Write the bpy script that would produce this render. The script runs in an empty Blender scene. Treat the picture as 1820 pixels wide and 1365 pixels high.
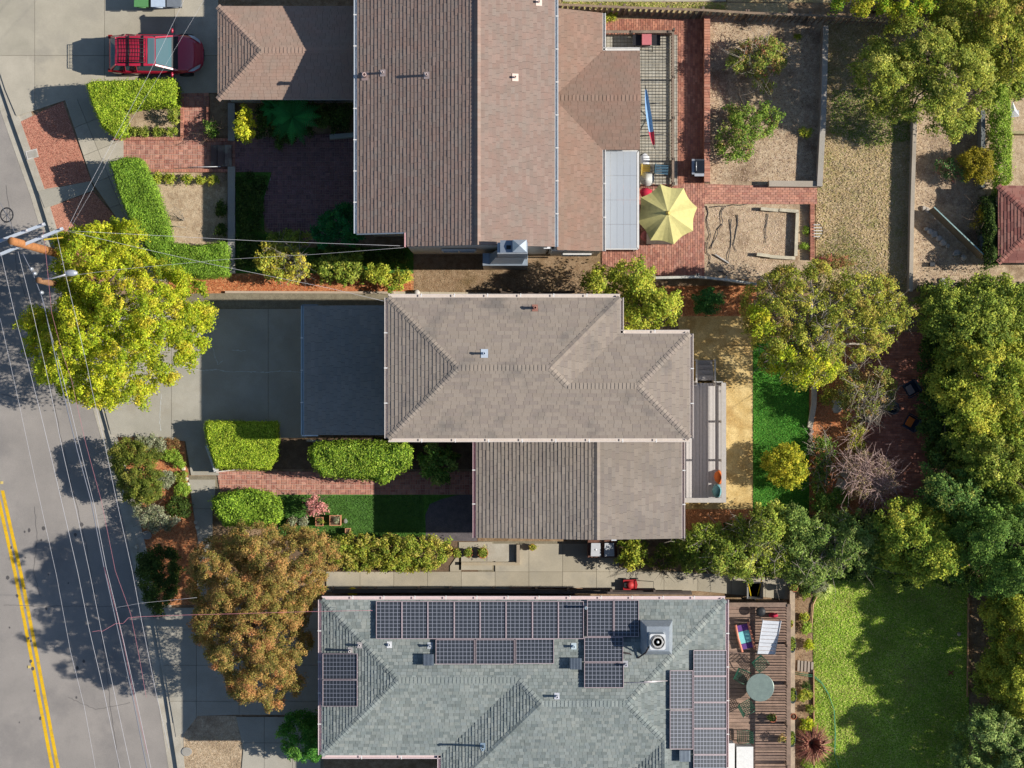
import bpy, math, random
import numpy as np
from mathutils import Vector, Matrix
R = math.radians
random.seed(7)
RNG = np.random.default_rng(11)
scene = bpy.context.scene
COL = scene.collection
# ---------------------------------------------------------------- camera, world, sun, exposure
H = 92.0            # camera height above the ground, metres
S = 40.0            # photograph pixels per metre on the ground
cam = bpy.data.cameras.new('camera')
cam.sensor_width = 36.0
cam.lens = 18.0 / ((910.0 / S) / H)
cam.clip_start = 0.5; cam.clip_end = 1500
camo = bpy.data.objects.new('camera', cam); COL.objects.link(camo)
camo.location = (0, 0, H); camo.rotation_euler = (0, 0, 0)
scene.camera = camo
SUN_ELEV = 34.0
world = bpy.data.worlds.new('World'); scene.world = world; world.use_nodes = True
wn = world.node_tree.nodes; wl = world.node_tree.links
sky = wn.new('ShaderNodeTexSky'); sky.sky_type = 'NISHITA'; sky.sun_disc = False
sky.sun_elevation = R(SUN_ELEV); sky.sun_rotation = R(90); sky.ozone_density = 2.6; sky.dust_density = 0.4
wl.new(sky.outputs[0], wn['Background'].inputs[0]); wn['Background'].inputs[1].default_value = 0.084
sl = bpy.data.lights.new('sun', 'SUN'); sl.energy = 5.0; sl.angle = R(0.5); sl.color = (1.0, 0.955, 0.88)
so = bpy.data.objects.new('sun', sl); COL.objects.link(so)
so.rotation_euler = (0, R(90 - SUN_ELEV), 0)      # shines towards -x and down
so.location = (60, 0, 60)
scene.view_settings.view_transform = 'Standard'; scene.view_settings.look = 'None'
scene.view_settings.gamma = 1; scene.view_settings.exposure = 0.50
scene.view_settings.use_curve_mapping = False
scene.render.resolution_x = 1024; scene.render.resolution_y = 768
SHADOW = 1 / math.tan(R(SUN_ELEV))

# ---------------------------------------------------------------- helpers
KEXP = 1.30
def s2l(v):
    v /= 255.0
    return v / 12.92 if v <= 0.04045 else ((v + 0.055) / 1.055) ** 2.4
def C(r, g, b, k=KEXP):
    return tuple(min(0.9, s2l(c) / k) for c in (r, g, b))
def P(px, py, z=0.0):
    f = (H - z) / H
    return Vector(((px - 910) / S * f, (682.5 - py) / S * f, z))
def PX(pts, z=0.0):
    return [P(a, b, z) for a, b in pts]
def rect(x0, y0, x1, y1): return [(x0, y0), (x1, y0), (x1, y1), (x0, y1)]
def ell(cx, cy, rx, ry, n=20, j=0.0, seed=0):
    r_ = random.Random(seed)
    return [(cx + rx * math.cos(2 * math.pi * i / n) * (1 + r_.uniform(-j, j)), cy + ry * math.sin(2 * math.pi * i / n) * (1 + r_.uniform(-j, j))) for i in range(n)]

def mat(name, c1, c2=None, scale=2.0, rough=0.85, bump=0.0, fine=30.0, finemix=0.15, metal=0.0, spec=0.3, attr=False, c3=None, scale3=0.4, bscale=None, thr=(0.35, 0.65)):
    m = bpy.data.materials.new(name); m.use_nodes = True
    n = m.node_tree.nodes; l = m.node_tree.links; b = n['Principled BSDF']
    b.inputs['Roughness'].default_value = rough; b.inputs['Metallic'].default_value = metal
    b.inputs['Specular IOR Level'].default_value = spec
    tc = n.new('ShaderNodeTexCoord'); co = tc.outputs['Object']
    if attr:
        g = n.new('ShaderNodeNewGeometry'); co = g.outputs['Position']
    def noise(sc, det=4.0, ro=0.6):
        t = n.new('ShaderNodeTexNoise'); t.inputs['Scale'].default_value = sc; t.inputs['Detail'].default_value = det; t.inputs['Roughness'].default_value = ro
        l.new(co, t.inputs['Vector']); return t
    def ramp(src, a, bb, lo=0.35, hi=0.65):
        r = n.new('ShaderNodeValToRGB'); r.color_ramp.elements[0].position = lo; r.color_ramp.elements[1].position = hi
        r.color_ramp.elements[0].color = (*a, 1); r.color_ramp.elements[1].color = (*bb, 1); l.new(src, r.inputs[0]); return r
    if attr:
        at = n.new('ShaderNodeAttribute'); at.attribute_name = 'Col'; cur = at.outputs['Color']
        if c2 is not None:
            t = noise(scale); r = ramp(t.outputs['Fac'], c1, c2, *thr)
            mx = n.new('ShaderNodeMix'); mx.data_type = 'RGBA'; mx.blend_type = 'MULTIPLY'; mx.inputs[0].default_value = 1
            l.new(cur, mx.inputs[6]); l.new(r.outputs[0], mx.inputs[7]); cur = mx.outputs[2]
    else:
        if c2 is not None:
            t = noise(scale); r = ramp(t.outputs['Fac'], c1, c2, *thr); cur = r.outputs[0]
        else:
            rgb = n.new('ShaderNodeRGB'); rgb.outputs[0].default_value = (*c1, 1); cur = rgb.outputs[0]
    if c3 is not None:
        t = noise(scale3, 5, 0.65); r = ramp(t.outputs['Fac'], (0, 0, 0), (1, 1, 1), 0.5, 0.68)
        mx = n.new('ShaderNodeMix'); mx.data_type = 'RGBA'; l.new(r.outputs[0], mx.inputs[0]); l.new(cur, mx.inputs[6]); mx.inputs[7].default_value = (*c3, 1); cur = mx.outputs[2]
    if finemix > 0:
        t = noise(fine, 3, 0.7); r = ramp(t.outputs['Fac'], (1 - finemix * 2.2,) * 3, (1 + finemix * 2.2,) * 3, 0.3, 0.7)
        mx = n.new('ShaderNodeMix'); mx.data_type = 'RGBA'; mx.blend_type = 'MULTIPLY'; mx.inputs[0].default_value = 1; l.new(cur, mx.inputs[6]); l.new(r.outputs[0], mx.inputs[7]); cur = mx.outputs[2]
    l.new(cur, b.inputs['Base Color'])
    if bump > 0:
        t = noise(bscale or fine, 4, 0.7); bp = n.new('ShaderNodeBump'); bp.inputs['Strength'].default_value = 0.9; bp.inputs['Distance'].default_value = bump
        l.new(t.outputs['Fac'], bp.inputs['Height']); l.new(bp.outputs[0], b.inputs['Normal'])
    return m
def leafmat(name, trans=0.3, gain=1.0, rough=0.55):
    m = bpy.data.materials.new(name); m.use_nodes = True
    n = m.node_tree.nodes; l = m.node_tree.links; b = n['Principled BSDF']; out = n['Material Output']
    at = n.new('ShaderNodeAttribute'); at.attribute_name = 'Col'
    b.inputs['Roughness'].default_value = rough; b.inputs['Specular IOR Level'].default_value = 0.12
    l.new(at.outputs['Color'], b.inputs['Base Color'])
    tr = n.new('ShaderNodeBsdfTranslucent'); mx = n.new('ShaderNodeMixShader'); mx.inputs[0].default_value = trans
    l.new(at.outputs['Color'], tr.inputs[0]); l.new(b.outputs[0], mx.inputs[1]); l.new(tr.outputs[0], mx.inputs[2]); l.new(mx.outputs[0], out.inputs[0])
    return m

class MB:
    """collects faces of ONE object in world coordinates"""
    def __init__(s): s.v = []; s.f = []; s.c = []; s.m = []; s.smooth = []; s.uv = {}
    def add(s, vs, fs, col=(0.5, 0.5, 0.5), mi=0, smooth=False):
        o = len(s.v); s.v += [tuple(p) for p in vs]; s.c += [col] * len(vs)
        for f in fs: s.f.append(tuple(i + o for i in f)); s.m.append(mi); s.smooth.append(smooth)
        return s
    def prism(s, poly, z0, z1, col=(.5, .5, .5), mi=0, bottom=False):
        n = len(poly); a = sum(poly[i][0] * poly[(i + 1) % n][1] - poly[(i + 1) % n][0] * poly[i][1] for i in range(n))
        if a < 0: poly = poly[::-1]
        vs = [(p[0], p[1], z0) for p in poly] + [(p[0], p[1], z1) for p in poly]
        fs = [tuple(range(n, 2 * n))] + [(i, (i + 1) % n, n + (i + 1) % n, n + i) for i in range(n)]
        if bottom: fs.append(tuple(range(n - 1, -1, -1)))
        return s.add(vs, fs, col, mi)
    def box(s, x0, x1, y0, y1, z0, z1, col=(.5, .5, .5), mi=0):
        return s.prism([(x0, y0), (x1, y0), (x1, y1), (x0, y1)], z0, z1, col, mi, True)
    def beam(s, a, b, w, h, col=(.5, .5, .5), mi=0):
        a = Vector(a); b = Vector(b); d = (b - a).normalized()
        up = Vector((0, 0, 1)) if abs(d.z) < 0.95 else Vector((1, 0, 0))
        sd = d.cross(up).normalized() * w / 2; u = sd.cross(d).normalized() * h / 2
        vs = [a - sd - u, a + sd - u, a + sd + u, a - sd + u, b - sd - u, b + sd - u, b + sd + u, b - sd + u]
        return s.add(vs, [(3, 2, 1, 0), (4, 5, 6, 7), (0, 1, 5, 4), (1, 2, 6, 5), (2, 3, 7, 6), (3, 0, 4, 7)], col, mi)
    def tube(s, pts, r, n=6, r1=None, col=(.5, .5, .5), mi=0, smooth=True, cap=True):
        pts = [Vector(p) for p in pts]; r1 = r if r1 is None else r1; k = len(pts); vs = []
        for i, p in enumerate(pts):
            d = (pts[min(i + 1, k - 1)] - pts[max(i - 1, 0)]).normalized()
            up = Vector((0, 0, 1)) if abs(d.z) < 0.9 else Vector((1, 0, 0))
            a = d.cross(up).normalized(); b = a.cross(d); rr = r + (r1 - r) * i / max(1, k - 1)
            for j in range(n):
                t = 2 * math.pi * j / n; vs.append(p + a * math.cos(t) * rr + b * math.sin(t) * rr)
        fs = [(i * n + j, i * n + (j + 1) % n, (i + 1) * n + (j + 1) % n, (i + 1) * n + j) for i in range(k - 1) for j in range(n)]
        if cap: fs += [tuple(range(n - 1, -1, -1)), tuple((k - 1) * n + j for j in range(n))]
        return s.add(vs, fs, col, mi, smooth)
    def lathe(s, c, prof, n=20, col=(.5, .5, .5), mi=0, smooth=True, sx=1, sy=1):
        vs = []
        for r, z in prof:
            for j in range(n):
                t = 2 * math.pi * j / n; vs.append((c[0] + r * sx * math.cos(t), c[1] + r * sy * math.sin(t), c[2] + z))
        k = len(prof); fs = [(i * n + j, i * n + (j + 1) % n, (i + 1) * n + (j + 1) % n, (i + 1) * n + j) for i in range(k - 1) for j in range(n)]
        fs += [tuple(range(n - 1, -1, -1)), tuple((k - 1) * n + j for j in range(n))]
        return s.add(vs, fs, col, mi, smooth)
    def mesh(s, name, mats, origin=(0, 0, 0)):
        me = bpy.data.meshes.new(name)
        o = Vector(origin); me.from_pydata([(v[0] - o[0], v[1] - o[1], v[2] - o[2]) for v in s.v], [], s.f)
        for m in (mats if isinstance(mats, (list, tuple)) else [mats]): me.materials.append(m)
        me.polygons.foreach_set('material_index', s.m); me.polygons.foreach_set('use_smooth', s.smooth)
        ca = me.color_attributes.new('Col', 'FLOAT_COLOR', 'POINT')
        arr = np.ones((len(s.v), 4), dtype=np.float32); arr[:, :3] = np.array(s.c, dtype=np.float32).reshape(-1, 3)
        ca.data.foreach_set('color', arr.ravel())
        return me
WLOC = {}
def wloc(o): return WLOC.get(o.name, Vector((0, 0, 0))) if o else Vector((0, 0, 0))
def link(name, data, parent=None, loc=None):
    o = bpy.data.objects.new(name, data); COL.objects.link(o)
    if parent is not None: o.parent = parent
    if loc is not None: o.location = loc
    return o
def part(name, mb, mats, parent=None, kind=None, label=None):
    """mesh in world coordinates, origin at the parent's origin"""
    o = link(name, mb.mesh(name, mats, wloc(parent)), parent)
    WLOC[o.name] = wloc(parent)
    if kind: o['kind'] = kind
    if label: o['label'] = label
    return o
def struct(name, mb, mats): return part(name, mb, mats, None, 'structure')
def tag(o, label, cat, group=None, kind=None):
    o['label'] = label; o['category'] = cat
    if group: o['group'] = group
    if kind: o['kind'] = kind
    return o
def thing(name, loc, label, cat, group=None, rz=0):
    o = link(name, None, None, Vector(loc)); o.rotation_euler = (0, 0, rz); o.empty_display_size = 0.3
    WLOC[o.name] = Vector(loc); return tag(o, label, cat, group)
def solo(name, mb, mats, label, cat, group=None):
    """a thing that is one mesh; origin at its base centre"""
    a = np.array(mb.v); c = Vector((float(a[:, 0].mean()), float(a[:, 1].mean()), float(a[:, 2].min())))
    o = link(name, mb.mesh(name, mats, c), None, c); WLOC[o.name] = c
    return tag(o, label, cat, group)
def copy_tree(o, parent=None):
    c = o.copy(); COL.objects.link(c)
    if parent is not None: c.parent = parent
    for ch in list(o.children): copy_tree(ch, c)
    return c
def sheet(name, pts, m, z, parent=None, kind='structure'):
    b = MB(); b.add([(p.x, p.y, z) for p in PX(pts)], [tuple(range(len(pts)))], (.5, .5, .5))
    me = b.mesh(name, m)
    if me.polygons[0].normal.z < 0: me.flip_normals()
    o = link(name, me, parent)
    if kind: o['kind'] = kind
    return o
def clip(poly, a, b, keep_left=True):
    """clip polygon (2-tuples) to the left of a->b"""
    out = []; n = len(poly)
    def sd(p): return (b[0] - a[0]) * (p[1] - a[1]) - (b[1] - a[1]) * (p[0] - a[0])
    for i in range(n):
        p = poly[i]; q = poly[(i + 1) % n]; sp = sd(p); sq = sd(q)
        if sp >= 0: out.append(p)
        if (sp > 0 and sq < 0) or (sp < 0 and sq > 0):
            t = sp / (sp - sq); out.append((p[0] + (q[0] - p[0]) * t, p[1] + (q[1] - p[1]) * t))
    return out
def clip_cell(poly, cell):
    n = len(cell)
    for i in range(n):
        poly = clip(poly, cell[i], cell[(i + 1) % n])
        if len(poly) < 3: return []
    o = []
    for p in poly:
        if not o or abs(p[0] - o[-1][0]) + abs(p[1] - o[-1][1]) > 1e-4: o.append(p)
    if len(o) > 2 and abs(o[0][0] - o[-1][0]) + abs(o[0][1] - o[-1][1]) < 1e-4: o.pop()
    return o if len(o) > 2 else []
def area(p): return abs(sum(p[i][0] * p[(i + 1) % len(p)][1] - p[(i + 1) % len(p)][0] * p[i][1] for i in range(len(p)))) / 2
def ccw(p):
    a = sum(p[i][0] * p[(i + 1) % len(p)][1] - p[(i + 1) % len(p)][0] * p[i][1] for i in range(len(p)))
    return p if a > 0 else p[::-1]
def inpoly(poly, x, y):
    c = False; n = len(poly); j = n - 1
    for i in range(n):
        if (poly[i][1] > y) != (poly[j][1] > y) and x < (poly[j][0] - poly[i][0]) * (y - poly[i][1]) / (poly[j][1] - poly[i][1]) + poly[i][0]: c = not c
        j = i
    return c

# pavings: pieces laid in a region; individual objects up to cap, the rest one 'stuff' part
def vary(c, amt, rnd):
    k = 1 + rnd.uniform(-amt, amt); h = rnd.uniform(-amt, amt) * 0.35
    return (max(0, c[0] * k * (1 + h)), max(0, c[1] * k), max(0, c[2] * k * (1 - h)))
def paving(parent, region_px, cw, ch, ang, gap, z0, z1, cols, m, name='brick', cap=250, pattern='running', amt=0.2, rest='bricks', seed=1, holes=(), off=0.5, minfrac=0.12, tilt=0.0):
    rnd = random.Random(seed)
    reg = [(p.x, p.y) for p in PX(region_px)]
    hl = [[(p.x, p.y) for p in PX(h)] for h in holes]
    ca, sa = math.cos(ang), math.sin(ang)
    loc = [(x * ca + y * sa, -x * sa + y * ca) for x, y in reg]
    x0 = min(p[0] for p in loc); x1 = max(p[0] for p in loc); y0 = min(p[1] for p in loc); y1 = max(p[1] for p in loc)
    cells = []; r = 0; y = y0
    if pattern == 'basket':
        u = cw; nx = int((x1 - x0) / u) + 2; ny = int((y1 - y0) / u) + 2
        for i in range(nx):
            for j in range(ny):
                for k in range(2):
                    if (i + j) % 2: cells.append((x0 + i * u, y0 + j * u + k * u / 2, x0 + i * u + u, y0 + j * u + k * u / 2 + u / 2))
                    else: cells.append((x0 + i * u + k * u / 2, y0 + j * u, x0 + i * u + k * u / 2 + u / 2, y0 + j * u + u))
    else:
        while y < y1:
            x = x0 - cw * ((r * off) % 1.0)
            while x < x1:
                cells.append((x, y, x + cw, y + ch)); x += cw
            y += ch; r += 1
    single = []; mbr = MB(); cnt = 0
    loc = ccw(loc); g = gap / 2
    for c in cells:
        cc = [(c[0] + g, c[1] + g), (c[2] - g, c[1] + g), (c[2] - g, c[3] - g), (c[0] + g, c[3] - g)]
        q = clip_cell(loc, cc)
        if not q: continue
        A = area(q); fa = (c[2] - c[0] - gap) * (c[3] - c[1] - gap)
        if A < fa * minfrac: continue
        cx = sum(p[0] for p in q) / len(q); cy = sum(p[1] for p in q) / len(q)
        wx, wy = cx * ca - cy * sa, cx * sa + cy * ca
        if any(inpoly(h, wx, wy) for h in hl): continue
        single.append((wx * wx + wy * wy, q, A > fa * 0.98, c[2] - c[0] < c[3] - c[1], (wx, wy)))
    single.sort(key=lambda t: t[0])
    shared = {}
    for d, q, full, vert, w in single:
        col = vary(rnd.choice(cols), amt, rnd)
        dz = rnd.uniform(-tilt, tilt)
        if cnt < cap:
            cnt += 1
            if full:
                key = (vert, rnd.randrange(10))
                if key not in shared:
                    mb = MB(); hw, hh = (cw - gap) / 2, (ch - gap) / 2
                    if pattern == 'basket': hw, hh = ((cw - gap) / 2, (cw / 2 - gap) / 2) if not vert else ((cw / 2 - gap) / 2, (cw - gap) / 2)
                    mb.prism([(a * ca - b * sa, a * sa + b * ca) for a, b in ((-hw, -hh), (hw, -hh), (hw, hh), (-hw, hh))], 0, z1 - z0, col)
                    shared[key] = mb.mesh(name, m)
                o = link(name, shared[key], parent, Vector((w[0], w[1], z0 + dz)) - wloc(parent))
            else:
                mb = MB(); mb.prism([(a * ca - b * sa - w[0], a * sa + b * ca - w[1]) for a, b in q], 0, z1 - z0, col)
                o = link(name, mb.mesh(name, m), parent, Vector((w[0], w[1], z0 + dz)) - wloc(parent))
        else:
            mbr.prism([(a * ca - b * sa, a * sa + b * ca) for a, b in q], z0, z1 + dz, col)
    if mbr.v: part(rest, mbr, m, parent, 'stuff')

# roof planes covered in shingles
def newell(pts):
    n = Vector((0, 0, 0))
    for i in range(len(pts)):
        a = pts[i]; b = pts[(i + 1) % len(pts)]
        n += Vector(((a.y - b.y) * (a.z + b.z), (a.z - b.z) * (a.x + b.x), (a.x - b.x) * (a.y + b.y)))
    n.normalize(); return n if n.z > 0 else -n
class Roof:
    def __init__(s, parent, m, cols, amt, tab=(0.30, 0.145), thick=(0.008, 0.022), seed=3, cap=300, under=None, name='roof', patches=()):
        s.planes = []; s.parent = parent; s.m = m; s.cols = cols; s.amt = amt; s.tab = tab; s.thick = thick; s.cap = cap; s.rnd = random.Random(seed); s.caps = []
        s.under = under; s.name = name; s.patches = patches
    def plane(s, pts): s.planes.append([Vector(p) for p in pts]); return s
    def ridge(s, a, b): s.caps.append((Vector(a), Vector(b))); return s
    def z_at(s, x, y):
        for pts in s.planes:
            if inpoly([(p.x, p.y) for p in pts], x, y):
                n = newell(pts); p = pts[0]; return p.z - (n.x * (x - p.x) + n.y * (y - p.y)) / n.z, n
        return 0.0, Vector((0, 0, 1))
    def build(s):
        rnd = s.rnd; mb = MB()
        for pts in s.planes:
            n = newell(pts)
            q = [p - n * 0.012 for p in pts]; k = len(q)
            lower = [p - Vector((0, 0, 0.14)) for p in q]
            nn = (q[1] - q[0]).cross(q[2] - q[0])
            idx = list(range(k)); 
            if newell(pts).dot(sum(((q[i].cross(q[(i + 1) % k])) for i in range(k)), Vector())) < 0: idx = idx[::-1]
            mb.add(q + lower, [tuple(idx)] + [tuple(k + i for i in reversed(idx))] + [(i, k + i, k + (i + 1) % k, (i + 1) % k) for i in range(k)], (0.1, 0.09, 0.08))
        rf = part(s.name, mb, s.under, s.parent)
        tiles = []; W, E = s.tab
        for pts in s.planes:
            n = newell(pts); u = Vector((0, 0, 1)).cross(n)
            u = Vector((1, 0, 0)) if u.length < 1e-4 else u.normalized()
            v = n.cross(u)            # up the slope
            o = pts[0]; loc = ccw([((p - o).dot(u), (p - o).dot(v)) for p in pts])
            u0 = min(p[0] for p in loc); u1 = max(p[0] for p in loc); v0 = min(p[1] for p in loc); v1 = max(p[1] for p in loc)
            r = 0; y = v0 - 0.03
            while y < v1:
                x = u0 - rnd.uniform(0, W); 
                while x < u1:
                    w = W * rnd.choice((0.75, 1.0, 1.0, 1.0, 1.3)); cell = [(x + .004, y), (x + w - .004, y), (x + w - .004, y + E), (x + .004, y + E)]
                    q = clip_cell(loc, cell)
                    if q and area(q) > 0.0015: tiles.append((o, u, v, n, q, y, abs(w - W) < 1e-6 and area(q) > (W - .008) * E * 0.99, x))
                    x += w
                y += E; r += 1
        full = [t for t in tiles if t[6]]
        full.sort(key=lambda t: (t[0] + t[1] * t[7] + t[2] * t[5]).length); ind = set(id(t) for t in full[:s.cap])
        rest = MB(); shared = {}
        for t in tiles:
            o, u, v, n, q, y, fl, x = t
            th = rnd.uniform(*s.thick); col = vary(rnd.choice(s.cols), s.amt, rnd)
            if id(t) in ind:
                key = rnd.randrange(14)
                if key not in shared:
                    b = MB(); w = W - .008
                    b.add([(-w / 2, 0, -.006), (w / 2, 0, -.006), (w / 2, E, -.006), (-w / 2, E, -.006), (-w / 2, 0, th), (w / 2, 0, th), (w / 2, E, .001), (-w / 2, E, .001)], [(4, 5, 6, 7), (0, 1, 5, 4), (1, 2, 6, 5), (3, 0, 4, 7)], col)
                    shared[key] = b.mesh('shingle', s.m)
                ob = link('shingle', shared[key], rf)
                p = o + u * (x + W / 2) + v * y - wloc(rf)
                ob.matrix_local = Matrix(((u.x, v.x, n.x, p.x), (u.y, v.y, n.y, p.y), (u.z, v.z, n.z, p.z), (0, 0, 0, 1)))
            else:
                k = len(q)
                top = [o + u * a + v * b + n * (th + (0.001 - th) * (b - y) / E) for a, b in q]; bot = [o + u * a + v * b - n * .006 for a, b in q]
                rest.add(bot + top, [tuple(range(k, 2 * k))] + [(i, (i + 1) % k, k + (i + 1) % k, k + i) for i in range(k)], col)
        part('shingles', rest, s.m, rf, 'stuff')
        for a, b in s.caps:
            L = (b - a).length; d = (b - a).normalized(); sd = d.cross(Vector((0, 0, 1))).normalized(); k = max(1, int(L / 0.16)); up = sd.cross(d).normalized()
            if up.z < 0: up = -up
            # slope of the two flanks measured from the planes
            def flank(sgn):
                p = (a + b) / 2 + sd * sgn * 0.12; z, _ = s.z_at(p.x, p.y)
                return (z - (a + b).z / 2) if z > 0.5 else -0.04
            fl, fr = flank(1), flank(-1); cm = {}
            for i in range(k):
                key = rnd.randrange(5)
                if key not in cm:
                    c = vary(rnd.choice(s.cols), s.amt, rnd); q = MB(); l = L / k * 1.0
                    def V(al, sg, h): return d * al + sd * sg + Vector((0, 0, h))
                    h0, h1 = .034, .012
                    vs = [V(0, .13, fl + h0 - .005), V(0, 0, h0 + .008), V(0, -.13, fr + h0 - .005), V(l, .13, fl + h1), V(l, 0, h1 + .008), V(l, -.13, fr + h1),
                          V(0, .13, fl - .02), V(0, 0, -.01), V(0, -.13, fr - .02), V(l, .13, fl - .02), V(l, -.13, fr - .02)]
                    q.add(vs, [(0, 1, 4, 3), (1, 2, 5, 4), (6, 7, 1, 0), (7, 8, 2, 1), (0, 3, 9, 6), (2, 8, 10, 5)], c)
                    cm[key] = q.mesh('ridge_cap', s.m)
                link('ridge_cap', cm[key], rf, a + d * (L * i / k) - wloc(rf))
        return rf

# foliage -----------------------------------------------------------------
def mesh_np(name, verts, quads, cols, m):
    me = bpy.data.meshes.new(name); nv = len(verts); nf = len(quads)
    me.vertices.add(nv); me.vertices.foreach_set('co', verts.astype(np.float32).ravel())
    me.loops.add(nf * 4); me.loops.foreach_set('vertex_index', quads.astype(np.int32).ravel())
    me.polygons.add(nf); me.polygons.foreach_set('loop_start', np.arange(nf, dtype=np.int32) * 4)
    try: me.polygons.foreach_set('loop_total', np.full(nf, 4, dtype=np.int32))
    except Exception: pass
    me.update(calc_edges=True); me.materials.append(m)
    ca = me.color_attributes.new('Col', 'FLOAT_COLOR', 'POINT'); a = np.ones((nv, 4), dtype=np.float32); a[:, :3] = cols
    ca.data.foreach_set('color', a.ravel()); return me
def np_in(poly, x, y):
    c = np.zeros(len(x), bool); n = len(poly); j = n - 1
    for i in range(n):
        xi, yi = poly[i]; xj, yj = poly[j]
        if yi != yj:
            c ^= ((yi > y) != (yj > y)) & (x < (xj - xi) * (y - yi) / (yj - yi) + xi)
        j = i
    return c
def np_dist(poly, x, y):
    d = np.full(len(x), 1e9); n = len(poly)
    for i in range(n):
        a = np.array(poly[i]); b = np.array(poly[(i + 1) % n]); ab = b - a; L = max(1e-9, (ab ** 2).sum())
        t = np.clip(((x - a[0]) * ab[0] + (y - a[1]) * ab[1]) / L, 0, 1)
        d = np.minimum(d, np.hypot(x - a[0] - t * ab[0], y - a[1] - t * ab[1]))
    return d
def sample_in(poly, n, rng):
    p = np.array(poly); lo = p.min(0); hi = p.max(0); xs = np.zeros(0); ys = np.zeros(0)
    while len(xs) < n:
        x = rng.uniform(lo[0], hi[0], n * 2 + 50); y = rng.uniform(lo[1], hi[1], n * 2 + 50); k = np_in(poly, x, y)
        xs = np.concatenate([xs, x[k]]); ys = np.concatenate([ys, y[k]])
    return xs[:n], ys[:n]
def leaves(pos, nrm, size, cols, rng, aspect=0.6):
    n = len(pos); nrm = nrm / (np.linalg.norm(nrm, axis=1, keepdims=True) + 1e-9)
    r = rng.normal(size=(n, 3)); a = np.cross(nrm, r); a /= (np.linalg.norm(a, axis=1, keepdims=True) + 1e-9); b = np.cross(nrm, a)
    s = size[:, None]
    v = np.stack([pos - a * s / 2, pos + b * s * aspect / 2 + a * s * .08, pos + a * s / 2 + nrm * s * .06, pos - b * s * aspect / 2 + a * s * .08], 1).reshape(-1, 3)
    return v, np.arange(n * 4).reshape(-1, 4), np.repeat(cols, 4, 0)
def foliage(outline, zb, zt, pal, leaf, clump, cov, seed, flat=0.0, jit=0.25, gapiness=0.0, wild=0.7, tonevar=0.25, fill=0.35, aspect=0.6):
    leaf = leaf * .84; rng = np.random.default_rng(seed); zm = zb + (zt - zb) * 0.6
    poly = [(p.x, p.y) for p in PX(outline, zm)]; A = area(poly)
    pc = np.array([p[:3] for p in pal]); pw = np.array([p[3] for p in pal], float); pw /= pw.sum()
    lo = np.array(poly).min(0)
    def wave(x, y, sc, ph):      # smooth pseudo noise in -1..1
        return (np.sin(x / sc + 1.7 * np.sin(y / sc * .8 + ph) + ph * 3) + np.sin(y / sc * 1.13 + 1.5 * np.sin(x / sc * .7 + ph * 2) + ph)) * .5
    if flat >= 0.55:             # clipped: dense even top and sides
        N = int(A * cov * 1.25 / (leaf * leaf * aspect * .5)); nt = int(N * .74); x, y = sample_in(poly, nt, rng); d = np_dist(poly, x, y)
        amp = .22 * (1 - flat) * (zt - zb) + .035
        rd = .12 + .5 * (1 - flat)
        z = zt - amp * (1 + wave(x, y, clump * .8, seed % 7)) - (zt - zb) * .35 * np.clip(1 - d / rd, 0, 1) ** 2 - rng.exponential(.05, nt)
        n1 = np.stack([rng.normal(0, .35, nt), rng.normal(0, .35, nt), np.ones(nt)], 1)
        pp = np.array(poly + [poly[0]]); seg = np.hypot(*(pp[1:] - pp[:-1]).T); ns = N - nt; k = rng.choice(len(seg), ns, p=seg / seg.sum()); f = rng.random(ns)[:, None]
        e = pp[k] * (1 - f) + pp[k + 1] * f; cen = np.array(poly).mean(0); tang = (pp[k + 1] - pp[k]); nn = np.stack([tang[:, 1], -tang[:, 0]], 1); nn /= (np.linalg.norm(nn, axis=1, keepdims=True) + 1e-9)
        sg = 1.0 if sum(poly[i][0] * poly[(i + 1) % len(poly)][1] - poly[(i + 1) % len(poly)][0] * poly[i][1] for i in range(len(poly))) > 0 else -1.0
        nn *= sg; e = e + nn * rng.normal(-.02, .04 + .06 * (1 - flat), ns)[:, None]
        zz = rng.uniform(zb, zt - .1, ns); pos = np.concatenate([np.stack([x, y, z], 1), np.column_stack([e, zz])]); nrm = np.concatenate([n1, np.column_stack([nn, np.full(ns, .5)])]) + rng.normal(size=(N, 3)) * wild * .5
        tone = 1 + tonevar * .6 * wave(pos[:, 0], pos[:, 1], clump * 1.6, 2.0)
        cc = pc[rng.choice(len(pal), N, p=pw)] * tone[:, None] * rng.uniform(.55, 1.32, N)[:, None]
        v, f_, c = leaves(pos, nrm, leaf * rng.uniform(.65, 1.3, N), np.clip(cc, 0, .95), rng, aspect)
        return v, f_, c, np.stack([x, y, z], 1)[:60]
    clump = clump if clump < .2 else .2 + (clump - .2) * .62
    nc = max(6, int(A / (math.pi * clump ** 2) * 4.0))
    x, y = sample_in(poly, nc * 2, rng); d = np_dist(poly, x, y); k = d > clump * 0.3; x, y, d = x[k][:nc], y[k][:nc], d[k][:nc]
    if len(x) < 3:
        x, y = sample_in(poly, 6, rng); d = np_dist(poly, x, y)
    nc = len(x)
    Dm = max(d.max(), 0.15); t = np.clip(d / Dm, 0, 1); dome = np.sqrt(np.clip(1 - (1 - t) ** 2, 0, 1)) * .85 + .15; dome = dome * (1 - flat) + flat
    dome = dome * (1 + .22 * wave(x, y, max(.35, clump * 1.6), seed % 5))
    r = clump * rng.uniform(0.5, 1.15, nc)
    zc = zb + (zt - zb - r * 0.6) * np.clip(dome, .05, 1.05) * (1 - rng.uniform(0, jit, nc)); zc = np.maximum(zc, zb * 0.9 + r * .4)
    if gapiness: keep = rng.random(nc) > gapiness; x, y, r, zc, d = x[keep], y[keep], r[keep], zc[keep], d[keep]; nc = len(x)
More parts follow.
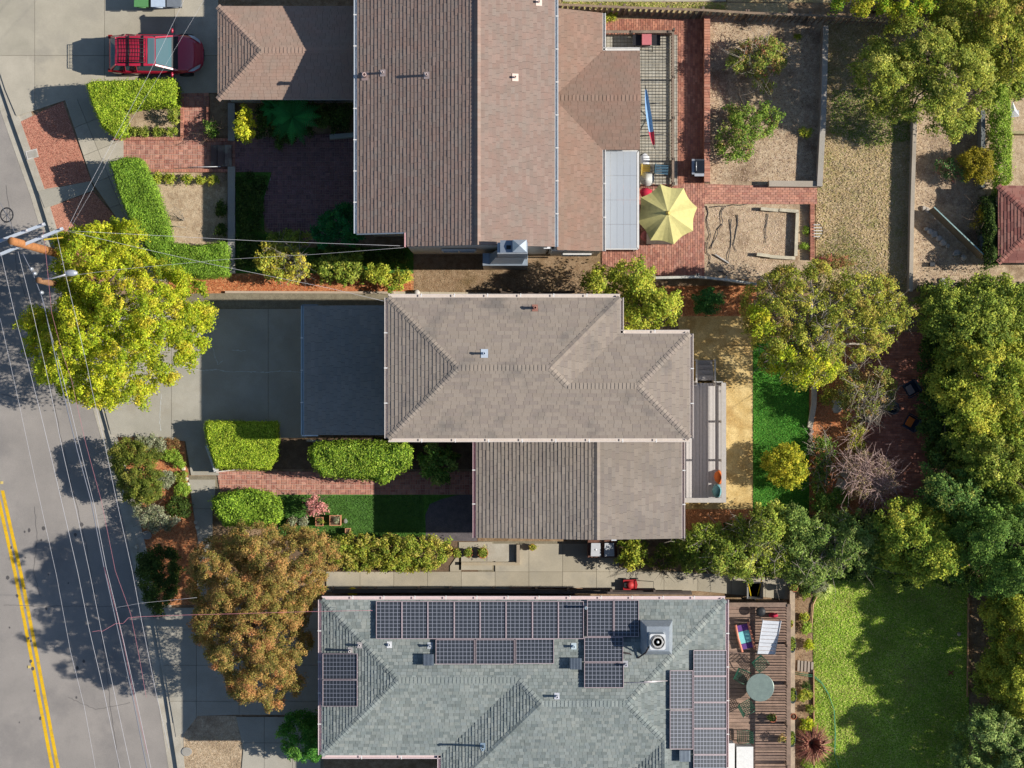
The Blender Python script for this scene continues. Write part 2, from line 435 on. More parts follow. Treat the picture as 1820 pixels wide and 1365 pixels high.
    N = int(A * cov * 1.45 / (leaf * leaf * aspect * .5)); w = r ** 2 / (r ** 2).sum(); ci = rng.choice(nc, N, p=w)
    dirs = rng.normal(size=(N, 3)); dirs /= np.linalg.norm(dirs, axis=1, keepdims=True); dirs[:, 2] = np.abs(dirs[:, 2]) * .8 + .02
    rad = r[ci] * rng.uniform(0.3, 1.12, N) ** 0.6
    cen = np.stack([x, y, zc], 1)[ci]
    th = rng.uniform(0, math.pi, nc); el = rng.uniform(.5, .85, nc); dx = dirs[:, 0] * np.cos(th[ci]) + dirs[:, 1] * np.sin(th[ci]); dy = (-dirs[:, 0] * np.sin(th[ci]) + dirs[:, 1] * np.cos(th[ci])) * el[ci]; dx = dx * 1.25
    off = np.stack([dx * np.cos(th[ci]) - dy * np.sin(th[ci]), dx * np.sin(th[ci]) + dy * np.cos(th[ci]), dirs[:, 2] * .75], 1)
    pos = cen + off * rad[:, None] + rng.normal(0, .035, (N, 3))
    low = rng.random(N) < fill * .75; pos[low, 2] -= rng.uniform(.1, .65, int(low.sum())) * (pos[low, 2] - zb * .8)
    pos[:, 2] = np.maximum(pos[:, 2], 0.04)
    nrm = dirs * 0.75 + np.array([0, 0, .6]) + rng.normal(size=(N, 3)) * wild * .6
    base = pc[rng.choice(len(pal), nc, p=pw)] * (1 + rng.uniform(-tonevar, tonevar, nc) + .12 * wave(x, y, 1.1, 1.0))[:, None]
    cc = base[ci]; alt = pc[rng.choice(len(pal), N, p=pw)]; cc = cc * .55 + alt * .45
    cc = cc * rng.uniform(.58, 1.36, N)[:, None]; cc[:, 0] *= rng.uniform(.88, 1.14, N)
    v, f, c = leaves(pos, nrm, leaf * rng.uniform(.65, 1.35, N), np.clip(cc, 0, .95), rng, aspect)
    return v, f, c, np.stack([x, y, zc], 1)
def limbs(mb, base, targets, r0, rnd, col=(.5, .5, .5), twigs=0, tr=0.01):
    base = Vector(base)
    for t in targets:
        t = Vector(t); pts = [base]
        for i in (1, 2, 3):
            q = base.lerp(t, i / 4); j = (t - base).length * 0.07; pts.append(q + Vector((rnd.uniform(-j, j), rnd.uniform(-j, j), rnd.uniform(-j, j) + j)))
        pts.append(t); mb.tube(pts, r0, 5, r0 * .3, col)
        for k in range(twigs):
            a = pts[rnd.choice((2, 3, 4))]; dv = Vector((rnd.uniform(-1, 1), rnd.uniform(-1, 1), rnd.uniform(-.1, .8))).normalized() * rnd.uniform(.25, .8)
            b = a + dv; c2 = b + (dv * .5 + Vector((rnd.uniform(-.2, .2), rnd.uniform(-.2, .2), rnd.uniform(-.05, .2))))
            mb.tube([a, b, c2], tr, 3, tr * .3, col, cap=False)
            if rnd.random() < .7: mb.tube([b, b + Vector((rnd.uniform(-.3, .3), rnd.uniform(-.3, .3), rnd.uniform(0, .25)))], tr * .6, 3, tr * .2, col, cap=False)
# ---------------------------------------------------------------- materials
K = {}
K['soil'] = mat('soil', C(104, 84, 66), C(128, 106, 84), 3, 0.95, .02, 40, .2)
K['asphalt'] = mat('asphalt', C(150, 143, 136), C(163, 155, 147), .5, .9, .004, 60, .1, c3=C(138, 132, 127), scale3=.3)
K['gutter'] = mat('gutter_concrete', C(176, 167, 150), C(192, 184, 168), 2, .9, .004, 50, .1)
K['yellow'] = mat('road_paint', C(238, 190, 20), C(225, 176, 30), 3, .7, .0, 40, .08, c3=C(200, 165, 60), scale3=3)
K['concrete'] = mat('concrete', C(1, 1, 1), C(1, 1, 1), 1, .9, .003, 45, .08)
K['slab'] = mat('slab_concrete', (.88, .88, .87), (1.06, 1.05, 1.04), .8, .9, .003, 38, .09, attr=True, c3=C(168, 160, 144), scale3=.7)
K['joint'] = mat('joint_soil', C(128, 118, 98), C(146, 136, 114), 4, .95)
K['shingle'] = mat('asphalt_shingle', (.89, .9, .91), (1.05, 1.04, 1.03), .55, .95, 0, 55, .08, spec=.15, attr=True)
K['shinglen'] = mat('red_asphalt_shingle', (.95, .985, .99), (1.06, .985, .975), 1.6, .95, 0, 55, .08, spec=.15, attr=True)
K['stained'] = mat('stained_asphalt_shingle', (.74, .76, .78), (1.05, 1.03, 1.01), .8, .95, 0, 55, .08, spec=.15, attr=True, thr=(.28, .46))
K['roofbase'] = mat('roofing_felt', C(70, 66, 62))
K['brick'] = mat('brick', (.8, .8, .8), (1.1, 1.08, 1.05), 6, .9, .003, 60, .12, attr=True)
K['mortar'] = mat('mortar', C(206, 190, 172), C(186, 168, 150), 3, .95)
K['mortardark'] = mat('dark_mortar', C(140, 108, 96), C(156, 124, 108), 3, .95)
K['mulch'] = mat('bark_mulch', C(192, 122, 76), C(216, 152, 104), 9, .95, .03, 28, .25)
K['redgravel'] = mat('red_gravel', C(176, 116, 94), C(208, 150, 124), 22, .95, .02, 30, .28)
K['drysoil'] = mat('dry_soil', C(182, 156, 126), C(206, 184, 154), 5, .95, .02, 30, .2, c3=C(140, 116, 92), scale3=.7)
K['brownsoil'] = mat('brown_soil', C(140, 112, 84), C(172, 146, 116), 4, .95, .02, 30, .2, c3=C(120, 98, 66), scale3=.8)
K['sand'] = mat('yellow_granite_fines', C(202, 170, 108), C(226, 198, 138), 2, .95, .01, 30, .16, c3=C(186, 150, 92), scale3=.9)
K['darkpave'] = mat('dark_paving', C(96, 90, 92), C(112, 104, 104), 4, .95)
K['lawn'] = mat('lawn_turf', C(66, 108, 36), C(92, 136, 50), 5, .95, .02, 30, .25)
K['lawn2'] = mat('patchy_turf', C(116, 148, 46), C(146, 168, 62), 3, .95, .02, 30, .25, c3=C(165, 150, 92), scale3=.5)
K['drygrass'] = mat('dry_turf', C(184, 160, 112), C(210, 188, 146), 2.2, .95, .03, 32, .22, c3=C(150, 146, 80), scale3=1.1)
K['stucco'] = mat('stucco', C(205, 205, 200), C(190, 192, 190), 3, .9)
K['paint'] = mat('paint', (1, 1, 1), (.9, .9, .9), 8, .55, 0, 30, .04, attr=True)
K['metal'] = mat('painted_metal', (1, 1, 1), (.86, .86, .88), 5, .35, 0, 30, .04, attr=True, metal=.35)
K['carpaint'] = mat('car_paint', C(190, 40, 66), None, rough=.22, finemix=.0, spec=.6)
K['carpaint'].node_tree.nodes['Principled BSDF'].inputs['Coat Weight'].default_value = .7
K['wood'] = mat('wood', (.78, .78, .78), (1.12, 1.1, 1.08), 4, .85, .003, 40, .14, attr=True)
K['black'] = mat('black_plastic', C(34, 34, 36), None, rough=.5, finemix=0)
K['fabric'] = mat('fabric', (.93, .93, .93), (1.05, 1.05, 1.05), 6, .9, .004, 60, .06, attr=True)
K['bark'] = mat('bark', C(92, 76, 62), C(120, 104, 88), 6, .95, .01, 20, .2)
K['pinkbark'] = mat('pink_bark', C(176, 146, 138), C(206, 178, 168), 6, .95, 0, 20, .2)
K['greybark'] = mat('grey_bark', C(150, 138, 124), C(182, 170, 154), 6, .95, 0, 20, .2)
K['leaf'] = leafmat('leaf', .30)
K['blade'] = leafmat('grass_blade', .2)
K['terracotta'] = mat('terracotta', C(176, 98, 66), C(196, 122, 86), 6, .9)
K['stone'] = mat('stone', C(168, 158, 140), C(196, 188, 172), 3, .9, .01, 20, .1)
K['wirem'] = mat('wire_metal', C(196, 194, 198), None, rough=.5, finemix=0)
K['wirered'] = mat('wire_red', C(190, 120, 130), None, rough=.5, finemix=0)
K['wiredark'] = mat('cable_sheath', C(120, 124, 136), None, rough=.5, finemix=0)
def glass(name, col, rough, alpha_t):
    m = bpy.data.materials.new(name); m.use_nodes = True; n = m.node_tree.nodes; l = m.node_tree.links; b = n['Principled BSDF']
    b.inputs['Base Color'].default_value = (*col, 1); b.inputs['Roughness'].default_value = rough
    t = n.new('ShaderNodeBsdfTransparent'); x = n.new('ShaderNodeMixShader'); x.inputs[0].default_value = alpha_t
    t.inputs[0].default_value = (.85, .95, .95, 1)
    l.new(b.outputs[0], x.inputs[1]); l.new(t.outputs[0], x.inputs[2]); l.new(x.outputs[0], n['Material Output'].inputs[0]); return m
K['glass'] = glass('tinted_window_glass', C(96, 132, 138), .06, .2)
K['tableglass'] = glass('table_glass', C(150, 180, 168), .08, .84)
K['railglass'] = glass('railing_glass', C(200, 208, 208), .08, .72)
K['poly'] = glass('polycarbonate', C(190, 195, 200), .3, .1)
def solar_mat():
    m = bpy.data.materials.new('solar_cells'); m.use_nodes = True; n = m.node_tree.nodes; l = m.node_tree.links; b = n['Principled BSDF']
    at = n.new('ShaderNodeAttribute'); at.attribute_name = 'Col'; sp = n.new('ShaderNodeSeparateColor'); l.new(at.outputs['Color'], sp.inputs[0])
    outs = []
    for i, cnt in ((0, 10), (1, 10)):
        mu = n.new('ShaderNodeMath'); mu.operation = 'MULTIPLY'; l.new(sp.outputs[i], mu.inputs[0]); mu.inputs[1].default_value = 10
        fr = n.new('ShaderNodeMath'); fr.operation = 'FRACT'; l.new(mu.outputs[0], fr.inputs[0])
        a = n.new('ShaderNodeMath'); a.operation = 'SUBTRACT'; l.new(fr.outputs[0], a.inputs[0]); a.inputs[1].default_value = .5
        c = n.new('ShaderNodeMath'); c.operation = 'ABSOLUTE'; l.new(a.outputs[0], c.inputs[0])
        g = n.new('ShaderNodeMath'); g.operation = 'GREATER_THAN'; l.new(c.outputs[0], g.inputs[0]); g.inputs[1].default_value = .44; outs.append(g)
    mx = n.new('ShaderNodeMath'); mx.operation = 'MAXIMUM'; l.new(outs[0].outputs[0], mx.inputs[0]); l.new(outs[1].outputs[0], mx.inputs[1])
    co = n.new('ShaderNodeMix'); co.data_type = 'RGBA'; l.new(mx.outputs[0], co.inputs[0]); co.inputs[6].default_value = (*C(60, 64, 70), 1); co.inputs[7].default_value = (*C(150, 152, 162), 1)
    l.new(co.outputs[2], b.inputs['Base Color']); b.inputs['Roughness'].default_value = .32; return m
K['solar'] = solar_mat()
WHITE = C(232, 228, 222); GREYM = C(170, 176, 182)

# ---------------------------------------------------------------- ground, road, pavements
b = MB(); b.add([(-400, -400, -.3), (400, -400, -.3), (400, 400, -.3), (-400, 400, -.3)], [(0, 1, 2, 3)]); struct('ground', b, K['soil'])
E = [(-190, -400), (-60, 20), (0, 198), (52, 345), (90, 470), (130, 600), (165, 730), (205, 870), (232, 985), (260, 1130), (278, 1232), (298, 1361), (330, 1600)]
CB = [(x + 17, y) for x, y in E]
LE = [(x - 455, y) for x, y in E]
sheet('road', LE + E[::-1], K['asphalt'], -.12)
sheet('far_pavement', [(-2600, -400)] + LE[:1] + LE[1:] + [(-2600, 1600)], K['gutter'], .0)
mb = MB()
for (ax, ay), (bx_, by_) in zip(LE, LE[1:]): p_, q_ = P(ax, ay), P(bx_, by_); mb.prism([(p_.x - .15, p_.y), (p_.x, p_.y), (q_.x, q_.y), (q_.x - .15, q_.y)], -.3, .02)
struct('far_kerb', mb, K['gutter'])
sheet('road_gutter', E + CB[::-1], K['gutter'], -.112)
sheet('soil', [(2500, -400)] + CB[::-1][::-1][:1] + CB[1:] + [(2500, 1600)], K['brownsoil'], 0.0)
sheet('kerbside_strip', CB + [(x + 38, y) for x, y in CB][::-1], K['gutter'], .008)
def interp(y, arr=CB):
    for a, b_ in zip(arr, arr[1:]):
        if a[1] <= y <= b_[1]: return a[0] + (b_[0] - a[0]) * (y - a[1]) / (b_[1] - a[1])
    return arr[-1][0]
# kerbs, with dropped stretches at the driveways
def kerb(y0, y1, nm='kerb'):
    mb = MB(); ys = [y0] + [p[1] for p in CB if y0 < p[1] < y1] + [y1]
    for a, c in zip(ys, ys[1:]):
        p, q = P(interp(a), a), P(interp(c), c); w = .34
        mb.prism([(p.x, p.y), (p.x + w, p.y), (q.x + w, q.y), (q.x, q.y)], -.3, .035)
    return struct(nm, mb, K['gutter'])
kerb(205, 540); kerb(765, 1095); kerb(1285, 1600)
def apron(y0, y1):
    mb = MB(); n = 6
    for i in range(n):
        a = y0 + (y1 - y0) * i / n; c = y0 + (y1 - y0) * (i + 1) / n
        p, q = P(interp(a), a), P(interp(c), c)
        mb.add([(p.x, p.y, -.112), (p.x + .5, p.y, .052), (q.x + .5, q.y, .052), (q.x, q.y, -.112)], [(3, 2, 1, 0)])
    return struct('driveway_apron', mb, K['gutter'])
apron(-400, 205); apron(540, 765); apron(1095, 1285)
# yellow centre lines
YL = [(-150, 300), (-60, 640), (0, 878), (31, 1020), (62, 1180), (96, 1361), (140, 1600)]
for off in (-5.2, 5.2):
    l_ = [(x + off - 3.1, y) for x, y in YL if y > 640]; r_ = [(x + off + 3.1, y) for x, y in YL if y > 640]
    l_ = [(0 + off - 3.1 - 2, 872)] + [p for p in l_ if p[1] > 880]; r_ = [(0 + off + 3.1 - 2, 872)] + [p for p in r_ if p[1] > 880]
    sheet('centre_line', l_ + r_[::-1], K['yellow'], -.116)
for px, py, lab in ((2, 858, 'small reflector stud at the upper end of the double yellow line'), (51, 1186, 'small reflector stud beside the lower part of the double yellow line')):
    q = P(px, py); mb = MB(); mb.prism([(q.x - .06, q.y - .06), (q.x + .06, q.y - .06), (q.x + .06, q.y + .06), (q.x - .06, q.y + .06)], -.12, -.095, C(225, 200, 120)); solo('road_stud', mb, K['paint'], lab, 'road stud')

# small dark spots and tar on the road
mb = MB(); r0 = random.Random(4)
for i in range(26):
    x, y = r0.uniform(10, 150), r0.uniform(900, 1340)
    if x > interp(y, E) - 15: continue
    p = P(x, y); rr = r0.uniform(.02, .07); mb.add([(p.x + rr * math.cos(t) * r0.uniform(.7, 1.4), p.y + rr * math.sin(t) * 1.5, -.115) for t in [k * .9 for k in range(7)]], [tuple(range(7))], C(96, 92, 90))
for pts in ([(5, 1076), (60, 1078), (130, 1077), (240, 1080)], [(10, 330), (30, 480), (75, 620), (110, 790), (150, 960), (178, 1120), (200, 1290), (215, 1400)], [(0, 700), (60, 716), (140, 712)], [(60, 900), (66, 960), (58, 1010), (70, 1060)], [(120, 1240), (170, 1262), (230, 1250)]):
    for a, c in zip(pts, pts[1:]):
        n_ = 9; pr = None
        for k in range(n_ + 1):
            q = P(a[0] + (c[0] - a[0]) * k / n_ + r0.uniform(-1.2, 1.2), a[1] + (c[1] - a[1]) * k / n_ + r0.uniform(-1, 1))
            if pr is not None:
                d = (q - pr).normalized() * .011; mb.add([(pr.x - d.y, pr.y + d.x, -.1148), (pr.x + d.y, pr.y - d.x, -.1148), (q.x + d.y, q.y - d.x, -.1148), (q.x - d.y, q.y + d.x, -.1148)], [(0, 1, 2, 3)], C(118, 113, 109))
            pr = q
struct('road_stains', mb, K['paint'])

CON = [C(184, 175, 156), C(178, 170, 152), C(190, 181, 163)]
CON2 = [C(178, 172, 158), C(176, 170, 156)]
# concrete surfaces: base sheet of joint soil with slabs as pieces
def concrete(name, pts, cw, ch, ang=0, cols=CON, cap=120, z=.01, gap=.014, th=.045, amt=.018, seed=1, off=0.0):
    base = sheet(name, pts, K['joint'], z); paving(base, pts, cw, ch, R(ang), gap, z, z + th, cols, K['slab'], 'slab', cap, 'grid', amt, 'slabs', seed, off=off); return base
concrete('driveway', [(interp(-60) + 6, -60), (interp(160) + 6, 160), (30, 207), (117, 178), (330, 166), (388, 165), (388, -60)], 3.1, 2.7, 0, seed=2)
concrete('sidewalk', [(116, 178), (220, 168), (220, 300), (262, 445), (300, 500), (206, 500), (206, 385), (165, 325)], 1.3, 1.45, -68, seed=3, z=.013)
concrete('driveway', [(CB[4][0] + 26, 525), (interp(540) + 6, 540), (interp(640) + 6, 640), (interp(765) + 6, 772), (330, 784), (340, 845), (390, 845), (376, 790), (372, 778), (545, 778), (545, 546), (720, 546), (720, 520), (360, 520)], 4.3, 7.4, 0, CON2, seed=4)
concrete('sidewalk', [(335, 846), (388, 846), (392, 875), (378, 885), (378, 960), (420, 1060), (350, 1060), (352, 960)], 1.2, 1.3, 0, CON2, seed=5)
concrete('driveway', [(interp(1080) + 6, 1080), (interp(1285) + 6, 1285), (interp(1310) + 6, 1310), (330, 1300), (352, 1272), (420, 1270), (590, 1270), (590, 1080)], 1.9, 1.6, 0, CON2, seed=6)
concrete('sidewalk', [(420, 1274), (433, 1330), (425, 1420), (575, 1420), (575, 1274)], 1.25, 1.25, 0, CON2, seed=7)
concrete('path', [(580, 1016), (800, 1016), (800, 1006), (830, 962), (1100, 962), (1100, 1008), (1410, 1030), (1410, 1066), (1240, 1050), (580, 1052)], 1.5, 1.25, 0, [C(186, 176, 156), C(176, 166, 146)], seed=8)
concrete('sidewalk', [(1000, -60), (1290, -60), (1290, 3), (1000, 3)], 1.5, 1.6, 0, CON, seed=9)
concrete('path', [(700, 518), (1010, 522), (1010, 530), (700, 530)], 1.6, .6, 0, [C(200, 188, 164)], seed=10)
# pale mineral cracks in the driveway
mb = MB(); r0 = random.Random(5)
for pts in ([(320, 650), (338, 656), (358, 658), (385, 657), (410, 661), (440, 660), (470, 662), (500, 660), (536, 661)], [(378, 618), (383, 636), (388, 648), (396, 641)], [(412, 622), (436, 624)], [(287, 700), (284, 740), (286, 766)]):
    w = .028
    for a, c in zip(pts, pts[1:]):
        for k in range(4):
            s0 = k / 4; s1 = (k + 1) / 4; p = P(a[0] + (c[0] - a[0]) * s0, a[1] + (c[1] - a[1]) * s0); q = P(a[0] + (c[0] - a[0]) * s1, a[1] + (c[1] - a[1]) * s1)
            ww = w * r0.uniform(.2, 1.1); d = (q - p).normalized(); n_ = Vector((-d.y, d.x, 0))
            j = Vector((r0.uniform(-.03, .03), r0.uniform(-.03, .03), 0))
            A_, B_, C_, D_ = p - n_ * w * .3, q + j - n_ * ww, q + j + n_ * ww, p + n_ * w * .3
            mb.add([(v.x, v.y, .0594) for v in (A_, B_, C_, D_)], [(0, 1, 2, 3)], C(205, 205, 198))
struct('driveway_cracks', mb, K['paint'])
# beds and lawns
sheet('red_gravel_bed', [(25, 222), (112, 180), (162, 322), (68, 338)], K['redgravel'], .02)
sheet('red_gravel_bed', [(78, 372), (165, 340), (205, 385), (205, 500), (118, 500)], K['redgravel'], .021)
concrete('sidewalk', [(68, 340), (162, 322), (168, 338), (80, 370)], 3, 3, -20, CON2, seed=11, cap=10)
sheet('soil_bed', [(222, 188), (322, 188), (322, 243), (222, 243)], K['drysoil'], .015)
sheet('soil_bed', [(268, 306), (404, 306), (404, 440), (300, 440)], K['drysoil'], .015)
sheet('mulch_bed', [(300, 486), (735, 486), (735, 519), (300, 522)], K['mulch'], .02)
sheet('shaded_lawn', [(417, 304), (482, 304), (478, 330), (468, 360), (470, 410), (520, 440), (735, 440), (735, 486), (417, 486)], K['lawn'], .016)
sheet('mulch_bed', [(197, 776), (328, 784), (337, 870), (352, 960), (352, 1075), (interp(1075) + 8, 1075), (interp(900) + 8, 900)], K['mulch'], .017)
sheet('soil_bed', [(490, 778), (848, 778), (848, 834), (385, 834)], K['soil'], .018)
sheet('front_lawn', [(495, 879), (845, 879), (845, 954), (495, 954)], K['lawn'], .02)
sheet('dark_paving', [(757, 960), (756, 915), (764, 896), (785, 887), (812, 880), (848, 878), (848, 962)], K['darkpave'], .026)
sheet('soil_bed', [(500, 950), (850, 950), (850, 1016), (500, 1016)], K['soil'], .014)
sheet('dry_lawn', [(326, 1306), (350, 1272), (420, 1272), (433, 1330), (425, 1420), (330, 1420)], K['drysoil'], .016)
sheet('dirt_yard', [(730, 478), (1060, 478), (1060, 524), (730, 524)], K['brownsoil'], .013)
sheet('granite_path', [(1205, 556), (1338, 556), (1338, 912), (1215, 912)], K['sand'], .02)
sheet('mulch_bed', [(1160, 508), (1345, 508), (1345, 562), (1160, 562)], K['mulch'], .024)
sheet('mulch_bed', [(1210, 905), (1340, 905), (1340, 950), (1210, 950)], K['mulch'], .024)
sheet('back_lawn', [(1338, 600), (1438, 600), (1438, 930), (1338, 930)], K['lawn'], .025)
sheet('mulch_bed', [(1438, 560), (1530, 560), (1530, 915), (1438, 915)], K['mulch'], .015)
sheet('soil_bed', [(1262, 30), (1470, 35), (1455, 330), (1262, 330)], K['drysoil'], .016)
sheet('soil_bed', [(1252, 363), (1440, 363), (1440, 500), (1252, 494)], K['drysoil'], .0145)
sheet('dry_lawn', [(1470, 35), (1617, 35), (1617, 515), (1450, 515), (1450, 330)], K['drygrass'], .018)
sheet('soil_bed', [(1617, 35), (1830, 35), (1830, 515), (1617, 515)], K['drysoil'], .017)
sheet('side_lawn', [(1445, 1010), (1722, 1010), (1722, 1440), (1445, 1440)], K['lawn2'], .015)
sheet('soil_bed', [(1403, 1030), (1446, 1010), (1442, 1110), (1448, 1300), (1448, 1440), (1403, 1440)], K['brownsoil'], .019)
sheet('grass_verge', [(995, 2), (1400, 6), (1400, 30), (995, 20)], K['drygrass'], .012)
sheet('grass_verge', [(1292, -60), (1560, -60), (1560, 6), (1292, 3)], K['drygrass'], .011)
BR = [C(190, 136, 118), C(202, 148, 128), C(178, 122, 106), C(196, 140, 120)]
BR2 = [C(188, 128, 106), C(200, 140, 116), C(172, 114, 96)]
def brickpave(name, pts, ang=0, cw=.21, ch=.105, cap=150, cols=BR, pattern='running', z=.02, seed=1, m='mortar', gap=.014, holes=()):
    base = sheet(name, pts, K[m], z); paving(base, pts, cw, ch, R(ang), gap, z - .004, z + .03, cols, K['brick'], 'brick', cap, pattern, .13, 'bricks', seed, tilt=.002, holes=holes); return base
brickpave('brick_path', [(207, 247), (418, 247), (418, 300), (209, 300), (200, 270)], pattern='basket', cap=140, seed=21)
brickpave('brick_path', [(323, 165), (371, 165), (371, 247), (323, 247)], 90, pattern='basket', cap=80, seed=22)
brickpave('brick_courtyard', [(418, 247), (640, 235), (640, 430), (520, 430), (474, 405), (467, 378), (470, 350), (484, 306), (418, 306)], cap=150, cols=[C(140, 104, 104), C(150, 112, 110), C(130, 98, 98)], seed=23, m='mortar', pattern='basket')
brickpave('brick_path', [(386, 838), (846, 838), (846, 879), (480, 879), (392, 878)], pattern='basket', cap=300, seed=24, cw=.22)
brickpave('brick_patio', [(1070, 327), (1252, 327), (1252, 495), (1160, 495), (1070, 470)], 90, cap=200, seed=25, m='mortardark')
brickpave('brick_path', [(1252, 327), (1452, 333), (1452, 363), (1252, 362)], 0, cap=160, seed=26, m='mortardark')
brickpave('brick_path', [(1068, 34), (1252, 34), (1252, 327), (1204, 327), (1204, 62), (1068, 62)], 90, cap=200, seed=27, cols=BR2, m='mortardark')
brickpave('brick_courtyard', [(1520, 590), (1648, 590), (1648, 905), (1530, 905), (1515, 760)], 0, cap=200, seed=28, cols=[C(186, 122, 102), C(196, 132, 110), C(174, 112, 92)], m='mortardark')
# grey tiled terrace
base = sheet('tiled_terrace', rect(1072, 62, 1204, 330), K['joint'], .012)
paving(base, rect(1072, 62, 1204, 330), .155, .155, 0, .016, .01, .05, [C(186, 180, 166), C(178, 172, 158)], K['slab'], 'tile', 300, 'grid', .05, 'tiles', 30, off=0)
# ---------------------------------------------------------------- houses
def rc(x0, y0, x1, y1, z):
    a = P(x0, y0, z); b_ = P(x1, y1, z); return a.x, b_.x, a.y, b_.y      # xl, xr, yN, yS
def gutter_run(parent, pts, z, w=.13, col=WHITE, hang=True, side=1):
    """open channel along the eave polyline (world xy), lying on the outer side"""
    mb = MB()
    for (ax, ay), (bx, by) in zip(pts, pts[1:]):
        d = Vector((bx - ax, by - ay, 0)); L = d.length; d.normalize(); n = Vector((-d.y, d.x, 0)) * side
        a = Vector((ax, ay, z)) - d * .0; c = Vector((bx, by, z)) + d * .0
        mb.beam(a + n * .012 + Vector((0, 0, -.05)), c + n * .012 + Vector((0, 0, -.05)), .02, .11, col)
        mb.beam(a + n * w + Vector((0, 0, -.05)), c + n * w + Vector((0, 0, -.05)), .03, .11, col)
        mb.beam(a + n * w / 2 + Vector((0, 0, -.1)), c + n * w / 2 + Vector((0, 0, -.1)), w, .015, col)
        if hang:
            k = int(L / 1.3)
            for i in range(1, k): 
                q = a + d * (L * i / k); mb.beam(q + n * .03 + Vector((0, 0, .018)), q + n * (w + .03) + Vector((0, 0, .018)), .045, .012, C(240, 236, 230))
    return part('gutter', mb, K['paint'], parent)
def wall_ring(parent, pts, z0, z1, col=C(200, 196, 186), holes=()):
    mb = MB(); n = len(pts); t = .18
    cx = sum(p[0] for p in pts) / n; cy = sum(p[1] for p in pts) / n
    for i in range(n):
        a, c = pts[i], pts[(i + 1) % n]; mb.beam((a[0], a[1], (z0 + z1) / 2), (c[0], c[1], (z0 + z1) / 2), t, z1 - z0, col)
    return part('wall', mb, K['paint'], parent)
def window(parent, x, y, z, w, h, ang, col=WHITE):
    """window on a wall; ang = direction it faces"""
    d = Vector((math.cos(ang), math.sin(ang), 0)); s = Vector((-d.y, d.x, 0)); c = Vector((x, y, z)); mb = MB()
    for q0, q1 in (((-w / 2, -h / 2), (w / 2, -h / 2)), ((-w / 2, h / 2), (w / 2, h / 2)), ((-w / 2, -h / 2), (-w / 2, h / 2)), ((w / 2, -h / 2), (w / 2, h / 2)), ((0, -h / 2), (0, h / 2))):
        mb.beam(c + d * .04 + s * q0[0] + Vector((0, 0, q0[1])), c + d * .04 + s * q1[0] + Vector((0, 0, q1[1])), .07, .07, col)
    f = part('window', mb, K['paint'], parent)
    g = MB(); g.add([tuple(c + d * .02 + s * a + Vector((0, 0, b_))) for a, b_ in ((-w / 2, -h / 2), (w / 2, -h / 2), (w / 2, h / 2), (-w / 2, h / 2))], [(0, 1, 2, 3)], C(70, 90, 100)); part('pane', g, K['glass'], f)
def pipe_vent(parent, roof, px, py, h=.45, r=.045, col=C(214, 196, 188), flash=.2, z0=5):
    p = P(px, py, z0)
    for _ in range(3): z, n = roof.z_at(p.x, p.y); p = P(px, py, z + h * .5)
    mb = MB(); mb.lathe((p.x, p.y, z - .02), [(r, 0), (r, h), (r * 1.25, h), (r * 1.25, h + .05), (r * .7, h + .05), (r * .7, h - .05)], 12, col)
    q = [(-flash / 2, -flash * .6), (flash / 2, -flash * .6), (flash / 2, flash * .6), (-flash / 2, flash * .6)]
    mb.add([(p.x + a, p.y + b_, z + .035 - (n.x * a + n.y * b_) / n.z) for a, b_ in q], [(0, 1, 2, 3)], col)
    return part('roof_vent', mb, K['paint'], parent)
PT = .27
# --- house in the middle: hipped main roof, gabled wing, flat garage
hm = thing('house', P(958, 655), 'middle two storey house with plain taupe hipped roof and dark shaded garage roof', 'house')
ze = 5.8
x0, x1, yN, yS = rc(690, 529, 1226, 779, ze); xA = P(1102, 0, ze).x; yN2 = P(0, 593, ze).y
hA = (yN - yS) / 2; yr = (yN + yS) / 2; hB = (yN2 - yS) / 2; yB = (yN2 + yS) / 2
zA = ze + hA * PT; zB = ze + hB * PT
V3 = lambda x, y, z: Vector((x, y, z))
aW = V3(x0 + hA, yr, zA); aE = V3(xA - hA, yr, zA); j = V3(xA - hB, yB, zB); bE = V3(x1 - hB, yB, zB)
T2 = [C(154, 142, 130), C(150, 138, 128), C(158, 146, 134)]
r2 = Roof(hm, K['stained'], T2, .025, (.34, .165), under=K['roofbase'], seed=31, thick=(.017, .027))
r2.plane([V3(x0, yS, ze), aW, V3(x0, yN, ze)]); r2.plane([V3(x0, yN, ze), aW, aE, V3(xA, yN, ze)])
r2.plane([V3(xA, yN, ze), aE, j, V3(xA, yN2, ze)]); r2.plane([V3(xA, yN2, ze), j, bE, V3(x1, yN2, ze)])
r2.plane([V3(x1, yN2, ze), bE, V3(x1, yS, ze)]); r2.plane([V3(x0, yS, ze), V3(x1, yS, ze), bE, j, aE, aW])
for a, c in ((V3(x0, yN, ze), aW), (V3(x0, yS, ze), aW), (aW, aE), (V3(xA, yN, ze), aE), (aE, j), (j, bE), (bE, V3(x1, yN2, ze)), (bE, V3(x1, yS, ze))): r2.ridge(a, c)
r2.build()
gutter_run(hm, [(x0, yS), (x0, yN), (xA, yN), (xA, yN2), (x1, yN2), (x1, yS), (x0, yS)], ze, .14, C(226, 212, 200))
i = .4
wall_ring(hm, [(x0 + i, yS + i), (x0 + i, yN - i), (xA - i, yN - i), (xA - i, yN2 - i), (x1 - i, yN2 - i), (x1 - i, yS + i)], 0, ze - .1, C(206, 192, 176))
for wy in (-1.5, 1.2): window(hm, x0 + i - .12, yr + wy, 4.2, 1.5, 1.2, math.pi)
for wx in (1.5, 5.0): window(hm, x0 + wx, yS + i - .12, 4.2, 1.3, 1.1, -math.pi / 2)
